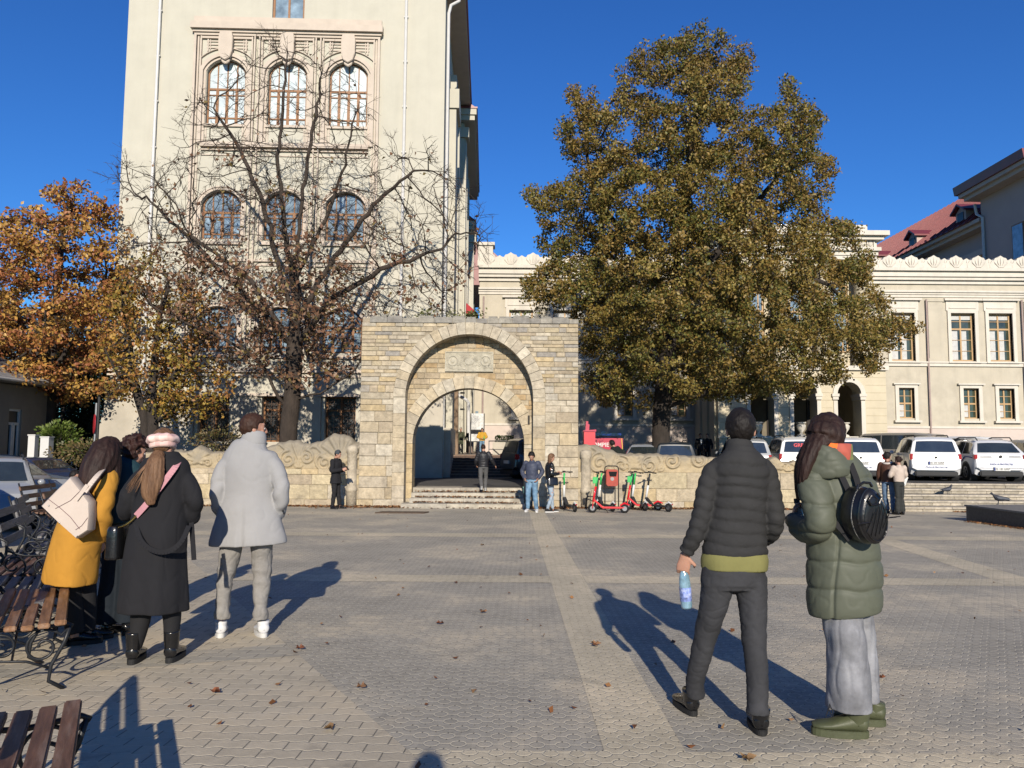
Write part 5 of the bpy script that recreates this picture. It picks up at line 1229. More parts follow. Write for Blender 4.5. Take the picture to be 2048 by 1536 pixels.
# ---------------------------------------------------------------- second flight and landing seen through the gate
def rear_stairs():
    mb = MB(); rg = random.Random(8); xa, xb = W(884, 905, 33).x - .4, 3.2; n = 8; z0 = .28; zt = 1.14
    for i in range(n):
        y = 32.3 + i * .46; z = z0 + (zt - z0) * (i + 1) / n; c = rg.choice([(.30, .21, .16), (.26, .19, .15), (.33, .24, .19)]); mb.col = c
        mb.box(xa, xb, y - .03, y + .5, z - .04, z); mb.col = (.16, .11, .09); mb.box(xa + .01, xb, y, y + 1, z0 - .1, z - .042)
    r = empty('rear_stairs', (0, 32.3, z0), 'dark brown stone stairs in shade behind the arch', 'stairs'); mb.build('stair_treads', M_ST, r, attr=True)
    me = bpy.data.meshes.new('landing'); y = 32.3 + 7 * .46 + .4; me.from_pydata([(xa, y, zt - .002), (xb, y, zt - .002), (xb, 60, zt - .002), (xa - 2.5, 60, zt - .002)], [], [(0, 1, 2, 3)])
    o = link_mesh('landing', me, mk('landing_paving', (.42, .34, .27), .9, .2, 2, .3, 40)); o['kind'] = 'structure'
    mb = MB(); mb.box(xb + .001, xb + .3, 32.4, 43, .2, 1.25); mb.build('landing_wall', M_TB, r)
    # planter with evergreen, railing, pole, bent pipe
    a, b = W(985, 905, 38), W(1030, 905, 38); pl = empty('stone_planter', (a.x, 38, zt), 'pale stone planter with clipped green plants on the landing behind the arch', 'planter')
    mb = MB(); mb.box(a.x, b.x, 38, 38.6, zt, zt + .62); mb.build('planter_box', M_TB, pl)
    n_ = np.random.default_rng(2); cen = np.stack([n_.uniform(a.x + .1, b.x - .05, 500), n_.uniform(38.1, 38.5, 500), n_.uniform(zt + .6, zt + .95, 500)], 1) - np.array(pl.location)
    link_mesh('foliage', leaf_mesh('foliage', cen, n_.uniform(.06, .12, 500), np.array([(.04, .07, .02)] * 500) * n_.uniform(.6, 1.5, (500, 1)), seed=2), M_LEAF, pl)
    MS = mk('steel_rail', (.45, .45, .46), .35, .1, 5, 0, 5, metal=.6)
    P = [W(978, 882, 37.5), W(1012, 882, 36), W(1042, 894, 32.5)]; mb = MB(); mb.tube(P, .03, 6); mb.tube([p - Vector((0, 0, .4)) for p in P], .02, 6)
    for p in P[:2]: mb.tube([p, (p.x, p.y, 1.1)], .025, 6)
    mb.tube([P[2], (P[2].x, P[2].y, .4)], .025, 6); tag(mb.build('steel_railing', MS), 'grey steel handrail beside the stairs behind the arch', 'railing')
    p = W(911, 905, 37.5); mb = MB(); mb.tube([(p.x, 37.5, zt), (p.x - .02, 37.5, 6)], [.14, .12], 12); pr = empty('utility_pole', (p.x, 37.5, zt), 'brown wooden utility pole on the landing behind the arch', 'pole'); mb.build('pole_shaft', mk('weathered_pole', (.30, .21, .14), .9, .25, 6, .5, 30, stretch=(1, 1, .2)), pr)
    mb = MB(); [mb.box(p.x - .1 + .3 * s, p.x + .1 + .3 * s, 37.4, 37.6, z, z + .08) for s, z in ((1, 3.3), (1, 4.1), (-1, 4.5), (-1, 3.8))]; mb.build('insulator', mk('black_rubber', (.02, .02, .02), .6), pr)
    a, b, c = W(916, 790, 38), W(937, 801, 38), W(937, 866, 38); mb = MB(); mb.tube([a, (b.x - .1, 38, b.z + .02), (b.x, 38, b.z - .12), c], .085, 10); mb.tube([(a.x, 38, a.z + .1), a], .085, 10)
    tag(mb.build('bent_downpipe', M_PIPE), 'white bent downpipe seen through the arch beside the brown pole', 'downpipe')
    # notice boards
    for k, (px, py, w, h) in enumerate(((955, 843, .32, .42), (951, 863, .36, .5))):
        c = W(px, py, 40 + k * .4); r = empty('notice_board', (c.x, c.y, zt), ['upper white notice board on a stand behind the arch', 'lower white notice board on a stand behind the arch'][k], 'notice board', 'notice boards on the landing'); mb = MB(); mb.box(c.x - w, c.x + w, c.y - .02, c.y + .02, c.z - h, c.z + h); mb.build('board', mk('board_white', (.7, .7, .68), .5, .25, 9), r)
        mb = MB(); mb.box(c.x + w, c.x + w + .05, c.y - .03, c.y + .03, zt, c.z + h); mb.box(c.x - w - .05, c.x - w, c.y - .03, c.y + .03, zt, c.z + h); mb.box(c.x - w, c.x + w, c.y - .03, c.y + .03, c.z - h - .05, c.z - h); mb.build('stand', M_BLK, r)
M_BLK = mk('black_metal', (.018, .018, .02), .45, .15, 10, .05, 40)
rear_stairs()
# ---------------------------------------------------------------- vehicles
def paint(name, c, rough=.28): return mk(name, c, rough, .05, 2, 0, 5, coat=.6, spec=.5)
M_CW, M_CS, M_CG, M_CN, M_CDK, M_CR, M_CB = paint('white_car_paint', (.78, .79, .80)), paint('silver_car_paint', (.36, .38, .40)), paint('taupe_car_paint', (.27, .255, .23)), paint('navy_car_paint', (.02, .04, .10)), paint('dark_car_paint', (.02, .03, .04)), paint('red_car_paint', (.55, .03, .07)), paint('brown_car_paint', (.25, .10, .05))
M_CGL = mk('car_glass', (.03, .04, .045), .04, .3, 2, 0, 5, spec=1, coat=.5); M_TYRE = mk('tyre_rubber', (.015, .015, .016), .85, .2, 20, .2, 60); M_RIM = mk('alloy_rim', (.3, .3, .31), .3, .1, 9, 0, 5, metal=.8)
M_PLAS = mk('dark_plastic', (.03, .031, .033), .6, .1, 9, .1, 80); M_TAIL = mk('tail_lamp_red', (.42, .012, .02), .12, .25, 20, 0, 5, coat=.8); M_HEAD = mk('head_lamp', (.5, .53, .55), .08, .3, 20, 0, 5, spec=1, coat=1)
M_PLATE = mk('plate_white', (.75, .75, .72), .4, .05); M_BLUET = mk('navy_lettering', (.02, .05, .25), .5, .05); M_REDT = mk('red_lettering', (.7, .03, .05), .5, .05); M_INT = mk('car_interior', (.30, .29, .25), .8, .4, 3)
KINDS = {
 'suv': dict(L=4.2, w=.89, belt=1.02, st=[(-2.1, .60, .80), (-2.08, .70, .86), (-2.05, .98, .88), (-2.0, 1.08, .88), (-1.86, 1.56, .74), (-1.7, 1.65, .72), (-.9, 1.70, .70), (0, 1.69, .69), (.42, 1.64, .68), (.75, 1.38, .74), (1.12, 1.08, .82), (1.7, 1.0, .80), (1.98, .86, .76), (2.08, .62, .7), (2.1, .45, .62)], rear=(3, 4), ws=(8, 10), side=(-1.8, .95), wb=(-1.25, 1.3)),
 'hatch': dict(L=4.05, w=.87, belt=.95, st=[(-2.02, .56, .80), (-2.0, .72, .85), (-1.94, .95, .86), (-1.86, 1.02, .86), (-1.5, 1.42, .68), (-1.25, 1.50, .66), (-.5, 1.54, .66), (.1, 1.51, .66), (.4, 1.45, .66), (.8, 1.18, .74), (1.15, .98, .80), (1.7, .9, .78), (1.93, .76, .74), (2.02, .55, .66), (2.03, .4, .6)], rear=(3, 4), ws=(8, 10), side=(-1.5, .9), wb=(-1.22, 1.28)),
 'sedan': dict(L=4.5, w=.88, belt=.92, st=[(-2.25, .55, .78), (-2.22, .85, .82), (-2.1, .98, .82), (-1.6, 1.02, .8), (-1.5, 1.04, .78), (-.95, 1.38, .64), (-.5, 1.44, .63), (.1, 1.45, .63), (.45, 1.38, .64), (.8, 1.16, .72), (1.2, .95, .79), (1.8, .86, .78), (2.1, .74, .74), (2.22, .55, .66), (2.25, .4, .6)], rear=(4, 5), ws=(8, 10), side=(-1.2, .95), wb=(-1.35, 1.4)),
 'van': dict(L=4.9, w=.93, belt=1.12, st=[(-2.45, .6, .84), (-2.44, .8, .9), (-2.42, 1.1, .91), (-2.4, 1.16, .91), (-2.3, 1.82, .80), (-2.1, 1.92, .78), (-1, 1.95, .78), (.3, 1.94, .77), (1.0, 1.88, .76), (1.45, 1.5, .80), (1.8, 1.2, .84), (2.2, 1.05, .82), (2.38, .85, .78), (2.44, .62, .7), (2.45, .45, .66)], rear=(3, 4), ws=(8, 10), side=(-2.2, 1.5), wb=(-1.5, 1.55))}
def car_proto(kind, paint_, extra=None, roofrack=False, plate=None, rear_txt=None, win_txt=None, lower=None, name='parked_car', see=False):
    K = KINDS[kind]; w = K['w']; zb = .2; L = K['L']; r = empty(name, (0, 0, 0)); r['localspace'] = 1
    def ring(y, zt, wt):
        f = min(1, (L / 2 - abs(y)) / .35 + .55); W_ = w * (0.86 + .14 * min(1, f)); b = min(K['belt'], zt - .03); wt = min(wt, W_ - .01); top = zt
        e = .22 if abs(y) > L / 2 - .12 else .0
        half = [(0, zb + e), (W_ * .8, zb + e), (W_ * .96, zb + e + .07), (W_, zb + .28 if not e else .5), (W_ * 1.0, (zb + b) / 2 + .12), (W_ * .975, b), (W_ * .965 if top > b + .2 else W_ * .9, b + .02), (wt, top - min(.07, (top - b) * .3)), (wt * .88, top), (wt * .4, top + .012), (0, top + .016)]
        return half
    rings = [ring(*s) for s in K['st']]
    mb = MB(); V = []; F = []; m = 21
    for (y, _, _), h in zip(K['st'], rings):
        P = h + [(-x, z) for x, z in reversed(h[1:-1])] ; V += [(x, y, z) for x, z in P]; m = len(P)
    for i in range(len(rings) - 1):
        for k in range(m): F.append((i * m + k, i * m + (k + 1) % m, (i + 1) * m + (k + 1) % m, (i + 1) * m + k))
    F.append(tuple(range(m - 1, -1, -1))); F.append(tuple((len(rings) - 1) * m + k for k in range(m))); mb.add(V, F)
    body = mb.build('body', paint_, r, auto=32)
    def at(y, k, t, off=.006):                                   # point between ring points k and k+1 at y
        for i in range(len(K['st']) - 1):
            a, b = K['st'][i][0], K['st'][i + 1][0]
            if a <= y <= b + 1e-6:
                f = (y - a) / (b - a + 1e-9); q = []
                for rr in (rings[i], rings[i + 1]): q.append((rr[k][0] + (rr[k + 1][0] - rr[k][0]) * t, rr[k][1] + (rr[k + 1][1] - rr[k][1]) * t))
                return Vector((q[0][0] * (1 - f) + q[1][0] * f + off, y, q[0][1] * (1 - f) + q[1][1] * f + off * .4))
    ya, yb_ = K['side']; n = 14; cuts = [ya, ya * .35 + yb_ * .65 - .55 if kind != 'van' else -.9, yb_ * .42 if kind != 'van' else .7, yb_]; cuts = [ya + .02, ya + (yb_ - ya) * .28, ya + (yb_ - ya) * .60, yb_]
    for s in (-1, 1):
        for c0, c1 in zip(cuts[:-1], cuts[1:]):
            c0 += .03; c1 -= .03; g = MB(); rows = []
            for t in (.06, .5, .94): rows.append([Vector((s * p.x, p.y, p.z)) for p in [at(c0 + (c1 - c0) * k / 6, 6, t) for k in range(7)]])
            g.grid(rows); g.build('side_window', M_CGL, r, fix=False, smooth=True)
    def patch(i0, i1, nm, k0=.12, sh=.88, lo=.08, hi=.9):
        y0, y1 = K['st'][i0][0], K['st'][i1][0]; g = MB(); rows = []
        for t in (lo, .5, hi):
            y = y0 + (y1 - y0) * t; e = at(y, 7, .5, 0); top = at(y, 9, .99, 0); sgn = -1 if i0 < 6 else 1
            rows.append([Vector((x * e.x * sh, y + sgn * .012, top.z * (1 - abs(x) ** 3) + (e.z + .03) * abs(x) ** 3 + .006)) for x in (-1, -.8, -.4, 0, .4, .8, 1)])
        g.grid(rows); return g.build(nm, M_CGL, r, fix=False, smooth=True)
    rw = patch(*K['rear'], 'rear_window', lo=.02 if kind != 'sedan' else .1); patch(*K['ws'], 'windscreen', lo=.1, hi=.93)
    for s in (-1, 1):
        for y in K['wb']:
            R_ = .33 if kind != 'suv' else .35
            a = MB(); a.lathe([(R_ + .07, s * (w - .25)), (R_ + .07, s * (w + .004))], (0, y, R_ - .005), 24, 'x'); a.build('wheel_arch', M_PLAS, r)
            t = MB(); t.lathe([(R_ * .6, s * (w - .2)), (R_, s * (w - .18)), (R_, s * (w - .01)), (R_ * .93, s * (w + .02)), (R_ * .64, s * (w + .022))], (0, y, R_), 26, 'x'); to = t.build('wheel', M_TYRE, r, auto=40)
            t = MB(); t.lathe([(R_ * .66, s * (w + .005)), (R_ * .62, s * (w + .024)), (.05, s * (w + .018))], (0, y, R_), 24, 'x')
            for k in range(5): an = k * 1.2566; t.bar((s * (w + .03), y, R_), (s * (w + .03), y + R_ * .6 * math.cos(an), R_ + R_ * .6 * math.sin(an)), .05, .02, (1, 0, 0))
            t.build('rim', M_RIM, to)
    # lamps, bumpers, handles, mirrors
    yr, yf = -L / 2, L / 2
    for s in (-1, 1):
        g = MB(); g.box(s * w * .93 - .07, s * w * .93 + .05, yr + .03, yr + .22, .8 if kind != 'van' else .85, K['belt'] + .02 if kind != 'van' else 1.3); g.build('tail_light', M_TAIL, r, bevel=.02)
        g = MB(); g.ball((s * w * .72, yf - .2, .70), (.2, .16, .09), 12, 8); g.build('headlight', M_HEAD, r, smooth=True)
        g = MB(); g.ball((s * (w + .1), K['ws'] and K['side'][1] - .25, K['belt'] + .06), (.09, .07, .08), 10, 7); g.build('wing_mirror', paint_, r, smooth=True)
        for y in (-.35, .55): g = MB(); g.box(s * w - .01, s * w + .022, y - .09, y + .09, K['belt'] - .14, K['belt'] - .11); g.build('door_handle', M_PLAS, r)
        g = MB(); 
        for y in (-1.0 if kind != 'van' else -.9, 0.02, .98): g.box(s * w - .005, s * w + .0035, y - .006, y + .006, .36, K['belt'] - .01)
        g.build('door_seam', M_PLAS, r)
    g = MB(); g.box(-w * .82, w * .82, yr - .03, yr + .25, .2, .38); g.build('bumper', M_PLAS, r, bevel=.03)
    g = MB(); g.box(-w * .72, w * .72, yf - .2, yf + .02, .22, .5); g.build('grille', M_PLAS, r, bevel=.03)
    zp = .70 if kind == 'suv' else .46
    if kind == 'sedan': zp = .72
    g = MB(); g.box(-.27, .27, yr - .045, yr - .0, zp - .065, zp + .065); p = g.build('number_plate', M_PLATE, r)
    if plate:
        o = link_mesh('lettering', text_mesh(plate, .115, depth=.001), M_PLAS, p); o.location = (.02, yr - .048, zp); o.rotation_euler = (R(90), 0, 0)
        g = MB(); g.box(-.27, -.225, yr - .048, yr - .0455, zp - .06, zp + .06); g.build('country_band', M_BLUET, p)
    if rear_txt:
        o = link_mesh('lettering', text_mesh(rear_txt, .085, depth=.001, bold=.001), M_BLUET, r); o.location = (0, yr - .012, zp - .16 if kind == 'suv' else zp + .17); o.rotation_euler = (R(90), 0, 0)
        for s in (-1, 1):
            g = MB()
            for q in range(2): g.box(s * .48 - .2, s * .48 + .2, yr + .01, yr + .0495, .87 + .05 * q, .875 + .05 * q)
            g.build('small_print', M_PLAS, r)
        g = MB(); g.lathe([(.05, yr + .02), (.05, yr + .04)], (0, 0, .9), 16, 'y'); g.build('badge', M_PLAS, r)
    if win_txt:
        y0, z0, wt0 = K['st'][K['rear'][0]]; y1, z1, _ = K['st'][K['rear'][1]]; o = link_mesh('lettering', text_mesh(win_txt[0], .2, depth=.001, bold=.004), win_txt[1], r)
        o.location = (-.1, (y0 + y1) / 2 - .02, (z0 + z1) / 2 + .05); o.rotation_euler = (R(90) - math.atan2(y1 - y0, z1 - z0), 0, 0)
    if roofrack:
        for s in (-1, 1):
            g = MB(); x = s * .58; zr = max(q[1] for q in K['st']); g.tube([(x, -1.55, zr - .05), (x, -1.4, zr + .05), (x, 0, zr + .07), (x, .25, zr + .03), (x, .4, zr - .04)], .022, 6); g.build('roof_rail', M_PLAS, r)
    if lower:
        for s in (-1, 1): g = MB(); g.box(s * w - .012, s * w + .006, -.95, .95, .24, .44); g.build('sill_band', lower, r, bevel=.004)
    if extra: extra(r, K)
    return r
def put(r, px, Y, rz, label, cat='car', sc=.9, group=None, rear=True, z=None):
    K = None; L = max(c['kindL'] for c in [r]) if 'kindL' in r else 4.2
    x = W(px, 905, Y).x; a = R(rz); f = Vector((-math.sin(a), math.cos(a))); c = Vector((x, Y)) + f * (L / 2 * sc if rear else -L / 2 * sc)
    r.location = (c.x, c.y, zup(c.x) if z is None else z); r.rotation_euler = (0, 0, a); r.scale = (sc,) * 3; tag(r, label, cat, group); return r
def car(kind, *a, **k): r = car_proto(kind, *a, **k); r['kindL'] = KINDS[kind]['L']; return r
GRP = 'security company cars parked on the terrace'
def ast(r, K):
    for s in (-1,):
        o = link_mesh('lettering', text_mesh('EAST', .34, depth=.001, bold=.008), M_BLUET, r); o.location = (-K['w'] - .012, -.45, .55); o.rotation_euler = (R(90), 0, R(-90))
        g = MB(); g.tube([(-K['w'] - .004, -1.75, .86), (-K['w'] - .006, -1.2, .9), (-K['w'] - .008, -.9, .74), (-K['w'] - .008, -.7, .42), (-K['w'] - .006, .6, .34)], .022, 5); g.build('side_stripe', M_BLUET, r)
put(car('suv', M_CW, roofrack=True, plate='IS 34 GRP', rear_txt='PAZA SI PROTECTIE', win_txt=('GRPS', M_REDT)), 1607, 26.9, -7, 'white estate car with red letters in its rear window, beside the puffer jacket man', sc=.9, group=GRP)
put(car('suv', M_CW, roofrack=True, plate='IS 34 GRP', rear_txt='PAZA SI PROTECTIE'), 1722, 26.5, -12, 'white car with a wide dark rear window directly behind the dark haired woman in green', sc=.88, group=GRP)
put(car('suv', M_CW, roofrack=True, plate='IS 30 GRP', rear_txt='PAZA SI PROTECTIE', lower=M_CS), 1872, 26.4, -15, 'boxy white car with red tail lights, second from the right edge on the terrace', sc=.9, group=GRP)
put(car('hatch', M_CW, roofrack=True, plate='IS 18 GRP', rear_txt='PAZA SI PROTECTIE', extra=ast), 2002, 26.3, -9, 'rounded white hatchback with navy letters on its side, at the right edge of the terrace', sc=.95, group=GRP)
put(car('hatch', M_CS), 2110, 26.8, -8, 'silver grey car cut off by the right edge of the photo', sc=.95)
put(car('suv', M_CS, roofrack=True), 1498, 27.2, -10, 'silver estate car mostly hidden behind the man in the puffer jacket', sc=.88)
put(car('van', M_CG), 1940, 31.5, -146, 'taupe minibus with a large windscreen parked behind the white cars', 'van', .92, rear=False)
put(car('van', M_CW), 2050, 32.5, -150, 'white van behind the taupe minibus, at the right edge', 'van', .86, rear=False)
put(car('hatch', M_CB), 1315, 31.0, 168, 'small brown car showing its roof behind the oak trunk', sc=.92, rear=False)
put(car('hatch', M_CS), 1275, 27.0, 160, 'silver car with its windscreen just above the carved wall, left of the oak', sc=.86, rear=False)
put(car('suv', M_CDK, roofrack=True), 1352, 27.6, -5, 'dark car seen above the wall just right of the oak trunk', sc=.82)
put(car('suv', M_CDK), 1014, 30.5, -68, 'dark blue estate car parked behind the right side of the arch', sc=.95, z=.275)
# fire service van with its red cabinet
def fire(r, K):
    w = K['w']; g = MB(); g.box(-w * .97, w * .97, -2.46, -2.415, 1.16, 1.86); g.box(-w - .004, -w + .01, -2.3, 1.2, 1.2, 1.5); p = g.build('red_panel', M_CR, r, bevel=.01)
    o = link_mesh('lettering', text_mesh('POMPIERI', .26, depth=.001, bold=.004), M_PLATE, p); o.location = (-.05, -2.463, 1.55); o.rotation_euler = (R(90), 0, 0)
    g = MB(); g.box(-.85, .85, -2.3, -1.9, 1.98, 2.1); g.box(-.08, .12, -2.28, -1.95, 2.1, 2.17); g.build('light_bar', mk('blue_lamp', (.01, .02, .22), .15, coat=.8), r, bevel=.02)
    g = MB(); g.bar((w * .96, -2.46, 1.3), (w * .9, -2.46, 1.85), .07, .02); g.build('yellow_reflector', mk('yellow_mark', (.7, .75, .05), .5), r)
put(car('van', M_CN, extra=fire), 1206, 29.6, -4, 'red and navy fire service van with blue light bar behind the carved wall', 'van', .84)
a, b = W(1168, 893, 26.6), W(1190.5, 860, 26.6); r = empty('red_cabinet', (a.x, 26.6, zup(a.x)), 'bright red metal cabinet with a sloping lid, before the fire van', 'cabinet')
mb = MB(); mb.box(a.x, b.x, 26.6, 27.1, zup(a.x), b.z - .06); mb.build('cabinet_body', mk('bright_red_paint', (.72, .06, .08), .4, .08), r, bevel=.01)
mb = MB(); mb.prism([(a.x - .03, b.z - .055), (b.x + .03, b.z - .055), (b.x + .03, b.z + .02), (a.x - .03, b.z - .02)], 26.57, 27.13); mb.build('lid', M_CR, r)
mb = MB(); c = W(1173, 850, 26.8); mb.bar((c.x, 26.8, b.z - .03), (c.x + .02, 26.8, c.z + .13), .08, .08); mb.bar((c.x + .06, 26.85, b.z - .03), (c.x + .08, 26.85, c.z + .03), .06, .06); mb.build('raised_arm', M_CR, r)
# cars on the left
G2 = 'cars parked on the left'
put(car('suv', M_CS, roofrack=True), -5, 15.0, 214, 'silver car with its headlight towards the piled benches, at the left', sc=.82, group=G2, rear=False, z=gz(13))
put(car('sedan', M_CDK), -150, 11.5, 218, 'dark shiny car cut by the left edge of the photo, nearest of the left cars', sc=.92, group=G2, rear=False, z=gz(9))
put(car('sedan', M_CS), 88, 18.8, 64, 'grey saloon car behind the silver car on the left', sc=.9, group=G2, z=gz(19))
put(car('sedan', M_CN), 150, 24.0, 70, 'navy saloon car before the white posts on the left', sc=.95, group=G2, z=gz(23))
put(car('sedan', M_CN), 70, 27.0, 75, 'dark navy car farthest back on the left, along the shaded house', sc=.98, group=G2, z=gz(23))
put(car('hatch', paint('blue_grey_paint', (.10, .14, .20))), 120, 22.6, -20, 'blue grey hatchback beside the woman in the yellow coat', sc=.95, group=G2, z=gz(20), rear=False)
# ---------------------------------------------------------------- benches
def wood(name, c): return mk(name, c, .55, .35, 6, .35, 40, stretch=(9, .9, 9), var2=.3, scale2=2.2, tint=(.34, .29, .24, .5), bdist=.004)
M_BW = wood('worn_brown_slats', (.17, .085, .05)); M_BW2 = wood('orange_brown_slats', (.28, .14, .065)); M_BWG = wood('grey_slats', (.16, .16, .165)); M_BI = mk('black_wrought_iron', (.02, .022, .026), .42, .2, 12, .1, 50)
def bench_proto(slat, L=1.45, nseat=5, nback=3, iron=None):
    r = empty('park_bench', (0, 0, 0)); r['localspace'] = 1; iron = iron or M_BI                # sits facing +x, long side along y
    for k in range(nseat):
        x = -.02 + k * .092; z = .43 - .018 * math.sin(k / (nseat - 1) * 3.1); m = MB(); m.box(x, x + .068, 0, L, z, z + .034); m.build('seat_slat', slat, r, bevel=.006)
    for k in range(nback):
        t = k / 2.4; x = -.10 - .10 * t; z = .54 + .15 * k; m = MB(); m.M = Matrix.Translation((x, 0, z)) @ Matrix.Rotation(R(-16), 4, 'Y'); m.box(-.015, .015, -.01, L + .01, 0, .085); m.M = None; m.build('back_slat', slat, r, bevel=.006)
    for y in (.10, L - .10):
        m = MB()
        def sp(cx, cz, r0, a0, turns, n=26, sg=1): return [(cx + r0 * (1 - .8 * k / n) * math.cos(a0 + sg * turns * 6.283 * k / n), y, cz + r0 * (1 - .8 * k / n) * math.sin(a0 + sg * turns * 6.283 * k / n)) for k in range(n + 1)]
        m.tube([(-.06, y, .50), (0, y, .42), (.2, y, .395), (.42, y, .42), (.455, y, .40)], .013, 6)
        m.tube([(.44, y, .41), (.41, y, .30), (.34, y, .16), (.33, y, .06), (.42, y, 0)], .014, 6)
        m.tube([(-.02, y, .42), (-.04, y, .30), (-.10, y, .15), (-.2, y, 0)], .014, 6)
        m.tube([(0, y, .42), (-.10, y, .52), (-.2, y, .75), (-.27, y, .98)], .014, 6)
        m.tube([(.44, y, .40)] + sp(.29, .28, .12, 0.6, 1.4), .010, 5); m.tube([(-.05, y, .33)] + sp(.06, .30, .09, 2.6, 1.3, sg=-1), .009, 5)
        m.tube([(-.1, y, .14), (.02, y, .22), (.2, y, .2), (.34, y, .14)], .009, 5)
        m.build('iron_frame', iron, r, smooth=True)
    m = MB(); m.tube([(.12, .1, .21), (.12, L / 2, .40), (.12, L - .1, .21)], .008, 5); m.build('brace', iron, r); return r
def place(o, loc, rot=(0, 0, 0), label=None, group='park benches', cat='bench', sc=1):
    o.location = loc; o.rotation_euler = [R(a) for a in rot]; o.scale = (sc,) * 3; tag(o, label, cat, group); return o
P1 = bench_proto(M_BW); P2 = bench_proto(M_BW2); P3 = bench_proto(M_BWG)
place(P3, (-3.78, 5.55, gz(6)), (0, 0, 27), 'grey slatted bench back to back with the orange brown bench')
place(P1, (-1.60, 2.02, gz(3)), (0, 0, 27), 'worn brown slatted bench at the bottom left corner')
place(P2, (-3.26, 4.93, gz(5)), (0, 0, 29), 'orange brown bench with curled iron legs, before the woman in the yellow coat')
B = []
def more(src, loc, rot, label, sc=1): c = copy_tree(src); B.append(place(c, loc, rot, label, sc=sc)); return c
more(P2, (-4.15, 5.0, gz(5)), (0, 0, 33), 'orange brown bench against the left edge, its backrest lit by the sun')
more(P1, (-4.7, 6.9, gz(7)), (0, 0, 24), 'brown bench at the foot of the pile behind the orange brown bench')
more(P3, (-4.15, 7.0, gz(7) + .84), (0, 176, 26), 'grey bench stacked upside down, nearest of the pile')
more(P3, (-5.4, 8.5, gz(9)), (0, 0, 22), 'grey bench in the middle of the pile at the left')
more(P3, (-4.9, 8.7, gz(9) + .86), (0, 184, 20), 'grey bench lying upside down in the middle of the pile')
more(P3, (-6.3, 10.2, gz(10)), (0, 0, 26), 'grey bench before the silver car, third in the row')
more(P3, (-5.7, 10.4, gz(10) + .84), (0, 178, 30), 'upside down grey bench on the third bench of the row')
more(P1, (-7.0, 12.0, gz(12)), (0, 0, 24), 'farthest brown bench of the left row')
more(P3, (-6.4, 12.3, gz(12) + .84), (0, 182, 18), 'farthest upside down bench of the left row')
more(P3, (-4.62, 6.1, gz(6)), (0, -78, 30), 'grey bench tipped on its back beside the left edge')
# stack left of the camera: it throws the barred shadow on the paving
more(P1, (-3.05, 1.3, gz(1)), (0, 0, -3), 'brown bench beside the nearest bench, out of the picture on the left')
more(P3, (-3.0, .3, gz(1) + .86), (0, 180, 4), 'grey bench stacked upside down out of the picture')
more(P3, (-2.55, -.9, gz(0)), (0, 0, 4), 'bench behind the camera')
more(P3, (-2.1, -.9, .88), (0, 180, 0), 'upside down bench behind the camera')
more(P3, (-2.3, .55, .9), (0, 176, 8), 'upside down bench beside the camera')
# ---------------------------------------------------------------- litter bin, hoop, scooters
def bin_():
    c = W(1223.5, 1016, 22.75); x = c.x; z0 = gz(22.75); r = empty('litter_bin', (x, 22.75, z0), 'red metal litter bin hung in a black hoop among the scooters', 'litter bin'); s = 22.75 / FPX
    zt = W(1223, 932, 22.75).z; hw = 13.5 * s; mb = MB(); pts = [(x - hw, 22.75, z0), (x - hw, 22.75, zt - .08)] + [(x - hw + .08 - .08 * math.cos(a), 22.75, zt - .08 + .08 * math.sin(a)) for a in (.5, 1.0, 1.57)] + [(x + hw - .08 + .08 * math.sin(a), 22.75, zt - .08 + .08 * math.cos(a)) for a in (0, .6, 1.1, 1.57)] + [(x + hw, 22.75, z0)]
    mb.tube(pts, .017, 8); mb.build('hoop', M_BLK, r)
    a, b = W(1212, 972, 22.7), W(1235.5, 939, 22.7); mr = mk('faded_red_paint', (.42, .06, .035), .5, .18, 8, .1, 60, tint=(.5, .3, .2, .25)); mb = MB()
    P = [(a.x + .04, a.z), (b.x - .04, a.z), (b.x, a.z + .05), (b.x, b.z - .05), (b.x - .03, b.z), (a.x + .03, b.z), (a.x, b.z - .05), (a.x, a.z + .05)]
    mb.prism(P, 22.62, 22.86); bo = mb.build('bin_box', mr, r, bevel=.008)
    mb = MB(); mb.prism([(a.x + .07, b.z - .06), (b.x - .03, b.z - .06), (b.x - .06, b.z - .2), (a.x + .1, b.z - .2)], 22.612, 22.6185); mb.build('bin_opening', mk('bin_mouth', (.008, .008, .008), .9), bo)
    mb = MB(); mb.lathe([(.055, 22.611), (.055, 22.6185)], ((a.x + b.x) / 2, 0, (a.z + b.z) / 2 - .03), 14, 'y'); mb.build('emblem', mk('emblem_grey', (.4, .35, .33), .6), bo)
    c = W(1183, 1016, 22.9); mb = MB(); z1 = W(1183, 993, 22.9).z; mb.tube([(c.x - .15, 22.9, z0), (c.x - .15, 22.9, z1 - .04), (c.x - .11, 22.9, z1), (c.x + .25, 22.9, z1), (c.x + .28, 22.9, z1 - .04), (c.x + .28, 22.9, z0)], .018, 8); tag(mb.build('hoop_stand', M_BLK), 'low black metal hoop against the wall left of the scooters', 'bike stand')
bin_()
M_SR = mk('scooter_red', (.75, .02, .03), .35, .05, coat=.4); M_SG = mk('scooter_green', (.05, .50, .12), .4, .05, coat=.3); M_SWH = mk('scooter_white', (.75, .76, .74), .35, .05, coat=.3)
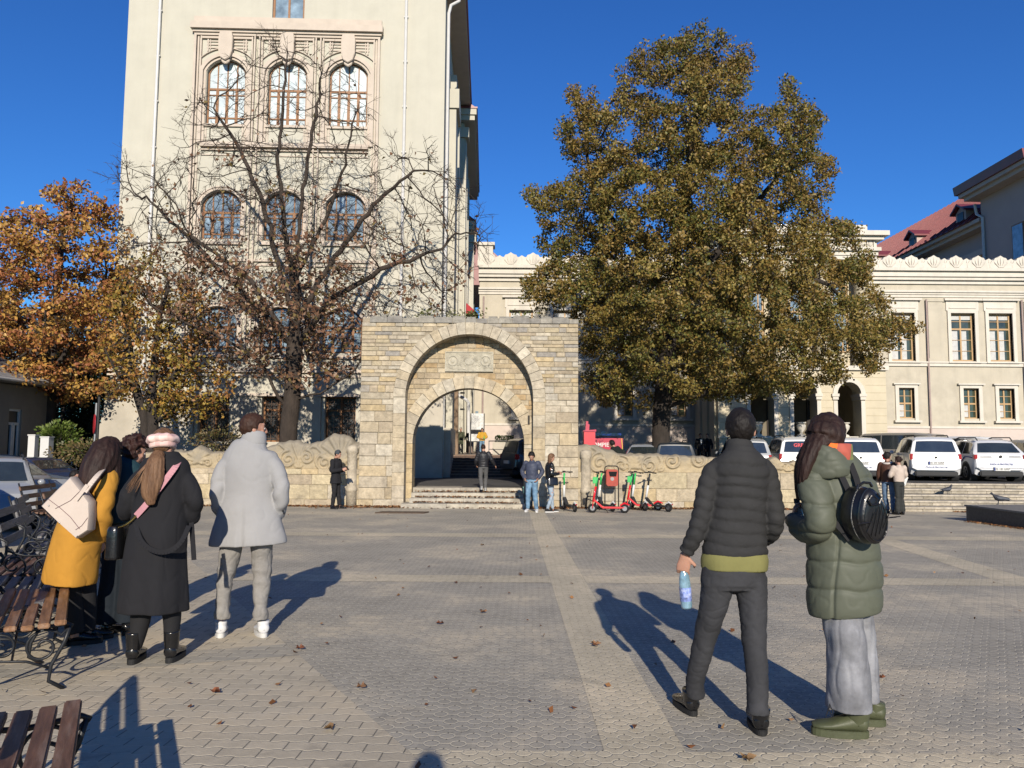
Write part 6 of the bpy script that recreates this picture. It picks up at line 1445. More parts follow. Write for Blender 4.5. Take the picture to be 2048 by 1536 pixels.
def scooter(low, high, deck, cap, label):                      # drives along +x
    r = empty('electric_scooter', (0, 0, 0)); r['localspace'] = 1
    for x, nm in ((.44, 'front_wheel'), (-.44, 'rear_wheel')):
        m = MB(); m.lathe([(.06, -.022), (.115, -.026), (.125, 0), (.115, .026), (.06, .022)], (x, 0, .125), 20, 'y'); w = m.build('wheel', M_TYRE, r, smooth=True)
        m = MB(); m.lathe([(.065, -.03), (.065, .03)], (x, 0, .125), 14, 'y'); m.build('hub', M_RIM, w)
    m = MB(); m.bar((-.36, 0, .15), (.18, 0, .15), .17, .05); m.bar((.16, 0, .15), (.40, 0, .36), .11, .05); m.bar((-.34, 0, .15), (-.44, 0, .15), .09, .03); m.build('deck', deck, r, bevel=.012)
    m = MB(); m.bar((-.33, 0, .178), (.12, 0, .178), .14, .006); m.build('deck_mat', M_PLAS, r)
    m = MB(); m.tube([(.42, 0, .30), (.345, 0, .72)], .032, 10); m.tube([(.44, .05, .125), (.42, .03, .32)], .014, 6); m.tube([(.44, -.05, .125), (.42, -.03, .32)], .014, 6); m.build('lower_stem', low, r, smooth=True)
    m = MB(); m.tube([(.345, 0, .72), (.29, 0, 1.06)], .028, 10); m.build('upper_stem', high, r, smooth=True)
    m = MB(); m.tube([(.27, -.24, 1.08), (.29, -.1, 1.09), (.29, .1, 1.09), (.27, .24, 1.08)], .014, 8); m.tube([(.27, -.25, 1.08), (.272, -.14, 1.084)], .019, 8); m.tube([(.27, .14, 1.084), (.27, .25, 1.08)], .019, 8); m.bar((.26, 0, 1.1), (.34, 0, 1.11), .07, .04); m.tube([(.3, -.12, 1.08), (.34, -.2, 1.05)], .007, 5); m.build('handlebar', M_BLK, r, smooth=True)
    m = MB(); m.box(.33, .43, -.045, .045, .80, .98) if cap else m.ball((.36, 0, .9), (.03, .035, .05)); m.build('lamp_housing', M_SG if cap else M_PLAS, r, bevel=.012 if cap else 0)
    m = MB(); m.tube([(-.32, 0, .2), (-.44, 0, .275), (-.57, 0, .22)], [.03, .028, .02], 6); m.build('rear_fender', M_SWH if low is M_SWH else deck, r)
    m = MB(); m.ball((-.575, 0, .22), (.012, .03, .02)); m.build('rear_light', M_TAIL, r)
    m = MB(); m.tube([(.1, .07, .13), (.02, .17, .01)], .009, 5); m.build('kickstand', M_BLK, r)
    tag(r, label, 'scooter', 'electric scooters by the carved wall'); return r
def psc(r, px, py, rz, lean=0): g = G(px, py); r.location = g; r.rotation_euler = (R(lean), 0, R(rz))
psc(scooter(M_SR, M_SG, M_SR, True, 'red scooter with a green stem in front of the litter bin'), 1217, 1026, 176, 2)
psc(scooter(M_SR, M_SG, M_SR, True, 'red scooter with a green stem, second red one, right of the litter bin'), 1285, 1021, 172, 2)
psc(scooter(M_SWH, M_SG, M_PLAS, False, 'white and green scooter standing alone left of the litter bin'), 1139, 1022, 106, -3)
psc(scooter(M_SWH, M_SG, M_PLAS, False, 'white and green scooter tucked between the red one and the litter bin'), 1210, 1021, 112, 3)
psc(scooter(M_SWH, M_SG, M_PLAS, False, 'white and green scooter just behind the second red scooter'), 1276, 1020, 108, 4)
psc(scooter(M_SWH, M_PLAS, M_PLAS, False, 'white scooter with a dark upper stem, rightmost of the row'), 1313, 1022, 128, 3)
# ---------------------------------------------------------------- low dark planter, posts, sign
r = empty('stone_ledge', (12.6, 16, gz(16)), 'low granite planter ledge with shade-darkened sides cut by the right edge of the photo', 'planter'); mb = MB()
mb.prism([(11.42, 19.5), (11.72, 12), (14.5, 12), (14.5, 19.9)], -.3, gz(19) + .36, 'z'); mb.build('ledge_body', mk('shaded_granite', (.10, .095, .09), .6, .25, 18, .15, 80), r)  # shade of the side face put into a darker granite colour
mb = MB(); mb.prism([(11.39, 19.53), (11.69, 11.97), (14.53, 11.97), (14.53, 19.93)], gz(19) + .361, gz(19) + .40, 'z'); mb.build('ledge_top', mk('grey_granite', (.24, .23, .21), .7, .2, 14, .2, 80), r)
rg = random.Random(31); pts = []
for i in range(900): y = rg.uniform(13, 19.2); pts.append((11.36 + (19.5 - y) * .04 - abs(rg.gauss(0, .10)), y, gz(y) + .02))
litter('ledge_leaves', pts, .05, 14, 'dry leaves blown against the dark ledge at the right')
for k, (px, w, py) in enumerate(((67, .12, 869), (93, .15, 873))):
    c = W(px, py, 27.5); r = empty('gate_pillar', (c.x, 27.5, -.3), ['narrow white square post on the left, before the green shrub', 'wider white square post right of the narrow one, on the left'][k], 'post', 'white posts by the lane'); mb = MB(); mb.box(c.x - w, c.x + w, 27.4, 27.4 + 2 * w, -.35, c.z - .04); mb.build('shaft', M_PIPE, r); mb = MB(); mb.box(c.x - w - .02, c.x + w + .02, 27.38, 27.42 + 2 * w, c.z - .04, c.z); mb.build('cap', M_PIPE, r)
c = W(188, 905, 26); t = W(188, 812, 26); r = empty('road_sign', (c.x, 26, -.3), 'round red rimmed road sign seen edge on, by the tall building corner', 'road sign')
mb = MB(); mb.tube([(c.x, 26, -.35), (c.x, 26, t.z + .1)], .035, 8); mb.build('pole', mk('galvanised_steel', (.3, .31, .32), .45, .1, 9, 0, 5, metal=.5), r)
mb = MB(); mb.M = Matrix.Translation((c.x - .04, 26, W(188, 848, 26).z)) @ Matrix.Rotation(R(-57), 4, 'Z'); mb.lathe([(.33, -.012), (.33, .012)], (0, 0, 0), 30, 'y'); mb.M = None; sg = mb.build('sign_plate', mk('sign_red', (.5, .02, .03), .5), r)
mb = MB(); mb.M = Matrix.Translation((c.x - .04, 26, W(188, 848, 26).z)) @ Matrix.Rotation(R(-57), 4, 'Z'); mb.lathe([(.25, .0125), (.25, .016)], (0, 0, 0), 30, 'y'); mb.M = None; mb.build('sign_face', M_PLATE, sg)
# lamp post with traffic mirror behind the sign
mb = MB(); c = W(193, 905, 27); mb.tube([(c.x, 27, -.35), (c.x, 27, W(193, 790, 27).z)], .05, 8); tag(mb.build('steel_post', M_BLK), 'thin dark post right beside the edge on road sign', 'post')
# ---------------------------------------------------------------- pigeons
def pigeon(loc, rz, label, sc=1.0, dive=0):
    r = empty('pigeon', loc, label, 'bird', 'pigeons on the steps', rz=R(rz)); r['localspace'] = 1; r.scale = (sc,) * 3
    P = [((-.17, .105), .012, .03), ((-.10, .115), .028, .035), ((-.03, .12), .052, .05), ((.04, .13), .058, .058), ((.09, .15), .045, .05), ((.115, .19), .026, .03), ((.13, .215), .026, .028), ((.15, .222), .02, .022), ((.165, .218), .006, .006)]
    m = MB(); V = []; n = 12
    for (x, z), ry, rz_ in P: V += [(x, ry * math.cos(2 * math.pi * k / n), z + rz_ * math.sin(2 * math.pi * k / n)) for k in range(n)]
    m.add(V, [(i * n + k, i * n + (k + 1) % n, (i + 1) * n + (k + 1) % n, (i + 1) * n + k) for i in range(len(P) - 1) for k in range(n)] + [tuple(range(n)), tuple((len(P) - 1) * n + k for k in range(n))])
    for s in (-1, 1): m.tube([(.02, s * .02, .085), (.03, s * .022, .03), (.03, s * .022, 0), (.06, s * .03, 0)], .005, 5)
    m.build('body', mk('pigeon_slate', (.05, .055, .07), .7, .3, 25, .2, 80), r, smooth=True)
    for s in (-1, 1):
        m = MB(); m.prism([(.07, .15), (.0, .165), (-.16, .12), (-.2, .10), (-.1, .105), (.03, .115)], s * .052, s * .062); m.build('wing', mk('pigeon_wing', (.11, .12, .14), .7, .3, 25), r)
    m = MB(); m.tube([(.165, 0, .218), (.185, 0, .212)], [.005, .001], 5); m.build('beak', M_PLAS, r)
p = W(1897, 989, 23.9); pigeon((p.x, 23.95, gz(22.85) - .02 + (zup(13) - gz(22.85) + .02) / 5 * 2 + .16), 20, 'dark pigeon halfway up the stone steps, left one', 1.25)
p = G(2000, 1009, gz(19) + .40); pigeon((p.x, p.y, gz(19) + .40), 160, 'dark pigeon above the granite ledge, right one', 1.25)
# ---------------------------------------------------------------- people: building blocks
def catmull(P, n):
    out = []; m = len(P)
    for i in range(m - 1):
        p0, p1, p2, p3 = P[max(i - 1, 0)], P[i], P[i + 1], P[min(i + 2, m - 1)]
        for k in range(n[i]):
            t = k / n[i]; out.append(tuple(.5 * ((2 * b) + (c - a) * t + (2 * a - 5 * b + 4 * c - d) * t * t + (3 * b - a - 3 * c + d) * t ** 3) for a, b, c, d in zip(p0, p1, p2, p3)))
    out.append(tuple(P[-1])); return out
def loft(mb, keys, lat=(1, 0, 0), seg=22, ds=.016, fn=None, sq=1):
    K = [(*Vector(k[0]), k[1], k[2]) for k in keys]
    n = [max(1, int(math.dist(a[:3], b[:3]) / ds + abs(a[3] - b[3]) / ds)) for a, b in zip(K[:-1], K[1:])]
    Q = catmull(K, n); lat = Vector(lat); V = []; s = 0; N = len(Q)
    for i, q in enumerate(Q):
        p = Vector(q[:3]); a, b = Vector(Q[max(i - 1, 0)][:3]), Vector(Q[min(i + 1, N - 1)][:3]); t = b - a
        t = t.normalized() if t.length > 1e-6 else Vector((0, 0, 1))
        x = lat - t * lat.dot(t); x = x.normalized() if x.length > 1e-3 else t.orthogonal().normalized(); y = t.cross(x)
        if i: s += (p - Vector(Q[i - 1][:3])).length
        for k in range(seg):
            an = 2 * math.pi * k / seg; o = fn(s, an, i / (N - 1)) if fn else 0; c, d = math.cos(an), math.sin(an)
            if sq != 1: c = math.copysign(abs(c) ** sq, c); d = math.copysign(abs(d) ** sq, d)
            V.append(p + x * c * max(.002, q[3] + o) + y * d * max(.002, q[4] + o))
    F = [(i * seg + k, i * seg + (k + 1) % seg, (i + 1) * seg + (k + 1) % seg, (i + 1) * seg + k) for i in range(N - 1) for k in range(seg)]
    F += [tuple(range(seg - 1, -1, -1)), tuple((N - 1) * seg + k for k in range(seg))]; mb.add(V, F)
def fuse(mb, name, mat, parent, vox=.01, it=2, disp=None, label=None):
    o = bpy.data.objects.new('tmp', mb.mesh('tmp')); COL.objects.link(o)
    m = o.modifiers.new('r', 'REMESH'); m.mode = 'VOXEL'; m.voxel_size = vox; m.use_smooth_shade = True
    if it: s = o.modifiers.new('s', 'SMOOTH'); s.iterations = it; s.factor = .6
    me = bpy.data.meshes.new_from_object(o.evaluated_get(bpy.context.evaluated_depsgraph_get())); tm = o.data; bpy.data.objects.remove(o); bpy.data.meshes.remove(tm)
    n = len(me.vertices); co = np.empty(n * 3, np.float32); me.vertices.foreach_get('co', co); co = co.reshape(-1, 3)
    if disp:
        nr_ = np.empty(n * 3, np.float32); me.vertices.foreach_get('normal', nr_); nr_ = nr_.reshape(-1, 3)
        co = co + nr_ * np.array([disp(Vector(c)) for c in co])[:, None]
    w = parent_off(parent)
    if w is not None: co = co - np.array(w)
    me.vertices.foreach_set('co', co.astype(np.float32).ravel()); me.polygons.foreach_set('use_smooth', [True] * len(me.polygons)); me.update(); me.name = name; me.materials.clear()
    o = link_mesh(name, me, mat, parent)
    if label: o['label'] = label
    return o
def wr(amp, f=(9, 9, 5), seed=0, fold=0, vert=0):
    """cloth: soft noise, creases and (vert) hanging folds"""
    def d(p):
        q = Vector((p.x * f[0] + seed, p.y * f[1], p.z * f[2])); v = amp * noise.noise(q)
        if fold: v -= fold * max(0, .22 - abs(noise.noise(q * 1.3 + Vector((7, 3, seed))))) / .22
        return v
    return d
def cloth(name, c, rough=.85, var=.08, bs=220, bump=.3, scale=8, **k): return mk(name, c, rough, var, scale, bump, bs, bdist=.002, **k)
def skin_mat(name, c): 
    m = mk(name, c, .5, .06, 18, .08, 90, bdist=.002); m.node_tree.nodes['Principled BSDF'].inputs['Subsurface Weight'].default_value = .12; m.node_tree.nodes['Principled BSDF'].inputs['Subsurface Radius'].default_value = (.02, .008, .004); return m
M_SK = skin_mat('skin', (.50, .27, .19)); M_SK2 = skin_mat('tan_skin', (.40, .21, .14))
def hair_mat(name, c, c2=None): return mk(name, c, .6, .35, 16, .6, 26, stretch=(7, 7, 1.1), var2=.2, scale2=3, bdist=.006, spec=.22, tint=(*(c2 or c), .6))
M_HBLK = hair_mat('black_hair', (.012, .009, .008)); M_HDB = hair_mat('dark_brown_hair', (.028, .014, .011), (.05, .024, .018)); M_HBR = hair_mat('brown_hair', (.05, .022, .013), (.07, .03, .016)); M_HLB = hair_mat('light_brown_hair', (.16, .085, .045), (.30, .18, .10))
M_EYEW = mk('eye_white', (.6, .58, .56), .2, 0, bump=0); M_EYEI = mk('iris', (.03, .02, .015), .1, 0, bump=0); M_LIP = mk('lip', (.38, .14, .12), .45, .05, bump=0)
def head_geo(mb, c, k=1, yaw=0, pitch=0, roll=0):
    M = Matrix.Translation(c) @ Matrix.Rotation(yaw, 4, 'Z') @ Matrix.Rotation(pitch, 4, 'X') @ Matrix.Rotation(roll, 4, 'Y') @ Matrix.Scale(k * .99, 4); old = mb.M; mb.M = M
    mb.ball((0, -.008, .028), (.075, .094, .096), 20, 14); mb.ball((0, .028, -.045), (.056, .062, .070), 16, 12); mb.ball((0, .066, -.092), (.026, .024, .022), 10, 8)
    mb.ball((0, .06, .01), (.058, .032, .05), 12, 8); mb.ball((0, .074, .042), (.05, .018, .016), 10, 6)
    mb.tube([(0, .086, .03), (0, .102, -.002), (0, .108, -.022), (0, .09, -.03)], [.007, .010, .015, .012], 8)
    for s in (-1, 1): mb.ball((s * .012, .096, -.025), .010, 8, 6); mb.ball((s * .077, -.006, -.004), (.011, .020, .034), 10, 8); mb.ball((s * .04, .066, -.02), (.018, .018, .018), 8, 6)
    mb.ball((0, .083, -.055), (.024, .012, .011), 10, 6); mb.M = old; return M
def face(root, M):
    off = parent_off(root); T = Matrix.Translation(-off) if off is not None else Matrix()
    m = MB(); m.M = T @ M
    for s in (-1, 1): m.ball((s * .03, .082, .008), (.014, .010, .0095), 10, 8)
    e = link_mesh('eyes', m.mesh('eyes'), M_EYEW, root); m = MB(); m.M = T @ M
    for s in (-1, 1): m.ball((s * .03, .0905, .008), (.006, .003, .006), 8, 6)
    link_mesh('iris', m.mesh('iris'), M_EYEI, e); m = MB(); m.M = T @ M; m.ball((0, .0925, -.052), (.022, .006, .004), 10, 6); m.ball((0, .0915, -.060), (.018, .007, .005), 10, 6); link_mesh('lips', m.mesh('lips'), M_LIP, root)
    m = MB(); m.M = T @ M
    for s in (-1, 1): m.tube([(s * .015, .092, .03), (s * .034, .09, .036), (s * .05, .078, .03)], [.004, .0045, .002], 6)
    link_mesh('eyebrows', m.mesh('eyebrows'), M_HDB, root)
def hair_cap(mb, M, grow=.012, low=-.055, front=.05, seed=0, side=-.03):
    """hair shell: an ellipsoid grown from the skull with the face side kept free"""
    old = mb.M; mb.M = M; n, m = 28, 20; V = []
    for i in range(m + 1):
        ph = math.pi * i / m
        for k in range(n):
            a = 2 * math.pi * k / n; d = Vector((math.sin(ph) * math.cos(a), math.sin(ph) * math.sin(a), math.cos(ph)))
            g = grow * (1 + .5 * noise.noise(d * 5 + Vector((seed, 0, 0)))); p = Vector((d.x * (.075 + g), -.008 + d.y * (.094 + g), .028 + d.z * (.096 + g)))
            lim = low if p.y < -.01 else (side if p.y < front * .4 else .062); 
            if p.z < lim: p.z = lim + (p.z - lim) * .12; s_ = .90 if p.y < -.01 else .86; p.x *= s_; p.y = -.008 + (p.y + .008) * s_
            if p.y > front and p.z < .075: p.y = front
            V.append(p)
    mb.add(V, [(i * n + k, (i + 1) * n + k, (i + 1) * n + (k + 1) % n, i * n + (k + 1) % n) for i in range(m) for k in range(n)]); mb.M = old
def hand(mb, wrist, d, back, thumb, k=1, curl=.35, spread=.08, tcurl=.5):
    d = Vector(d).normalized(); back = Vector(back); back = (back - d * back.dot(d)).normalized(); t = d.cross(back); t = t if t.dot(Vector(thumb)) > 0 else -t
    w = Vector(wrist); P = lambda x, y, z: w + (d * x + t * y + back * z) * k
    loft(mb, [(P(-.02, 0, 0), .026 * k, .019 * k), (P(.02, .002, 0), .033 * k, .017 * k), (P(.06, 0, 0), .041 * k, .015 * k), (P(.092, -.002, 0), .039 * k, .012 * k)], lat=t, seg=14, ds=.008)
    for y, L in ((.029, .072), (.010, .080), (-.010, .075), (-.029, .058)):
        p = P(.085, y, 0); a = 0; Q = [p]; dd = d + t * (y * spread / .03)
        for j, f in enumerate((.45, .32, .23)):
            a += curl * (1 + .25 * j); v = (dd.normalized() * math.cos(a) - back * math.sin(a)) * L * f * k; p = p + v; Q.append(p)
        mb.tube(Q, [.0092 * k, .0088 * k, .008 * k, .0065 * k], 8)
    p = P(.02, .034, 0); q = p + (d * .6 + t * .75 - back * .1).normalized() * .04 * k; e = q + (d * (1 - tcurl * .5) + t * (.3 - tcurl * .6) - back * tcurl).normalized() * .034 * k; mb.tube([P(.005, .02, 0), p, q, e], [.012 * k, .0125 * k, .0105 * k, .008 * k], 8)
def shoe(root, mat, sole, heel, yaw, L=.28, w=.046, h=.07, sole_h=.022, boot=0, tip=0, name='shoe', lift=0, solew=1.0):
    off = parent_off(root); T = Matrix.Translation(-off) if off is not None else Matrix(); M = T @ Matrix.Translation(heel) @ Matrix.Rotation(yaw, 4, 'Z') @ Matrix.Rotation(-tip, 4, 'X')
    m = MB(); m.M = None; k = L / .28; z = sole_h
    loft(m, [((0, -.005, z + h * .55), w * .5, h * .45), ((0, .012 * k, z + h * .58), w * .88, h * .62), ((0, .06 * k, z + h * .62), w * .92, h * .66), ((0, .12 * k, z + h * .48), w * .98, h * .5), ((0, .18 * k, z + h * .33), w * 1.06, h * .36), ((0, .235 * k, z + h * .26), w * .95, h * .28), ((0, .268 * k, z + h * .2), w * .5, h * .17)], lat=(1, 0, 0), seg=18, ds=.012)
    loft(m, [((0, .05 * k, z + h * .5), w * .9, .055 * k), ((0, .04 * k, z + h + .03 + boot), w * (.95 if not boot else 1.12), .05 * k if not boot else .062 * k)], lat=(1, 0, 0), seg=16, ds=.015)
    m.v = [M @ v for v in m.v]; o = link_mesh(name, m.mesh('shoe'), mat, root); o.data.polygons.foreach_set('use_smooth', [True] * len(o.data.polygons))
    s = MB(); P = []
    for i in range(24):
        a = 2 * math.pi * i / 24; y = .132 * k + math.sin(a) * .143 * k; x = math.cos(a) * w * solew * (1.02 + .12 * math.sin(a)) * (abs(math.cos(a)) ** -.25 if abs(math.cos(a)) > .15 else 1.5); P.append((x, y))
    s.prism(P, 0, sole_h + .006, 'z'); s.v = [M @ v for v in s.v]; link_mesh('sole', s.mesh('sole', bevel=.004), sole, o); return o
def quilt(period, amp, ph=0, wob=.006):
    def f(s, a, u):
        q = (s + ph + wob * math.sin(3 * a + s * 9)) / period; return amp * (abs(math.sin(math.pi * q)) ** .45 - .75)
    return f
M_SOLW = mk('white_sole', (.7, .69, .66), .6, .1, 30, .2, 90); M_SOLB = mk('black_sole', (.02, .02, .02), .7, .1, 30, .2, 90); M_LEA = mk('black_leather', (.012, .012, .013), .25, .15, 14, .2, 60, coat=.4); M_SNK = cloth('white_leather', (.74, .74, .74), .45)
M_BLKC = cloth('black_wool', (.014, .014, .017), .9); M_DENB = cloth('blue_denim', (.17, .30, .44), .85, .35, 260, .5, 5, var2=.35, scale2=4, tint=(.42, .55, .66, .6)); M_JAD = cloth('charcoal_denim', (.040, .041, .046), .85, .25, 260, .5, 5, var2=.25, scale2=3); M_BLKT = cloth('black_cotton', (.016, .016, .018), .85)
# ---------------------------------------------------------------- near figures, measured from the photo
def near_root(px, D, label): g = W(px, 900, D); return empty('person', (g.x, D, gz(D)), label, 'person')
def puffer_man():
    D = 4.62; s = D / FPX; P = lambda x, y, o=0: W(x, y, D + o)
    r = near_root(1455, D, 'man from behind in black quilted puffer jacket and charcoal jeans, holding a blue bottle'); V = .0075
    jk = cloth('black_quilted_nylon', (.040, .040, .041), .8, .12, 40, .25, 9, spec=.12)
    m = MB(); q = quilt(.068, .016)
    loft(m, [(P(1470, 1112), 64 * s, .12), (P(1470, 1090), 63 * s, .128), (P(1473, 1050), 58 * s, .122), (P(1477, 1010), 55 * s, .122), (P(1480, 965), 58 * s, .128), (P(1481, 930, -.01), 55 * s, .12), (P(1481, 912, -.01), 42 * s, .10), (P(1480, 900, 0), 30 * s, .085)], seg=44, ds=.010, fn=q)
    loft(m, [(P(1479, 908), 31 * s, .085), (P(1479, 895), 27 * s, .078), (P(1479, 886, .01), 26.5 * s, .076)], seg=30, ds=.01)
    arms = [[(P(1445, 936), 19 * s, .07), (P(1429, 947), 20 * s, .072), (P(1412, 985, -.01), 18 * s, .060), (P(1403, 1030, -.01), 17.5 * s, .057), (P(1390, 1070, .0), 16 * s, .052), (P(1373, 1104, .05), 13 * s, .044)],
            [(P(1516, 936), 19 * s, .07), (P(1530, 947), 20 * s, .072), (P(1543, 990, -.02), 18 * s, .060), (P(1550, 1035, -.03), 17.5 * s, .057), (P(1545, 1062, .02), 16 * s, .052), (P(1530, 1080, .14), 13 * s, .044)]]
    for a in arms: loft(m, a, lat=(0, 1, 0), seg=26, ds=.010, fn=quilt(.062, .013, .02))
    fuse(m, 'puffer_jacket', jk, r, V, 1, wr(.0025, (14, 14, 30), 3, .0015))
    m = MB(); loft(m, [(P(1470, 1139, -.0), 65 * s, .127), (P(1470, 1118), 66 * s, .13), (P(1470, 1100), 60 * s, .12)], seg=40, fn=lambda s_, a, u: .006 * math.sin(a * 5) * (1 - u)); fuse(m, 'olive_shirt', cloth('olive_jersey', (.22, .21, .075), .9), r, .008, 1, wr(.003))
    m = MB(); wf = lambda s_, a, u: .004 * math.sin(s_ * 70 + 2 * math.sin(a)) * max(0, u - .75) * 4 + .003 * math.sin(s_ * 40 + a * 2) * (1 if .35 < u < .6 else 0)
    loft(m, [(P(1467, 1118), 60 * s, .115), (P(1467, 1145), 62 * s, .125), (P(1467, 1170), 64 * s, .13), (P(1468, 1186, -.01), 56 * s, .11)], seg=36)
    loft(m, [(P(1438, 1155), 33 * s, .105), (P(1428, 1205, .03), 28 * s, .092), (P(1414, 1262, .08), 23.5 * s, .076), (P(1400, 1320, .12), 21 * s, .066), (P(1391, 1358, .15), 19 * s, .059), (P(1391, 1394, .16), 18.5 * s, .066)], seg=26, fn=wf)
    loft(m, [(P(1500, 1155), 33 * s, .105), (P(1505, 1210, -.02), 28 * s, .092), (P(1508, 1275, -.06), 23.5 * s, .076), (P(1513, 1340, -.12), 21.5 * s, .068), (P(1515, 1385, -.15), 20 * s, .062), (P(1515, 1426, -.15), 20 * s, .07)], seg=26, fn=wf)
    fuse(m, 'charcoal_jeans', M_JAD, r, V, 1, wr(.004, (10, 10, 18), 5, .003))
    m = MB(); hc = P(1481, 861, .02); loft(m, [(P(1480, 905), .058, .06), (P(1480, 885, .005), .055, .058), (hc, .055, .06)], seg=18); M = head_geo(m, hc, 1.02, R(-8), R(-3))
    for a in arms: loft(m, [(k[0], k[1] * .6, k[2] * .6) for k in a], lat=(0, 1, 0), seg=14)
    loft(m, [(P(1470, 1140), .14, .09), (P(1476, 1000), .14, .09), (P(1480, 930), .14, .08), (P(1480, 903), .06, .06)], seg=20)
    for L in ([(1440, 1160, 0), (1415, 1262, .08), (1391, 1385, .16), (1389, 1398, .16)], [(1500, 1160, 0), (1508, 1275, -.06), (1515, 1410, -.15), (1517, 1430, -.15)]): loft(m, [(P(*q), .05 - .008 * i, .05 - .008 * i) for i, q in enumerate(L)], seg=14)
    hand(m, P(1369, 1112, .06), P(1366, 1140, .075) - P(1369, 1112, .06), (-.35, -1, 0), (1, .2, 0), 1.02, .62, .05, .8)
    fuse(m, 'body', M_SK, r, .0055, 1); face(r, M)
    m = MB(); hair_cap(m, M, .014, -.078, .062, 2, -.02); fuse(m, 'hair', M_HBLK, r, .006, 1, wr(.0025, (90, 90, 60), 1))
    g = P(1386, 1405, .17); shoe(r, M_LEA, M_SOLB, (g.x, g.y - .03, gz(g.y)), R(10), .29, .048, .065, .028, .02, name='boot')
    g = P(1520, 1440, -.15); shoe(r, M_LEA, M_SOLB, (g.x, g.y - .03, gz(g.y)), R(-8), .29, .050, .068, .028, .02, name='boot')
    # water bottle in the left hand
    tp_, bt = P(1367, 1136, .08), P(1373.5, 1216, .09); ax = (tp_ - bt); L = ax.length; b = empty('water_bottle', bt, 'clear blue plastic water bottle held low by the man in the puffer jacket', 'bottle'); b['localspace'] = 1; b.rotation_mode = 'QUATERNION'; b.rotation_quaternion = ax.to_track_quat('Z', 'Y')
    mt = mk('blue_clear_plastic', (.42, .68, .84), .08, .35, 24, .5, 40, spec=.7, coat=.6, bdist=.004, trans=.45); mw = mk('bottle_water', (.10, .32, .75), .1, .3, 12, .2, 30, trans=.3); ml = mk('bottle_label', (.25, .33, .70), .4, .9, 22, 0, tint=(.75, .8, .9, .8), var2=.5, scale2=30)
    m = MB(); m.lathe([(.030, 0), (.034, .012), (.0345, .05), (.033, .09), (.034, .11), (.034, L * .62), (.031, L * .75), (.024, L * .88), (.014, L * .96), (.0135, L)], n=26); link_mesh('bottle_body', m.mesh('b'), mt, b).data.polygons.foreach_set('use_smooth', [True] * (len(m.f)))
    m = MB(); m.lathe([(.028, .003), (.0315, .014), (.032, .05)], n=22); link_mesh('water', m.mesh('w'), mw, b)
    m = MB(); m.lathe([(.0352, .045), (.0352, .125)], n=26); link_mesh('bottle_label', m.mesh('l'), ml, b); m = MB(); m.lathe([(.016, L), (.016, L + .018)], n=16); link_mesh('cap', m.mesh('c'), M_BLUET, b)
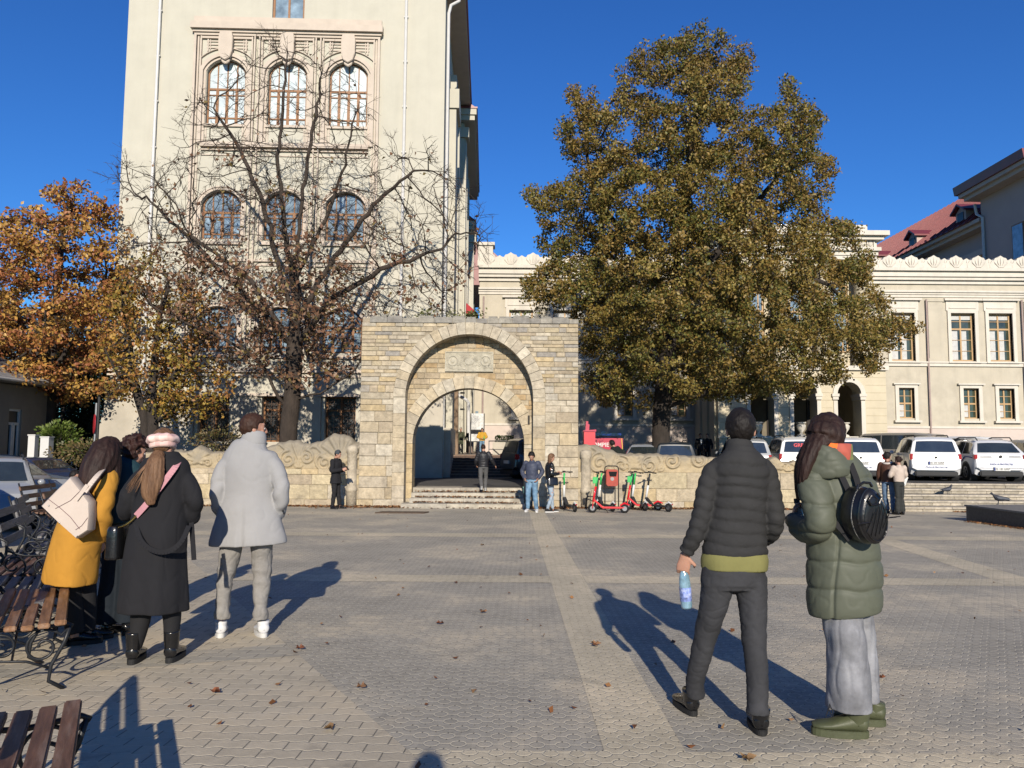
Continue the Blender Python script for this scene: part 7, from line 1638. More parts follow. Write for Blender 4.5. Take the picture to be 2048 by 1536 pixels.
def parka_woman():
    D = 4.5; s = D / FPX; P = lambda x, y, o=0: W(x, y, D + o)
    r = near_root(1690, D, 'dark haired woman in a long olive green parka and grey jeans, wearing a black backpack'); V = .0075
    pk = cloth('olive_padded_nylon', (.110, .120, .088), .6, .07, 60, .2, 10, spec=.25)
    seams = [955, 1005, 1062, 1118, 1172]; zs = [P(1680, y).z for y in seams]
    def qf(s_, a, u): return 0
    m = MB(); loft(m, [(P(1690, 1224), 67 * s, .17), (P(1688, 1205), 70 * s, .18), (P(1688, 1150), 71 * s, .18), (P(1686, 1100), 69 * s, .175), (P(1684, 1062), 66 * s, .165), (P(1680, 1010), 66 * s, .165), (P(1674, 965), 62 * s, .155), (P(1664, 938), 55 * s, .14), (P(1655, 922), 40 * s, .12)], seg=44, ds=.011)
    la = [(P(1640, 940, -.02), 26 * s, .09), (P(1627, 968, -.07), 29 * s, .092), (P(1637, 1015, -.13), 27 * s, .085), (P(1640, 1048, -.14), 26 * s, .082), (P(1618, 1062, -.02), 23 * s, .075), (P(1596, 1050, .10), 20 * s, .065), (P(1588, 1040, .17), 17 * s, .055)]
    ra = [(P(1700, 945, .02), 26 * s, .085), (P(1726, 975, .06), 24 * s, .08), (P(1735, 1030, .10), 22 * s, .075), (P(1712, 1070, .22), 20 * s, .07), (P(1670, 1060, .30), 17 * s, .06)]
    loft(m, la, lat=(0, 1, 0), seg=28, ds=.011, fn=quilt(.17, .007, .03, .004)); loft(m, ra, lat=(0, 1, 0), seg=26, fn=quilt(.17, .006))
    w0 = wr(.004, (8, 8, 10), 2, .0025)
    def dq(p):
        d = min(abs(p.z + .006 * math.sin(p.x * 30) - z) for z in zs); v = w0(p)
        if p.z < zs[0] + .03: v += .012 * (1 - math.exp(-(d / .013) ** 1.2)) - .009
        if p.z < zs[2]: dx = abs(p.x - P(1650, 1100).x - .02 * math.sin(p.z * 7)); v -= .010 * math.exp(-(dx / .008) ** 2) * (p.y < D)
        return v
    fuse(m, 'parka', pk, r, V, 1, dq)
    m = MB()                                                    # tall soft hood collar
    loft(m, [(P(1652, 952, -.01), 50 * s, .150), (P(1650, 936, -.01), 55 * s, .165), (P(1651, 915, -.005), 52 * s, .155), (P(1654, 901), 45 * s, .135), (P(1655, 897), 38 * s, .11)], seg=40, fn=lambda s_, a, u: .006 * math.sin(a * 4 + u * 5)); fuse(m, 'hood', pk, r, V, 1, wr(.007, (9, 9, 14), 8, .004))
    m = MB(); loft(m, [(P(1663, 914), 41 * s, .135), (P(1663, 899, -.01), 39 * s, .135), (P(1663, 888, -.01), 36 * s, .125)], seg=36, fn=lambda s_, a, u: .006 * math.sin(a * 5 + s_ * 40)); o = fuse(m, 'scarf', scarf_mat(P(1651, 890).x), r, .008, 1, wr(.006, (20, 20, 20)))
    hc = P(1652, 872, .02); m = MB(); M = head_geo(m, hc, .98, R(38), R(-4)); loft(m, [(P(1656, 915), .05, .052), (hc, .05, .055)], seg=16); loft(m, [(P(1684, 1200), .12, .1), (P(1680, 1050), .12, .1), (P(1668, 950), .12, .09), (P(1656, 912), .06, .06)], seg=18)
    for a in (la, ra): loft(m, [(k[0], k[1] * .5, k[2] * .5) for k in a], lat=(0, 1, 0), seg=12)
    for L in ([(1680, 1200, -.03), (1690, 1300, -.04), (1698, 1415, -.05)], [(1712, 1200, .06), (1728, 1300, .1), (1740, 1395, .13)]): loft(m, [(P(*q), .05 - .008 * i, .05 - .008 * i) for i, q in enumerate(L)], seg=12)
    hand(m, P(1588, 1038, .19), P(1590, 1012, .24) - P(1588, 1038, .19), (-1, .2, 0), (1, -.4, .2), .9, .7)
    fuse(m, 'body', M_SK, r, .006, 1); face(r, M)
    m = MB(); hair_cap(m, M, .020, -.09, .06, 4, -.06)
    loft(m, [(P(1651, 850, .0), 31 * s, .09), (P(1650, 870, -.01), 37 * s, .112), (P(1644, 886, -.02), 34 * s, .095), (P(1622, 904, -.05), 20 * s, .085), (P(1607, 934, -.06), 14 * s, .075), (P(1601, 965, -.05), 10 * s, .06), (P(1598, 1000, -.03), 4 * s, .02)], seg=36, ds=.012, fn=lambda s_, a, u: .0045 * math.sin(a * 13 + s_ * 5))
    fuse(m, 'hair', M_HDB, r, .0065, 1, wr(.004, (50, 50, 6), 3))
    m = MB()
    for k in range(5): m.tube([P(1642 + 4 * k, 838, -.02), P(1655 + 5 * k, 834 - k, -.03), P(1672 + 5 * k, 846, -.05)], .0008, 4)
    m.build('stray_hair', M_HDB, r)
    jn = cloth('washed_grey_denim', (.24, .245, .265), .85, .35, 260, .6, 6, var2=.3, scale2=5, tint=(.42, .43, .45, .6)); wf = lambda s_, a, u: .004 * math.sin(a * 3 + s_ * 6) * u + .003 * math.sin(s_ * 34 + a) * (u > .25) * (u < .6)
    m = MB(); loft(m, [(P(1683, 1200, -.02), 37 * s, .13), (P(1686, 1245, -.04), 37 * s, .125), (P(1693, 1300, -.06), 37 * s, .125), (P(1697, 1360, -.06), 39 * s, .13), (P(1699, 1416, -.06), 40 * s, .13)], seg=32, fn=wf)
    loft(m, [(P(1708, 1200, .06), 30 * s, .11), (P(1716, 1260, .08), 30 * s, .11), (P(1726, 1330, .1), 28 * s, .11), (P(1730, 1396, .11), 27 * s, .11)], seg=28, fn=wf); loft(m, [(P(1692, 1170), 48 * s, .13), (P(1694, 1215), 48 * s, .13)], seg=24)
    fuse(m, 'grey_jeans', jn, r, V, 2, wr(.006, (9, 9, 4), 9, .004))
    gr = mk('olive_rubber', (.085, .095, .050), .5, .1, 20, .15, 60)
    g = P(1733, 1440, -.07); shoe(r, gr, gr, (g.x, g.y, gz(g.y)), R(78), .30, .056, .075, .035, .01, solew=1.0)
    g = P(1768, 1425, .12); shoe(r, gr, gr, (g.x, g.y, gz(g.y)), R(72), .28, .054, .07, .035, .0)
    m = MB(); c = P(1659, 1408, -.16); [m.tube([c, c + Vector((.01 * k, -.01, -.03)), c + Vector((.018 * k - .01, -.015, -.065)), c + Vector((-.01, -.006, -.02))], .0028, 5) for k in (-1, 1)]; m.build('shoe_lace', M_BLK, r)
    # second bottle, half hidden in her hand
    b0, b1 = P(1598, 1052, .22), P(1594, 1006, .25); m = MB(); ax = b1 - b0; q = empty('small_bottle', b0, 'bottle with dark cap held in front by the woman in the green parka', 'bottle'); q['localspace'] = 1; q.rotation_mode = 'QUATERNION'; q.rotation_quaternion = ax.to_track_quat('Z', 'Y')
    m.lathe([(.03, -.04), (.033, 0), (.033, .07), (.028, .10), (.014, .125), (.014, .14)], n=20); link_mesh('bottle_body', m.mesh('b'), mk('pale_bottle', (.55, .56, .5), .15, .2, coat=.5), q); m = MB(); m.lathe([(.018, .138), (.018, .165)], n=16); link_mesh('cap', m.mesh('c'), M_PLAS, q)
    # backpack
    b = empty('backpack', P(1728, 1030, -.26), 'glossy black quilted round backpack on the back of the woman in green', 'backpack'); lt = mk('quilted_black_leather', (.014, .014, .016), .32, .15, 20, .15, 70, coat=.25); C = P(1729, 1030, -.25); c = Vector(C)
    Mr = Matrix.Translation(c) @ Matrix.Rotation(R(18), 4, 'Z') @ Matrix.Rotation(R(-8), 4, 'Y'); m = MB(); h = 53 * s; w = 34 * s; n = 40; V_ = []
    prof = [(-.085, .62), (-.082, .9), (-.07, .985), (-.02, 1.02), (.02, 1.0), (.05, .97), (.068, .91), (.078, .82), (.084, .5), (.086, .05)]
    for y, k in prof:
        for i in range(n):
            a = 2 * math.pi * i / n; x = math.cos(a) * w * k * (1 - .20 * max(0, math.sin(a))); z = math.sin(a) * h * k * (1 if math.sin(a) < 0 else 1.0); V_.append(Mr @ Vector((x, -y, z)))
    m.add(V_, [(i * n + k, i * n + (k + 1) % n, (i + 1) * n + (k + 1) % n, (i + 1) * n + k) for i in range(len(prof) - 1) for k in range(n)] + [tuple(range(n)), tuple((len(prof) - 1) * n + k for k in range(n))]); m.build('bag_body', lt, b, auto=50)
    m = MB(); m.tube([Mr @ Vector((math.cos(a) * w * .95 * (1 - .2 * max(0, math.sin(a))), -.056, math.sin(a) * h * .95)) for a in [i * .2094 for i in range(31)]], .0055, 6); m.build('piping', M_LEA, b)
    m = MB(); m.tube([Mr @ Vector((math.cos(a) * w * 1.0 * (1 - .2 * max(0, math.sin(a))), -.01, math.sin(a) * h * 1.0)) for a in [i * .2094 for i in range(31)]], .0045, 6); m.build('zip', mk('zip_metal', (.18, .18, .18), .35, .3, 200, .4, 300, metal=.7), b)
    m = MB(); m.tube([Mr @ Vector((math.cos(a) * w * .76 * (1 - .2 * max(0, math.sin(a))), -.080, -.015 + math.sin(a) * h * .76)) for a in [i * .2094 for i in range(31)]], .0035, 6)
    for k in range(-4, 5):
        x0 = k * .027; hz_ = math.sqrt(max(0, 1 - (x0 / (w * .7)) ** 2)) * h * .68
        m.tube([Mr @ Vector((x0 - .02, -.0835, -.02 - hz_ * .8)), Mr @ Vector((x0 + .03, -.1085, -.02 + hz_ * .75))], .0028, 5)
    m.build('front_quilting', M_LEA, b)
    m = MB(); m.tube([Mr @ Vector((x, y, z)) for x, y, z in ((-.05, -.03, h * .97), (-.04, -.03, h * 1.1), (0, -.03, h * 1.16), (.04, -.03, h * 1.1), (.05, -.03, h * .97))], .008, 8); m.tube([Mr @ Vector((x, -.095, z)) for x, z in ((-.02, h * .75), (-.045, h * .6), (-.03, h * .42), (.02, h * .42), (.04, h * .6), (.02, h * .78))], .006, 6); m.build('carry_handle', M_LEA, b)
    for pts in ([P(1706, 1003, -.22), P(1694, 975, -.18), P(1682, 950, -.15), P(1670, 935, -.12)], [P(1722, 990, -.22), P(1712, 955, -.17), P(1702, 930, -.13), P(1697, 915, -.08)], [P(1700, 1080, -.20), P(1684, 1060, -.19), P(1664, 1040, -.17), P(1655, 1025, -.14)]):
        m = MB()
        for a_, b_ in zip(pts[:-1], pts[1:]): m.bar(a_, b_, .034, .006, (0, -1, .2))
        m.build('shoulder_strap', M_BLKT, b)
def scarf_mat(x):
    m = bpy.data.materials.new('patterned_scarf'); m.use_nodes = True; t = m.node_tree; N = t.nodes; L = t.links; p = N['Principled BSDF']; tc = N.new('ShaderNodeTexCoord'); sp = N.new('ShaderNodeSeparateXYZ'); L.new(tc.outputs['Object'], sp.inputs[0])
    v = mnode(t, 'ADD', sp.outputs[0], mnode(t, 'MULTIPLY', sp.outputs[2], -.35)); cr = N.new('ShaderNodeValToRGB'); mr = N.new('ShaderNodeMapRange'); L.new(v, mr.inputs[0]); x0 = x - W(1690, 900, 4.5).x; zz = 1.62
    mr.inputs[1].default_value = x0 - .13 - zz * .35; mr.inputs[2].default_value = x0 + .13 - zz * .35; L.new(mr.outputs[0], cr.inputs[0]); cr.color_ramp.interpolation = 'CONSTANT'; e = cr.color_ramp.elements; e[0].color = (.14, .15, .05, 1); e[1].position = .32; e[1].color = (.75, .14, .015, 1); q = e.new(.55); q.color = (.33, .07, .045, 1); q = e.new(.92); q.color = (.15, .16, .05, 1)
    L.new(cr.outputs[0], p.inputs['Base Color']); p.inputs['Roughness'].default_value = .8; return m
def grey_coat_man():
    D = 6.66; s = D / FPX; P = lambda x, y, o=0: W(x, y, D + o)
    r = near_root(480, D, 'bearded man in a light grey wool coat, grey trousers and white trainers, seen from behind'); V = .009
    ct = cloth('light_grey_wool', (.375, .372, .372), .9, .05, 180, .35, 6)
    m = MB(); hem = lambda s_, a, u: .010 * math.sin(a * 4 + 1) * max(0, .5 - u) * 2 + (-.020 * math.exp(-((a - 1.5 * math.pi) / .06) ** 2) * max(0, .42 - u) * 3)
    loft(m, [(P(496, 1089), 74 * s, .19), (P(496, 1070), 72 * s, .185), (P(497, 1020), 58 * s, .155), (P(498, 985), 50 * s, .125), (P(500, 945), 54 * s, .13), (P(501, 914), 55 * s, .12), (P(502, 896, -.005), 42 * s, .11), (P(506, 884, 0), 26 * s, .09), (P(508, 874, .01), 23 * s, .08)], seg=52, ds=.012, fn=hem)
    la = [(P(468, 924), 20 * s, .08), (P(451, 934), 19 * s, .075), (P(438, 962, -.03), 15 * s, .068), (P(435, 992, -.04), 14.5 * s, .066), (P(440, 1018, .05), 14 * s, .06), (P(454, 1034, .14), 13 * s, .055)]
    ra = [(P(536, 924), 20 * s, .08), (P(550, 934), 19 * s, .075), (P(561, 962, -.03), 15.5 * s, .07), (P(563, 990, -.04), 15 * s, .066), (P(560, 1016, .03), 14 * s, .06), (P(557, 1032, .07), 13 * s, .052)]
    fn = lambda s_, a, u: .005 * math.sin(s_ * 48 + 2 * math.sin(a)) * (.35 < u < .85)
    for a in (la, ra): loft(m, a, lat=(0, 1, 0), seg=24, fn=fn)
    fuse(m, 'grey_coat', ct, r, V, 3, wr(.005, (7, 7, 5), 4, .002)); m = MB()
    loft(m, [(P(507, 888), 25.5 * s, .095), (P(508, 876, 0), 24.5 * s, .09), (P(508, 869, .01), 23 * s, .085)], seg=30, ds=.01); fuse(m, 'coat_collar', ct, r, V, 1, wr(.003))
    m = MB(); m.M = None
    for k, (x, y) in enumerate(((562, 1022), (564, 1027))): m.ball(P(x + 4, y, -.02), .009, 8, 6)
    m.build('cuff_button', M_BLK, r); m = MB(); a, b = P(497, 1090, -.19), P(499, 1035, -.165); 
    tr = cloth('grey_checked_wool', (.30, .285, .265), .9, .12, 160, .4, 30, var2=.1); wf = lambda s_, a, u: .006 * math.sin(s_ * 52 + 1.5 * math.sin(a)) * ((.38 < u < .6) + (u > .8)); m = MB()
    loft(m, [(P(497, 1040), 44 * s, .12), (P(496, 1084), 44 * s, .12)], seg=26)
    loft(m, [(P(465, 1080), 23 * s, .10), (P(459, 1115, .02), 20 * s, .088), (P(451, 1155, .02), 16.5 * s, .074), (P(446, 1195), 14.5 * s, .065), (P(443, 1238, -.01), 15 * s, .066)], seg=24, fn=wf)
    loft(m, [(P(524, 1080), 23 * s, .10), (P(524, 1115, .04), 20 * s, .088), (P(524, 1155, .05), 17 * s, .075), (P(522, 1195, .04), 15 * s, .065), (P(521, 1240, .02), 15 * s, .066)], seg=24, fn=wf); fuse(m, 'grey_trousers', tr, r, V, 1, wr(.009, (12, 12, 9), 1, .004))
    hc = P(507, 859, .01); m = MB(); M = head_geo(m, hc, 1.04, R(-62), 0); loft(m, [(P(505, 895), .06, .062), (hc, .056, .062)], seg=16); loft(m, [(P(496, 1060), .14, .1), (P(500, 930), .15, .1), (P(504, 893), .07, .07)], seg=18)
    for a in (la, ra): loft(m, [(k[0], k[1] * .6, k[2] * .6) for k in a], lat=(0, 1, 0), seg=12)
    hand(m, P(557, 1030, .07), P(552, 1046, .14) - P(557, 1030, .07), (1, 0, 0), (0, 1, .3), 1, .4); hand(m, P(455, 1036, .14), P(466, 1048, .2) - P(455, 1036, .14), (-1, 0, 0), (0, 1, .3), 1, .4)
    for L in ([(466, 1080, 0), (452, 1155, .02), (444, 1240, -.01)], [(524, 1080, 0), (524, 1155, .05), (521, 1240, .02)]): loft(m, [(P(*q), .05 - .008 * i, .05 - .008 * i) for i, q in enumerate(L)], seg=12)
    fuse(m, 'body', M_SK, r, .0075, 1); face(r, M)
    m = MB(); hair_cap(m, M, .016, -.06, .07, 7, .0); fuse(m, 'hair', M_HBR, r, .0075, 1, wr(.005, (40, 40, 30)))
    m = MB(); m.M = M; m.ball((0, .030, -.070), (.062, .070, .058), 16, 12); m.ball((0, .07, -.095), (.036, .034, .030), 12, 8); m.M = None; fuse(m, 'beard', M_HDB, r, .0075, 1, wr(.003, (60, 60, 60)))
    g = P(441, 1268, -.02); shoe(r, M_SNK, M_SOLW, (g.x, g.y, gz(g.y)), R(18), .31, .052, .075, .034, .0, tip=R(5), name='trainer')
    g = P(528, 1268, .0); shoe(r, M_SNK, M_SOLW, (g.x, g.y, gz(g.y)), R(26), .31, .052, .075, .034, .0, tip=R(3), name='trainer')
def beret_woman():
    D = 5.85; s = D / FPX; P = lambda x, y, o=0: W(x, y, D + o)
    r = near_root(300, D, 'woman in a long black coat and pale pink checked beret with light brown ponytail'); V = .009
    m = MB(); fold = lambda s_, a, u: (.014 * math.sin(a * 5 + .6) + .007 * math.sin(a * 9)) * max(0, .62 - u) * 1.5
    loft(m, [(P(305, 1222), 64 * s, .19), (P(306, 1200), 64 * s, .19), (P(309, 1130), 60 * s, .17), (P(314, 1070), 57 * s, .155), (P(320, 1020), 53 * s, .14), (P(327, 975), 51 * s, .138), (P(331, 942), 50 * s, .13), (P(334, 922), 44 * s, .12), (P(335, 911), 28 * s, .09), (P(336, 902), 20 * s, .07)], seg=56, ds=.013, fn=fold)
    ra = [(P(354, 947), 18 * s, .075), (P(370, 960), 18 * s, .072), (P(386, 990, -.02), 16 * s, .07), (P(389, 1010, 0), 15 * s, .066), (P(383, 1033, .08), 14 * s, .062), (P(372, 1040, .16), 14 * s, .06)]
    la = [(P(304, 946), 18 * s, .075), (P(281, 960), 19 * s, .074), (P(260, 990, .0), 17 * s, .072), (P(253, 1015, .02), 16 * s, .07), (P(252, 1030, .12), 15 * s, .064), (P(262, 1025, .2), 15 * s, .06)]
    for a in (ra, la): loft(m, a, lat=(0, 1, 0), seg=24, fn=lambda s_, a, u: .005 * math.sin(s_ * 45 + a) * (.4 < u < .9))
    fuse(m, 'black_coat', M_BLKC, r, V, 3, wr(.006, (8, 8, 4), 12, .003))
    m = MB(); B_ = [P(270, 1040, -.10), P(282, 1080, -.185), P(305, 1100, -.215), P(335, 1103, -.215), P(362, 1085, -.195), P(378, 1052, -.11)]
    for a, b in zip(catmull([tuple(v) for v in B_], [5] * 5)[:-1], catmull([tuple(v) for v in B_], [5] * 5)[1:]): m.bar(a, b, .036, .012, (0, -1, 0))
    m.bar(P(383, 1045, -.08), P(388, 1120, -.09), .034, .008, (0, -1, 0)); m.build('coat_belt', M_BLKC, r)
    hc = P(328, 890, .01); m = MB(); M = head_geo(m, hc, .97, R(-14), R(-6)); loft(m, [(P(335, 915), .048, .05), (hc, .048, .055)], seg=16); loft(m, [(P(320, 1100), .13, .1), (P(330, 950), .13, .09), (P(335, 908), .06, .06)], seg=16)
    for a in (la, ra): loft(m, [(k[0], k[1] * .55, k[2] * .55) for k in a], lat=(0, 1, 0), seg=12)
    hand(m, P(372, 1042, .17), (-.9, .5, -.2), (0, 1, .2), (0, 0, 1), .95, .5); hand(m, P(262, 1025, .2), (.9, .5, .1), (0, 1, .2), (0, 0, 1), .95, .5)
    for L in ([(284, 1180, 0), (279, 1240, .0), (268, 1300, .0)], [(340, 1180, 0), (345, 1240, .03), (343, 1295, .04)]): loft(m, [(P(*q), .05 - .008 * i, .05 - .008 * i) for i, q in enumerate(L)], seg=12)
    fuse(m, 'body', M_SK, r, .0075, 1); face(r, M)
    m = MB(); loft(m, [(P(284, 1190), 21 * s, .08), (P(281, 1240), 18.5 * s, .07), (P(270, 1296), 12 * s, .046)], seg=20); loft(m, [(P(339, 1190), 21 * s, .08), (P(344, 1235, .03), 17 * s, .066), (P(341, 1286, .04), 12 * s, .046)], seg=20); loft(m, [(P(310, 1150), 40 * s, .1), (P(310, 1200), 40 * s, .1)], seg=20); fuse(m, 'black_leggings', M_BLKT, r, V, 1, wr(.003))
    m = MB(); hair_cap(m, M, .012, -.085, .055, 5, -.04); loft(m, [(P(318, 905, -.09), 11 * s, .035), (P(312, 925, -.14), 17 * s, .05), (P(306, 955, -.17), 20 * s, .045), (P(300, 985, -.18), 17 * s, .035), (P(303, 1010, -.18), 7 * s, .015)], seg=30, ds=.012, fn=lambda s_, a, u: .005 * math.sin(a * 11 + s_ * 7))
    fuse(m, 'hair', M_HLB, r, .0075, 1, wr(.004, (60, 60, 5)))
    m = MB(); rr = random.Random(6)
    for k in range(46):
        x = rr.uniform(-1, 1); m.tube([P(313 + 5 * x, 912, -.13), P(300 + 16 * x - 8, 945, -.17 - .02 * rr.random()), P(290 + 26 * x - 12, 975 + rr.uniform(-6, 12), -.18 - .03 * rr.random())], [.004, .003, .001], 4)
    m.build('loose_strands', M_HLB, r)
    bt = plaid(); m = MB(); m.M = Matrix.Translation(P(326, 880, -.01)) @ Matrix.Rotation(R(-6), 4, 'Y') @ Matrix.Rotation(R(-10), 4, 'X')
    n, k2 = 40, 10; V_ = []
    for i in range(k2 + 1):
        ph = i / k2 * math.pi
        for j in range(n): a = 2 * math.pi * j / n; rad_ = math.sin(ph) ** .8 * .118 * (1 + .02 * math.sin(a * 8)); V_.append((rad_ * math.cos(a), rad_ * 1.05 * math.sin(a), .046 * math.cos(ph) + .006 * math.cos(a * 8) * math.sin(ph)))
    m.add(V_, [(i * n + j, (i + 1) * n + j, (i + 1) * n + (j + 1) % n, i * n + (j + 1) % n) for i in range(k2) for j in range(n)]); m.lathe([(.090, -.062), (.096, -.05), (.098, -.03)], n=30); m.ball((0, 0, .05), (.012, .012, .008)); m.M = None; m.build('beret', bt, r, auto=70)
    for (x, y, o, yw) in ((270, 1318, .0, 10), (345, 1308, .05, 4)): g = P(x, y, o); shoe(r, M_LEA, M_SOLB, (g.x, g.y - .06, gz(g.y)), R(yw), .28, .052, .075, .038, .09, name='boot')
    # cross body bag with pink strap
    b = empty('shoulder_bag', P(252, 1060, .02), 'small black bag on a wide pink strap across the black coat', 'bag'); m = MB(); pts = [P(357, 925, -.06), P(350, 935, -.115), P(335, 955, -.150), P(312, 985, -.165), P(290, 1012, -.16), P(272, 1032, -.14)]
    for a, c in zip(catmull([tuple(v) for v in pts], [4] * 5)[:-1], catmull([tuple(v) for v in pts], [4] * 5)[1:]): m.bar(a, c, .045, .006, (0, -1, .1))
    m.build('pink_strap', cloth('pink_webbing', (.55, .27, .30), .8), b); m = MB(); c = [P(272, 1032, -.14), P(262, 1042, -.13), P(252, 1049, -.10), P(243, 1053, -.06)]
    for k in range(14): t = k / 13 * 3; i = min(2, int(t)); m.ball(c[i].lerp(c[i + 1], t - i), (.012, .007, .008), 7, 5)
    m.build('chain', mk('brass', (.5, .35, .12), .25, .1, metal=1), b); m = MB(); a = P(240, 1078, .02); loft(m, [(a + Vector((0, 0, -.14)), .05, .13), (a + Vector((0, 0, -.13)), .058, .14), (a + Vector((0, 0, .08)), .05, .13), (a + Vector((0, 0, .10)), .03, .11)], seg=24, sq=.5); m.build('bag_body', M_LEA, b, auto=50)
def plaid():
    m = bpy.data.materials.new('pink_plaid'); m.use_nodes = True; t = m.node_tree; N = t.nodes; L = t.links; p = N['Principled BSDF']; tc = N.new('ShaderNodeTexCoord'); sp = N.new('ShaderNodeSeparateXYZ'); L.new(tc.outputs['Object'], sp.inputs[0])
    f = lambda c, k: smooth01(t, mnode(t, 'SINE', mnode(t, 'MULTIPLY', c, k)), .1, .5); a = mnode(t, 'ADD', f(sp.outputs[0], 75), f(sp.outputs[2], 90)); mx = N.new('ShaderNodeMix'); mx.data_type = 'RGBA'; L.new(mnode(t, 'MULTIPLY', a, .5), mx.inputs[0]); mx.inputs[6].default_value = (.68, .50, .44, 1); mx.inputs[7].default_value = (.50, .32, .29, 1); L.new(mx.outputs[2], p.inputs['Base Color']); p.inputs['Roughness'].default_value = .9; return m
def yellow_woman():
    D = 6.35; s = D / FPX; P = lambda x, y, o=0: W(x, y, D + o)
    r = near_root(160, D, 'woman with long dark hair in a mustard yellow coat leaning forward over the bench'); V = .009; ct = cloth('mustard_wool', (.54, .265, .035), .9, .06, 180, .3, 6)
    m = MB(); fold = lambda s_, a, u: .010 * math.sin(a * 4) * max(0, .5 - u) * 2
    loft(m, [(P(139, 1166), 47 * s, .19), (P(142, 1145), 48 * s, .19), (P(152, 1095), 45 * s, .18), (P(162, 1045), 40 * s, .165), (P(176, 1000, .03), 35 * s, .15), (P(192, 960, .08), 33 * s, .14), (P(203, 938, .12), 26 * s, .12), (P(208, 928, .14), 14 * s, .08)], seg=44, ds=.013, fn=fold, lat=(1, 0, -.3))
    a = [(P(208, 945, .06), 19 * s, .085), (P(214, 960, .0), 20 * s, .09), (P(208, 1000, -.06), 18 * s, .08), (P(203, 1025, -.07), 17 * s, .075), (P(205, 1050, -.02), 16 * s, .068), (P(200, 1078, .06), 12 * s, .055)]
    a2 = [(P(190, 948, .2), 17 * s, .08), (P(185, 1000, .24), 15 * s, .075), (P(205, 1040, .3), 13 * s, .065)]
    for q in (a, a2): loft(m, q, lat=(0, 1, 0), seg=24, fn=lambda s_, a, u: .007 * math.sin(s_ * 42 + a * 1.5) * (.3 < u < .9))
    fuse(m, 'mustard_coat', ct, r, V, 1, wr(.006, (8, 8, 6), 15, .003)); hc = P(215, 905, .12); m = MB(); M = head_geo(m, hc, .97, R(-60), R(-28)); loft(m, [(P(205, 940, .12), .048, .05), (hc, .048, .055)], seg=16); loft(m, [(P(150, 1100), .12, .1), (P(190, 970, .05), .11, .09), (P(206, 935, .12), .05, .05)], seg=16)
    for q in (a, a2): loft(m, [(k[0], k[1] * .55, k[2] * .55) for k in q], lat=(0, 1, 0), seg=12)
    hand(m, P(200, 1080, .07), (.1, .5, -.9), (1, 0, 0), (0, 1, 0), .93, .4)
    for L in ([(130, 1150, 0), (142, 1215, .02), (150, 1275, .0)], [(165, 1150, .1), (172, 1215, .14), (174, 1270, .12)]): loft(m, [(P(*q), .05 - .008 * i, .05 - .008 * i) for i, q in enumerate(L)], seg=12)
    fuse(m, 'body', M_SK, r, .008, 1); face(r, M); m = MB()
    for L in ([(130, 1140, 0), (142, 1205, .02), (150, 1268, .0)], [(165, 1140, .1), (172, 1205, .14), (174, 1262, .12)]): loft(m, [(P(*q), .10 - .018 * i, .10 - .018 * i) for i, q in enumerate(L)], seg=18)
    loft(m, [(P(145, 1120, .05), .17, .13), (P(146, 1150, .05), .17, .13)], seg=18); fuse(m, 'dark_trousers', M_BLKT, r, V, 1)
    m = MB(); hair_cap(m, M, .02, -.1, .05, 3, -.09); loft(m, [(P(212, 890, .10), 24 * s, .10), (P(206, 915, .04), 31 * s, .12), (P(192, 940, -.02), 30 * s, .11), (P(178, 965, -.07), 22 * s, .08), (P(168, 985, -.10), 12 * s, .04)], seg=36, ds=.012, fn=lambda s_, a, u: .005 * math.sin(a * 13 + s_ * 6)); loft(m, [(P(226, 900, .08), 12 * s, .06), (P(233, 930, .06), 9 * s, .05), (P(232, 968, .04), 5 * s, .03)], seg=24, fn=lambda s_, a, u: .004 * math.sin(a * 9)); fuse(m, 'hair', M_HDB, r, .0075, 1, wr(.004, (50, 50, 6)))
    for (x, y, o, yw) in ((152, 1288, .0, -62), (176, 1280, .12, -50)): g = P(x, y, o); shoe(r, M_LEA, M_SOLB, (g.x - .08, g.y, gz(g.y)), R(yw), .27, .045, .07, .03, .05, name='boot')
    b = empty('tote_bag', P(145, 1010, -.2), 'large cream leather tote bag hanging from the shoulder of the yellow coat', 'bag'); lt = mk('cream_leather', (.66, .56, .48), .45, .05, 5, .15, 60, var2=.05); m = MB(); poly = [(148, 953), (166, 975), (186, 1003), (187, 1030), (184, 1060), (172, 1068), (160, 1076), (125, 1045), (90, 1011), (118, 982)]
    pts = [P(x, y, -.2) for x, y in poly]; ce = sum(pts, Vector()) / len(pts); n = len(pts); V_ = []
    for k, (o, sc) in enumerate(((-.06, .95), (-.045, 1.0), (.045, 1.0), (.06, .95))): V_ += [ce + (p - ce) * sc + Vector((0, o, 0)) for p in pts]
    m.add(V_, [tuple(range(n)), tuple(range(4 * n - 1, 3 * n - 1, -1))] + [(k * n + i, k * n + (i + 1) % n, (k + 1) * n + (i + 1) % n, (k + 1) * n + i) for k in range(3) for i in range(n)]); m.build('bag_body', lt, b, auto=40)
    m = MB(); d = Vector((0, -.063, 0)); st = [(106, 997), (130, 1015), (150, 1033), (168, 1056)]
    m.tube([P(x, y, -.2) + d for x, y in st], .0022, 4); m.tube([P(120, 1016, -.2) + d, P(150, 1000, -.2) + d, P(172, 978, -.2) + d], .002, 4); m.tube([P(160, 1058, -.2) + d, P(172, 1050, -.2) + d, P(184, 1034, -.2) + d], .002, 4); m.build('seam', mk('plum_edge', (.16, .08, .10), .6), b)
    m = MB(); [m.ball(P(x, y, -.2) + d * 1.02, (.006, .004, .006), 8, 6) for x, y in ((107, 1010), (128, 1044), (163, 1070))]; m.build('stud', M_RIM, b)
    m = MB(); q = [P(170, 984, -.27), P(183, 966, -.25), P(196, 950, -.19), P(206, 940, -.08), P(212, 938, .06)]
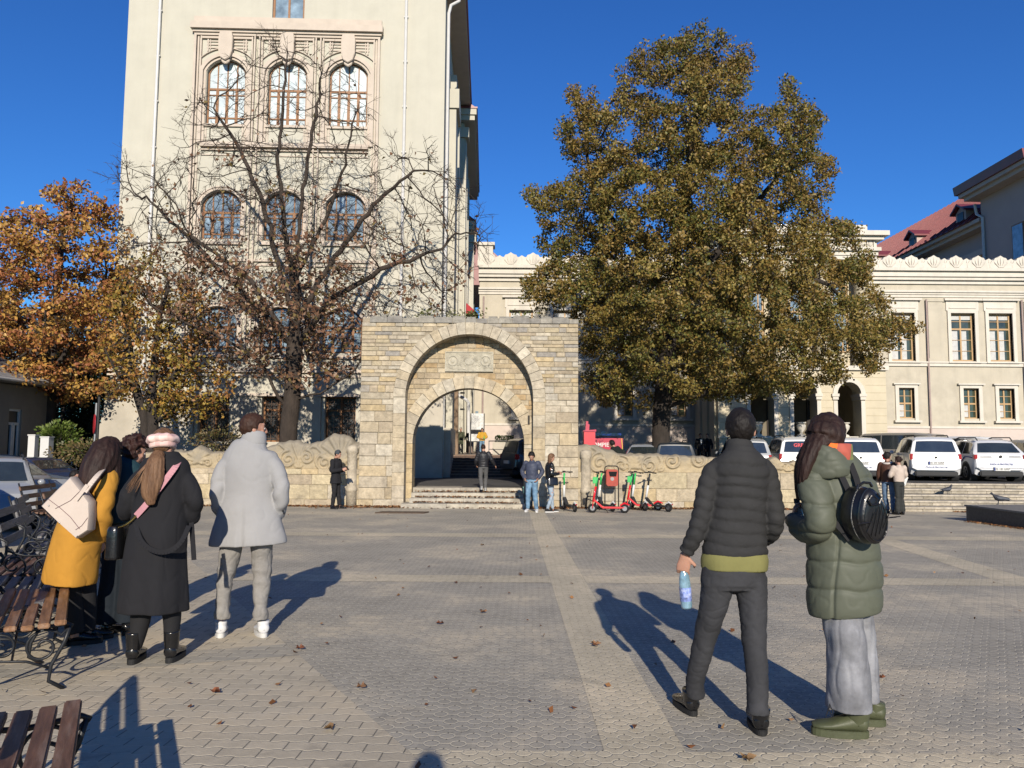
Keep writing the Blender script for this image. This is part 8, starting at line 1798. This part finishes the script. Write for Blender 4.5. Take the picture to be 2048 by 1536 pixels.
    for u, v in zip(catmull([tuple(w) for w in q], [4] * 4)[:-1], catmull([tuple(w) for w in q], [4] * 4)[1:]): m.bar(u, v, .042, .009, (0, -1, .6))
    m.bar(P(152, 1000, -.27), P(175, 970, -.27), .03, .008, (0, -1, 0)); m.build('bag_strap', lt, b)
def teal_person():
    D = 6.75; s = D / FPX; P = lambda x, y, o=0: W(x, y, D + o)
    r = near_root(230, D, 'person with curly dark hair in dark teal, between the yellow and black coats'); V = .011; ct = cloth('dark_teal_cloth', (.012, .045, .06), .8); m = MB()
    loft(m, [(P(238, 1045), 40 * s, .15), (P(240, 1000), 37 * s, .14), (P(244, 960), 38 * s, .14), (P(248, 930, .02), 36 * s, .12), (P(252, 918, .04), 18 * s, .08)], seg=32); A = [[(P(222, 935), 18 * s, .08), (P(212, 975, .05), 16 * s, .07), (P(220, 1010, .2), 14 * s, .06)], [(P(272, 935), 18 * s, .08), (P(282, 975, .1), 16 * s, .07), (P(265, 1005, .25), 14 * s, .06)]]
    for a in A: loft(m, a, lat=(0, 1, 0), seg=20)
    fuse(m, 'teal_jacket', ct, r, V, 1, wr(.008, (9, 9, 7), 5, .004)); m = MB(); hc = P(268, 903, .05); M = head_geo(m, hc, .98, R(-50), R(-20)); loft(m, [(P(252, 930, .03), .05, .05), (hc, .048, .05)], seg=14); loft(m, [(P(238, 1050), .12, .1), (P(246, 950), .12, .09), (P(252, 922, .03), .05, .05)], seg=16)
    for a in A: loft(m, [(k[0], k[1] * .6, k[2] * .6) for k in a], lat=(0, 1, 0), seg=12)
    hand(m, P(220, 1010, .22), (.5, .8, 0), (-1, 0, 0), (0, 0, 1), .95, .5); hand(m, P(265, 1005, .27), (-.3, .9, 0), (1, 0, 0), (0, 0, 1), .95, .5)
    for L in ([(226, 1050, 0), (222, 1140, 0), (212, 1240, 0)], [(252, 1050, 0), (252, 1140, 0), (252, 1240, 0)]): loft(m, [(P(*q), .05 - .008 * i, .05 - .008 * i) for i, q in enumerate(L)], seg=12)
    fuse(m, 'body', M_SK, r, .009, 1); face(r, M); m = MB(); loft(m, [(P(238, 1030), 38 * s, .13), (P(238, 1075), 38 * s, .13)], seg=20)
    for L in ([(226, 1060, 0, 21), (222, 1140, 0, 18), (216, 1195, 0, 20), (210, 1245, 0, 25)], [(252, 1060, 0, 20), (252, 1140, 0, 17), (252, 1195, 0, 18), (252, 1243, 0, 22)]): loft(m, [(P(x, y, o), k * s, k * s) for x, y, o, k in L], seg=22)
    fuse(m, 'flared_trousers', cloth('blue_black_cloth', (.008, .014, .022), .85), r, V, 1, wr(.007, (9, 9, 5), 5, .004)); m = MB(); hair_cap(m, M, .035, -.1, .05, 8, -.08); fuse(m, 'hair', hair_mat('curly_hair', (.03, .012, .009), (.07, .022, .015)), r, .009, 0, wr(.030, (28, 28, 28), 3))
    for (x, o) in ((214, 0), (254, 0)): g = P(x, 1250, o); shoe(r, M_LEA, M_SOLB, (g.x, g.y - .05, gz(g.y)), R(-10), .27, .045, .06, .03, name='boot')
# ---------------------------------------------------------------- distant figures from a jointed template
def figure(loc, H, yaw, label, top, legs, hair, J=None, coat=.92, shoes=None, skin=None, headyaw=0, headpitch=0, extra=None, sleeve=(.068, .058, .044), body=(.165, .15, .17), legr=(.088, .068, .052), vox=.013, hat=None, shirt=None, quil=None, tmat=None, group=None, flare=0, wide=1, lowcut=None):
    k = H / 1.75; r = empty('person', loc, label, 'person', group=group); r.rotation_euler = (0, 0, R(yaw)); r.scale = (k,) * 3; r['localspace'] = 1
    D_ = dict(hipL=(-.09, 0, .90), hipR=(.09, 0, .90), kneeL=(-.10, .02, .48), kneeR=(.10, .02, .48), ankL=(-.11, -.02, .09), ankR=(.11, -.02, .09), waist=(0, 0, 1.0), chest=(0, 0, 1.28), neck=(0, -.01, 1.46), head=(0, .015, 1.615), shL=(-.185, -.01, 1.40), shR=(.185, -.01, 1.40), elL=(-.25, -.04, 1.13), elR=(.25, -.04, 1.13), wrL=(-.25, .06, .90), wrR=(.25, .06, .90), footL=8, footR=-8)
    D_.update(J or {}); g = lambda n: Vector(D_[n]); M_ = skin or M_SK; m = MB(); M = head_geo(m, g('head'), 1, R(headyaw), R(headpitch)); loft(m, [(g('neck') + Vector((0, 0, -.03)), .055, .055), (g('neck') + Vector((0, .005, .06)), .05, .052), (g('head'), .05, .052)], seg=14)
    loft(m, [(g('hipL').lerp(g('hipR'), .5), .13, .09), (g('waist'), .12, .085), (g('chest'), .13, .09), (g('neck') + Vector((0, 0, -.05)), .10, .07)], seg=18)
    for s in 'LR':
        loft(m, [(g('sh' + s), .05, .05), (g('el' + s), .038, .038), (g('wr' + s), .027, .027)], lat=(0, 1, 0), seg=12); loft(m, [(g('hip' + s), .075, .08), (g('knee' + s), .052, .055), (g('ank' + s), .036, .038), (g('ank' + s) + Vector((0, .02, -.05)), .035, .045)], seg=12)
        d = (g('wr' + s) - g('el' + s)).normalized(); hand(m, g('wr' + s), D_.get('hd' + s, d), (1 if s == 'R' else -1, -.3, .1), (0, 1, .3), 1.05, D_.get('curl', .4))
    fuse(m, 'body', M_, r, vox * .85, 1); face(r, M)
    m = MB()
    loft(m, [(g('hipL').lerp(g('hipR'), .5) + Vector((0, 0, -.04)), .165 * wide, .12), (g('waist'), .15 * wide, .115)], seg=22)
    for s in 'LR': loft(m, [(g('hip' + s) + Vector((0, 0, .02)), legr[0] * wide, .10), (g('hip' + s).lerp(g('knee' + s), .55), (legr[0] + legr[1]) / 2, .085), (g('knee' + s), legr[1], legr[1] + .004), (g('knee' + s).lerp(g('ank' + s), .6), legr[2] + .012 + flare * .5, legr[2] + .012 + flare * .5), (g('ank' + s), legr[2] + flare, legr[2] + flare)], seg=20, fn=lambda s_, a, u: .004 * math.sin(s_ * 50 + a) * (u > .4))
    fuse(m, legs[1], legs[0], r, vox, 1, wr(.006, (12, 12, 8), 2, .004))
    m = MB(); hipc = g('hipL').lerp(g('hipR'), .5); zc = coat; keys = []; w, c = g('waist'), g('chest')
    if coat < .82: kn = g('kneeL').lerp(g('kneeR'), .5); b = hipc.lerp(kn, (.90 - coat) / .42); b.z = coat; keys += [(b, body[0] * 1.22, body[1] * 1.12), (hipc, body[0] * 1.08, body[1] * .98)]
    else: keys += [(Vector((hipc.x, hipc.y, coat)), body[0] * 1.02, body[1] * .88)]
    keys += [(w, body[0] * .98, body[1] * .86), (c, body[2] * 1.05, body[1] * .95), (g('shL').lerp(g('shR'), .5) + Vector((0, 0, -.02)), body[2] * 1.02, body[1] * .8), (g('neck') + Vector((0, 0, -.015)), .085, .08), (g('neck') + Vector((0, 0, .03)), .065, .068)]
    loft(m, keys, seg=30, ds=.014, fn=quil)
    for s in 'LR': loft(m, [(g('sh' + s).lerp(g('chest'), .2), sleeve[0], sleeve[0]), (g('sh' + s), sleeve[0], sleeve[0]), (g('sh' + s).lerp(g('el' + s), .5), (sleeve[0] + sleeve[1]) / 2, (sleeve[0] + sleeve[1]) / 2), (g('el' + s), sleeve[1], sleeve[1]), (g('wr' + s), sleeve[2], sleeve[2])], lat=(0, 1, 0), seg=18, fn=quil)
    fuse(m, top[1], top[0], r, vox, 1, wr(.007, (10, 10, 8), 6, .004))
    for s in 'LR': a = g('ank' + s); shoe(r, *(shoes or (M_LEA, M_SOLB)), (a.x, a.y - .06, max(0, a.z - .09)), R(D_['foot' + s]), .27, .047, .06, .028)
    m = MB(); hm, style = hair
    if style != 'bald':
        hair_cap(m, M, {'curly': .026, 'short': .012, 'long': .016, 'bob': .022}.get(style, .014), -.06 if style in ('short', 'curly') else -.09, .06, 1, -.01 if style == 'short' else -.05)
        if style == 'long':
            h = g('head'); mm = Matrix.Rotation(R(headyaw), 4, 'Z'); f = lambda x, y, z: h + mm @ Vector((x, y, z)); loft(m, [(f(0, -.04, 0), .08, .06), (f(0, -.06, -.10), .088, .05), (f(.0, -.07, -.22), .075, .035), (f(0, -.065, -.30), .04, .015)], lat=mm @ Vector((1, 0, 0)), seg=20, fn=lambda s_, a, u: .004 * math.sin(a * 9))
        if style == 'bun': h = g('head'); mm = Matrix.Rotation(R(headyaw), 4, 'Z'); m.ball(h + mm @ Vector((0, -.12, .03)), .042, 12, 8)
        fuse(m, 'hair', hm, r, vox, 1, wr(.006 if style != 'curly' else .014, (40, 40, 30)))
    if hat: m = MB(); h2 = Matrix(M); m.M = h2; m.lathe([(.088, .0), (.092, .012), (.09, .05), (.07, .10), (.03, .13), (.004, .136)], (0, -.012, .01), 22); m.M = None; m.build('beanie', hat, r, off=Vector(), auto=60)
    if extra: extra(r, g, M)
    return r
PX = lambda x, D: W(x, 900, D).x
DK = cloth('dark_navy_cloth', (.03, .035, .055), .7); W_JEAN = M_DENB
def far_people():
    D = 22.3
    def phone(r, g, M): m = MB(); p = g('wrR').lerp(g('wrL'), .5) + Vector((0, .12, .03)); m.M = Matrix.Translation(p) @ Matrix.Rotation(R(35), 4, 'X'); m.box(-.035, .035, -.005, .005, -.07, .07); m.M = None; b = m.build('phone', M_BLK, r, off=Vector())
    figure((PX(673, 22.3), 22.3, gz(22.3)), 1.70, -110, 'man in black coat and grey beanie looking at his phone by the carved wall', (M_BLKC, 'black_coat'), (M_BLKT, 'black_trousers'), (M_HBLK, 'short'), dict(elL=(-.23, .02, 1.12), elR=(.23, .02, 1.12), wrL=(-.08, .27, 1.17), wrR=(.08, .27, 1.17), ankL=(-.13, .08, .09), head=(0, .05, 1.60)), .74, headyaw=8, headpitch=-16, hat=cloth('grey_beanie_knit', (.06, .07, .08)), extra=phone, sleeve=(.075, .066, .052))
    # couple by the right pier
    def pockets(r, g, M): pass
    D = 21.6; figure((PX(1064, D), D, gz(D)), 1.69, 168, 'man in a navy jacket and ripped light jeans, hands in pockets, before the gate', (cloth('navy_puffer', (.055, .065, .105), .6), 'navy_jacket'), (W_JEAN, 'ripped_jeans'), (M_HBLK, 'curly'), dict(elL=(-.29, -.06, 1.14), elR=(.29, -.06, 1.14), wrL=(-.19, .08, .95), wrR=(.19, .08, .95), ankL=(-.15, .05, .09), ankR=(.12, -.02, .09), head=(0, .06, 1.59), chest=(0, .01, 1.28)), .93, (M_SNK, M_SOLW), headpitch=-30, quil=quilt(.12, .006), body=(.18, .165, .185), sleeve=(.076, .068, .052), legr=(.095, .075, .055))
    def bag(r, g, M):
        b = empty('handbag', (0, 0, 0)); b.parent = r; bpy.data.objects.remove(b)
        m = MB(); m.tube([(.12, -.05, 1.43), (.2, .12, 1.2), (.24, .1, 1.0)], .008, 6); m.tube([(.12, -.05, 1.43), (.2, -.13, 1.2), (.24, -.12, 1.0)], .008, 6); loft(m, [((.26, 0, .80), .06, .15), ((.26, 0, .82), .07, .17), ((.25, 0, 1.0), .05, .16), ((.24, 0, 1.03), .02, .14)], seg=22, sq=.6); m.build('quilted_bag', M_LEA, r, off=Vector(), auto=50)
    D = 21.5; figure((PX(1100, D), D, gz(D)), 1.64, -75, 'woman in a black leather jacket and pale jeans with a black shoulder bag', (M_LEA, 'leather_jacket'), (cloth('pale_denim', (.34, .42, .50), .85, .2, 200, .4), 'pale_jeans'), (M_HLB, 'long'), dict(elR=(.22, 0, 1.12), elL=(-.22, 0, 1.12), wrR=(.10, .25, 1.14), wrL=(-.10, .25, 1.14), ankL=(-.05, .10, .09), ankR=(.06, -.1, .09), kneeL=(-.08, .08, .48), head=(0, .04, 1.60)), .95, (M_BLKT, M_SOLW), headpitch=-22, extra=bag, legr=(.08, .058, .042))
    # walking man on the gate steps
    D = 23.75; figure((PX(967, D), D, .13), 1.50, 6, 'man in a black puffer jacket and grey trousers walking up through the gate', (cloth('black_puffer', (.022, .022, .026), .5), 'puffer_jacket'), (cloth('grey_cotton', (.11, .11, .11)), 'grey_trousers'), (M_HDB, 'short'), dict(elR=(.30, -.10, 1.16), wrR=(.42, .02, .98), elL=(-.26, .04, 1.13), wrL=(-.24, .18, 1.0), kneeL=(-.09, .02, .50), ankL=(-.06, -.20, .22), ankR=(.08, .08, .16), kneeR=(.10, .12, .55), head=(-.01, .05, 1.60)), .92, (cloth('grey_suede', (.35, .35, .34)), M_SOLW), quil=quilt(.085, .012), body=(.18, .165, .19), sleeve=(.08, .068, .052), legr=(.092, .072, .058))
    # people on the landing
    zt = 1.15; D = 41; f = dict(vox=.018)
    figure((PX(921, D), D, zt), 1.40, 190, 'person in a long olive coat and hood standing left of the pole on the landing', (cloth('olive_coat', (.09, .10, .06)), 'olive_coat'), (M_BLKT, 'dark_trousers'), (M_HBLK, 'short'), dict(elR=(.22, .08, 1.2), wrR=(.04, .2, 1.42)), .62, headyaw=35, hat=cloth('cream_hood', (.4, .36, .3)), **f)
    figure((PX(939, D), D, zt), 1.34, 190, 'woman in a black top and taupe trousers, middle of the landing group', (M_BLKT, 'black_top'), (cloth('taupe_cloth', (.24, .18, .15)), 'wide_trousers'), (M_HDB, 'bun'), dict(elL=(-.25, .02, 1.2), wrL=(-.06, .16, 1.45)), 1.0, flare=.05, legr=(.11, .10, .10), **f)
    def bottle(r, g, M): m = MB(); m.lathe([(.035, 1.0), (.035, 1.15), (.012, 1.22)], (-.12, .25, 0), 10); m.build('green_bottle', M_SG, r, off=Vector())
    figure((PX(964, 39), 39, zt), 1.32, 185, 'person in a yellow jacket with a dark cap on the landing behind the walking man', (cloth('yellow_jacket', (.60, .34, .04)), 'yellow_jacket'), (W_JEAN, 'blue_jeans'), (M_HBLK, 'short'), dict(elL=(-.3, .05, 1.14), elR=(.3, .05, 1.14), wrL=(-.1, .2, 1.05), wrR=(.1, .2, 1.05)), .9, hat=cloth('dark_cap', (.05, .03, .02)), extra=bottle, body=(.2, .17, .21), sleeve=(.09, .08, .06), **f)
    # couple by the terrace steps
    D = 21.6
    figure((PX(1774, D + .3), D + .3, gz(D)), 1.72, -40, 'bearded man with white fleece collar and brown jacket, facing the cream sweater woman', (cloth('brown_jacket', (.085, .035, .02), .6), 'brown_jacket'), (cloth('mid_denim', (.10, .16, .25), .85, .3, 200, .4), 'blue_jeans'), (M_HBLK, 'curly'), dict(elR=(.24, .05, 1.13), wrR=(.1, .27, 1.1), elL=(-.25, .02, 1.12), ankL=(-.05, .1, .09)), .90, headyaw=-35, headpitch=-8, extra=lambda r, g, M: (lambda m: (m.tube([(.11 * math.cos(t), .02 + .11 * math.sin(t), 1.44 + .02 * math.sin(t)) for t in [i * .5 for i in range(13)]], .038, 8), m.build('fleece_collar', cloth('white_fleece', (.66, .60, .54)), r, off=Vector(), smooth=True)))(MB()), sleeve=(.08, .068, .05), body=(.18, .16, .19))
    def paper(r, g, M): m = MB(); m.M = Matrix.Translation((.26, .12, 1.02)) @ Matrix.Rotation(R(25), 4, 'Y'); m.box(-.11, .11, -.002, .002, -.14, .14); m.M = None; m.build('paper_sheet', M_PLATE, r, off=Vector())
    figure((PX(1796, D - .1), D - .1, gz(D)), 1.62, 12, 'woman in a cream sweater and dark flared trousers holding a sheet of paper', (cloth('cream_knit', (.60, .50, .42)), 'cream_sweater'), (cloth('charcoal_cloth', (.035, .037, .035)), 'flared_trousers'), (M_HDB, 'bun'), dict(elR=(.25, .04, 1.16), wrR=(.2, .2, 1.05), elL=(-.25, .06, 1.16), wrL=(-.1, .24, 1.15), hipL=(-.075, 0, .9), hipR=(.075, 0, .9), kneeL=(-.07, 0, .48), kneeR=(.07, 0, .48), ankL=(-.08, 0, .09), ankR=(.08, 0, .09)), .98, headyaw=15, extra=paper, flare=.03, legr=(.09, .064, .058), sleeve=(.078, .07, .055), body=(.165, .15, .175))
    # two men in dark before the portico, two behind the cars, one by the fire van
    D = 33; z = zup(9)
    figure((PX(1401, D), D, z + .35), 1.42, 185, 'man in a black jacket over a white shirt before the portico, left of the pair', (M_BLKC, 'black_jacket'), (M_BLKT, 'black_trousers'), (M_HBLK, 'short'), None, .85, extra=lambda r, g, M: (lambda m: (m.prism([(-.06, 1.42), (.06, 1.42), (.01, 1.15), (-.01, 1.15)], .12, .15), m.build('shirt_front', M_SNK, r, off=Vector())))(MB()), **f)
    figure((PX(1415, D + .4), D + .4, z + .35), 1.42, 150, 'man in black before the portico, right of the pair', (M_BLKC, 'black_jacket'), (M_BLKT, 'black_trousers'), (M_HBLK, 'short'), None, .88, **f)
    D = 29.2; figure((PX(1826, D), D, zup(13)), 1.58, -85, 'bald man in a dark jacket behind the boxy white car, talking', (DK, 'dark_jacket'), (M_BLKT, 'black_trousers'), (M_HBLK, 'bald'), None, .85, **f)
    figure((PX(1850, D), D, zup(13)), 1.50, 85, 'grey haired man in a dark jacket before the taupe minibus', (DK, 'dark_jacket'), (M_BLKT, 'black_trousers'), (hair_mat('grey_hair', (.3, .28, .27)), 'short'), dict(elL=(-.25, .1, 1.2), wrL=(-.2, .33, 1.3)), .85, **f)
    D = 25.3; figure((PX(1240, D), D, zup(3)), 1.62, 60, 'person in a black hooded jacket bending beside the fire van behind the wall', (cloth('black_green_jacket', (.012, .018, .015)), 'hooded_jacket'), (M_BLKT, 'black_trousers'), (M_HBLK, 'curly'), dict(chest=(0, .14, 1.2), neck=(0, .24, 1.32), head=(0, .32, 1.44), shL=(-.18, .2, 1.27), shR=(.18, .2, 1.27)), .8, body=(.2, .19, .22), sleeve=(.09, .08, .06), **f)
    # seated person at the left, hands to the face
    D = 15; figure((PX(133, D), D, gz(D) - .02), 1.62, -70, 'person in a black leather jacket sitting beyond the bench pile, hand to face', (M_LEA, 'leather_jacket'), (M_BLKT, 'black_trousers'), (M_HBLK, 'short'), dict(hipL=(-.1, 0, .48), hipR=(.1, 0, .48), waist=(0, .02, .60), chest=(0, .08, .88), neck=(0, .13, 1.06), head=(0, .18, 1.20), shL=(-.19, .12, 1.0), shR=(.19, .12, 1.0), elL=(-.24, .22, .78), elR=(.24, .22, .78), wrL=(-.10, .34, 1.08), wrR=(.05, .30, 1.0), kneeL=(-.11, .42, .50), kneeR=(.11, .42, .50), ankL=(-.12, .42, .09), ankR=(.12, .40, .09)), .50, headpitch=-10, vox=.014)
    s_ = empty('bench_seat', (PX(133, D), D, 0)); bpy.data.objects.remove(s_)
    bb = copy_tree(P1); place(bb, (PX(133, D) - .3, D - .55, gz(D)), (0, 0, 8), 'brown bench under the seated person in the leather jacket')
    # the photographer, whose head throws the shadow at the bottom edge
    figure((-.08, -.20, gz(0)), 1.79, 0, 'person taking the photo, behind the camera, out of view', (M_BLKC, 'black_jacket'), (M_BLKT, 'black_trousers'), (M_HBLK, 'short'), dict(head=(-.02, -.01, 1.60)), .85, vox=.02)
for f_ in (puffer_man, parka_woman, grey_coat_man, beret_woman, yellow_woman, teal_person, far_people):
    t_ = time.time(); f_(); print(f_.__name__, round(time.time() - t_, 1))
print('script', round(time.time() - T0, 1))
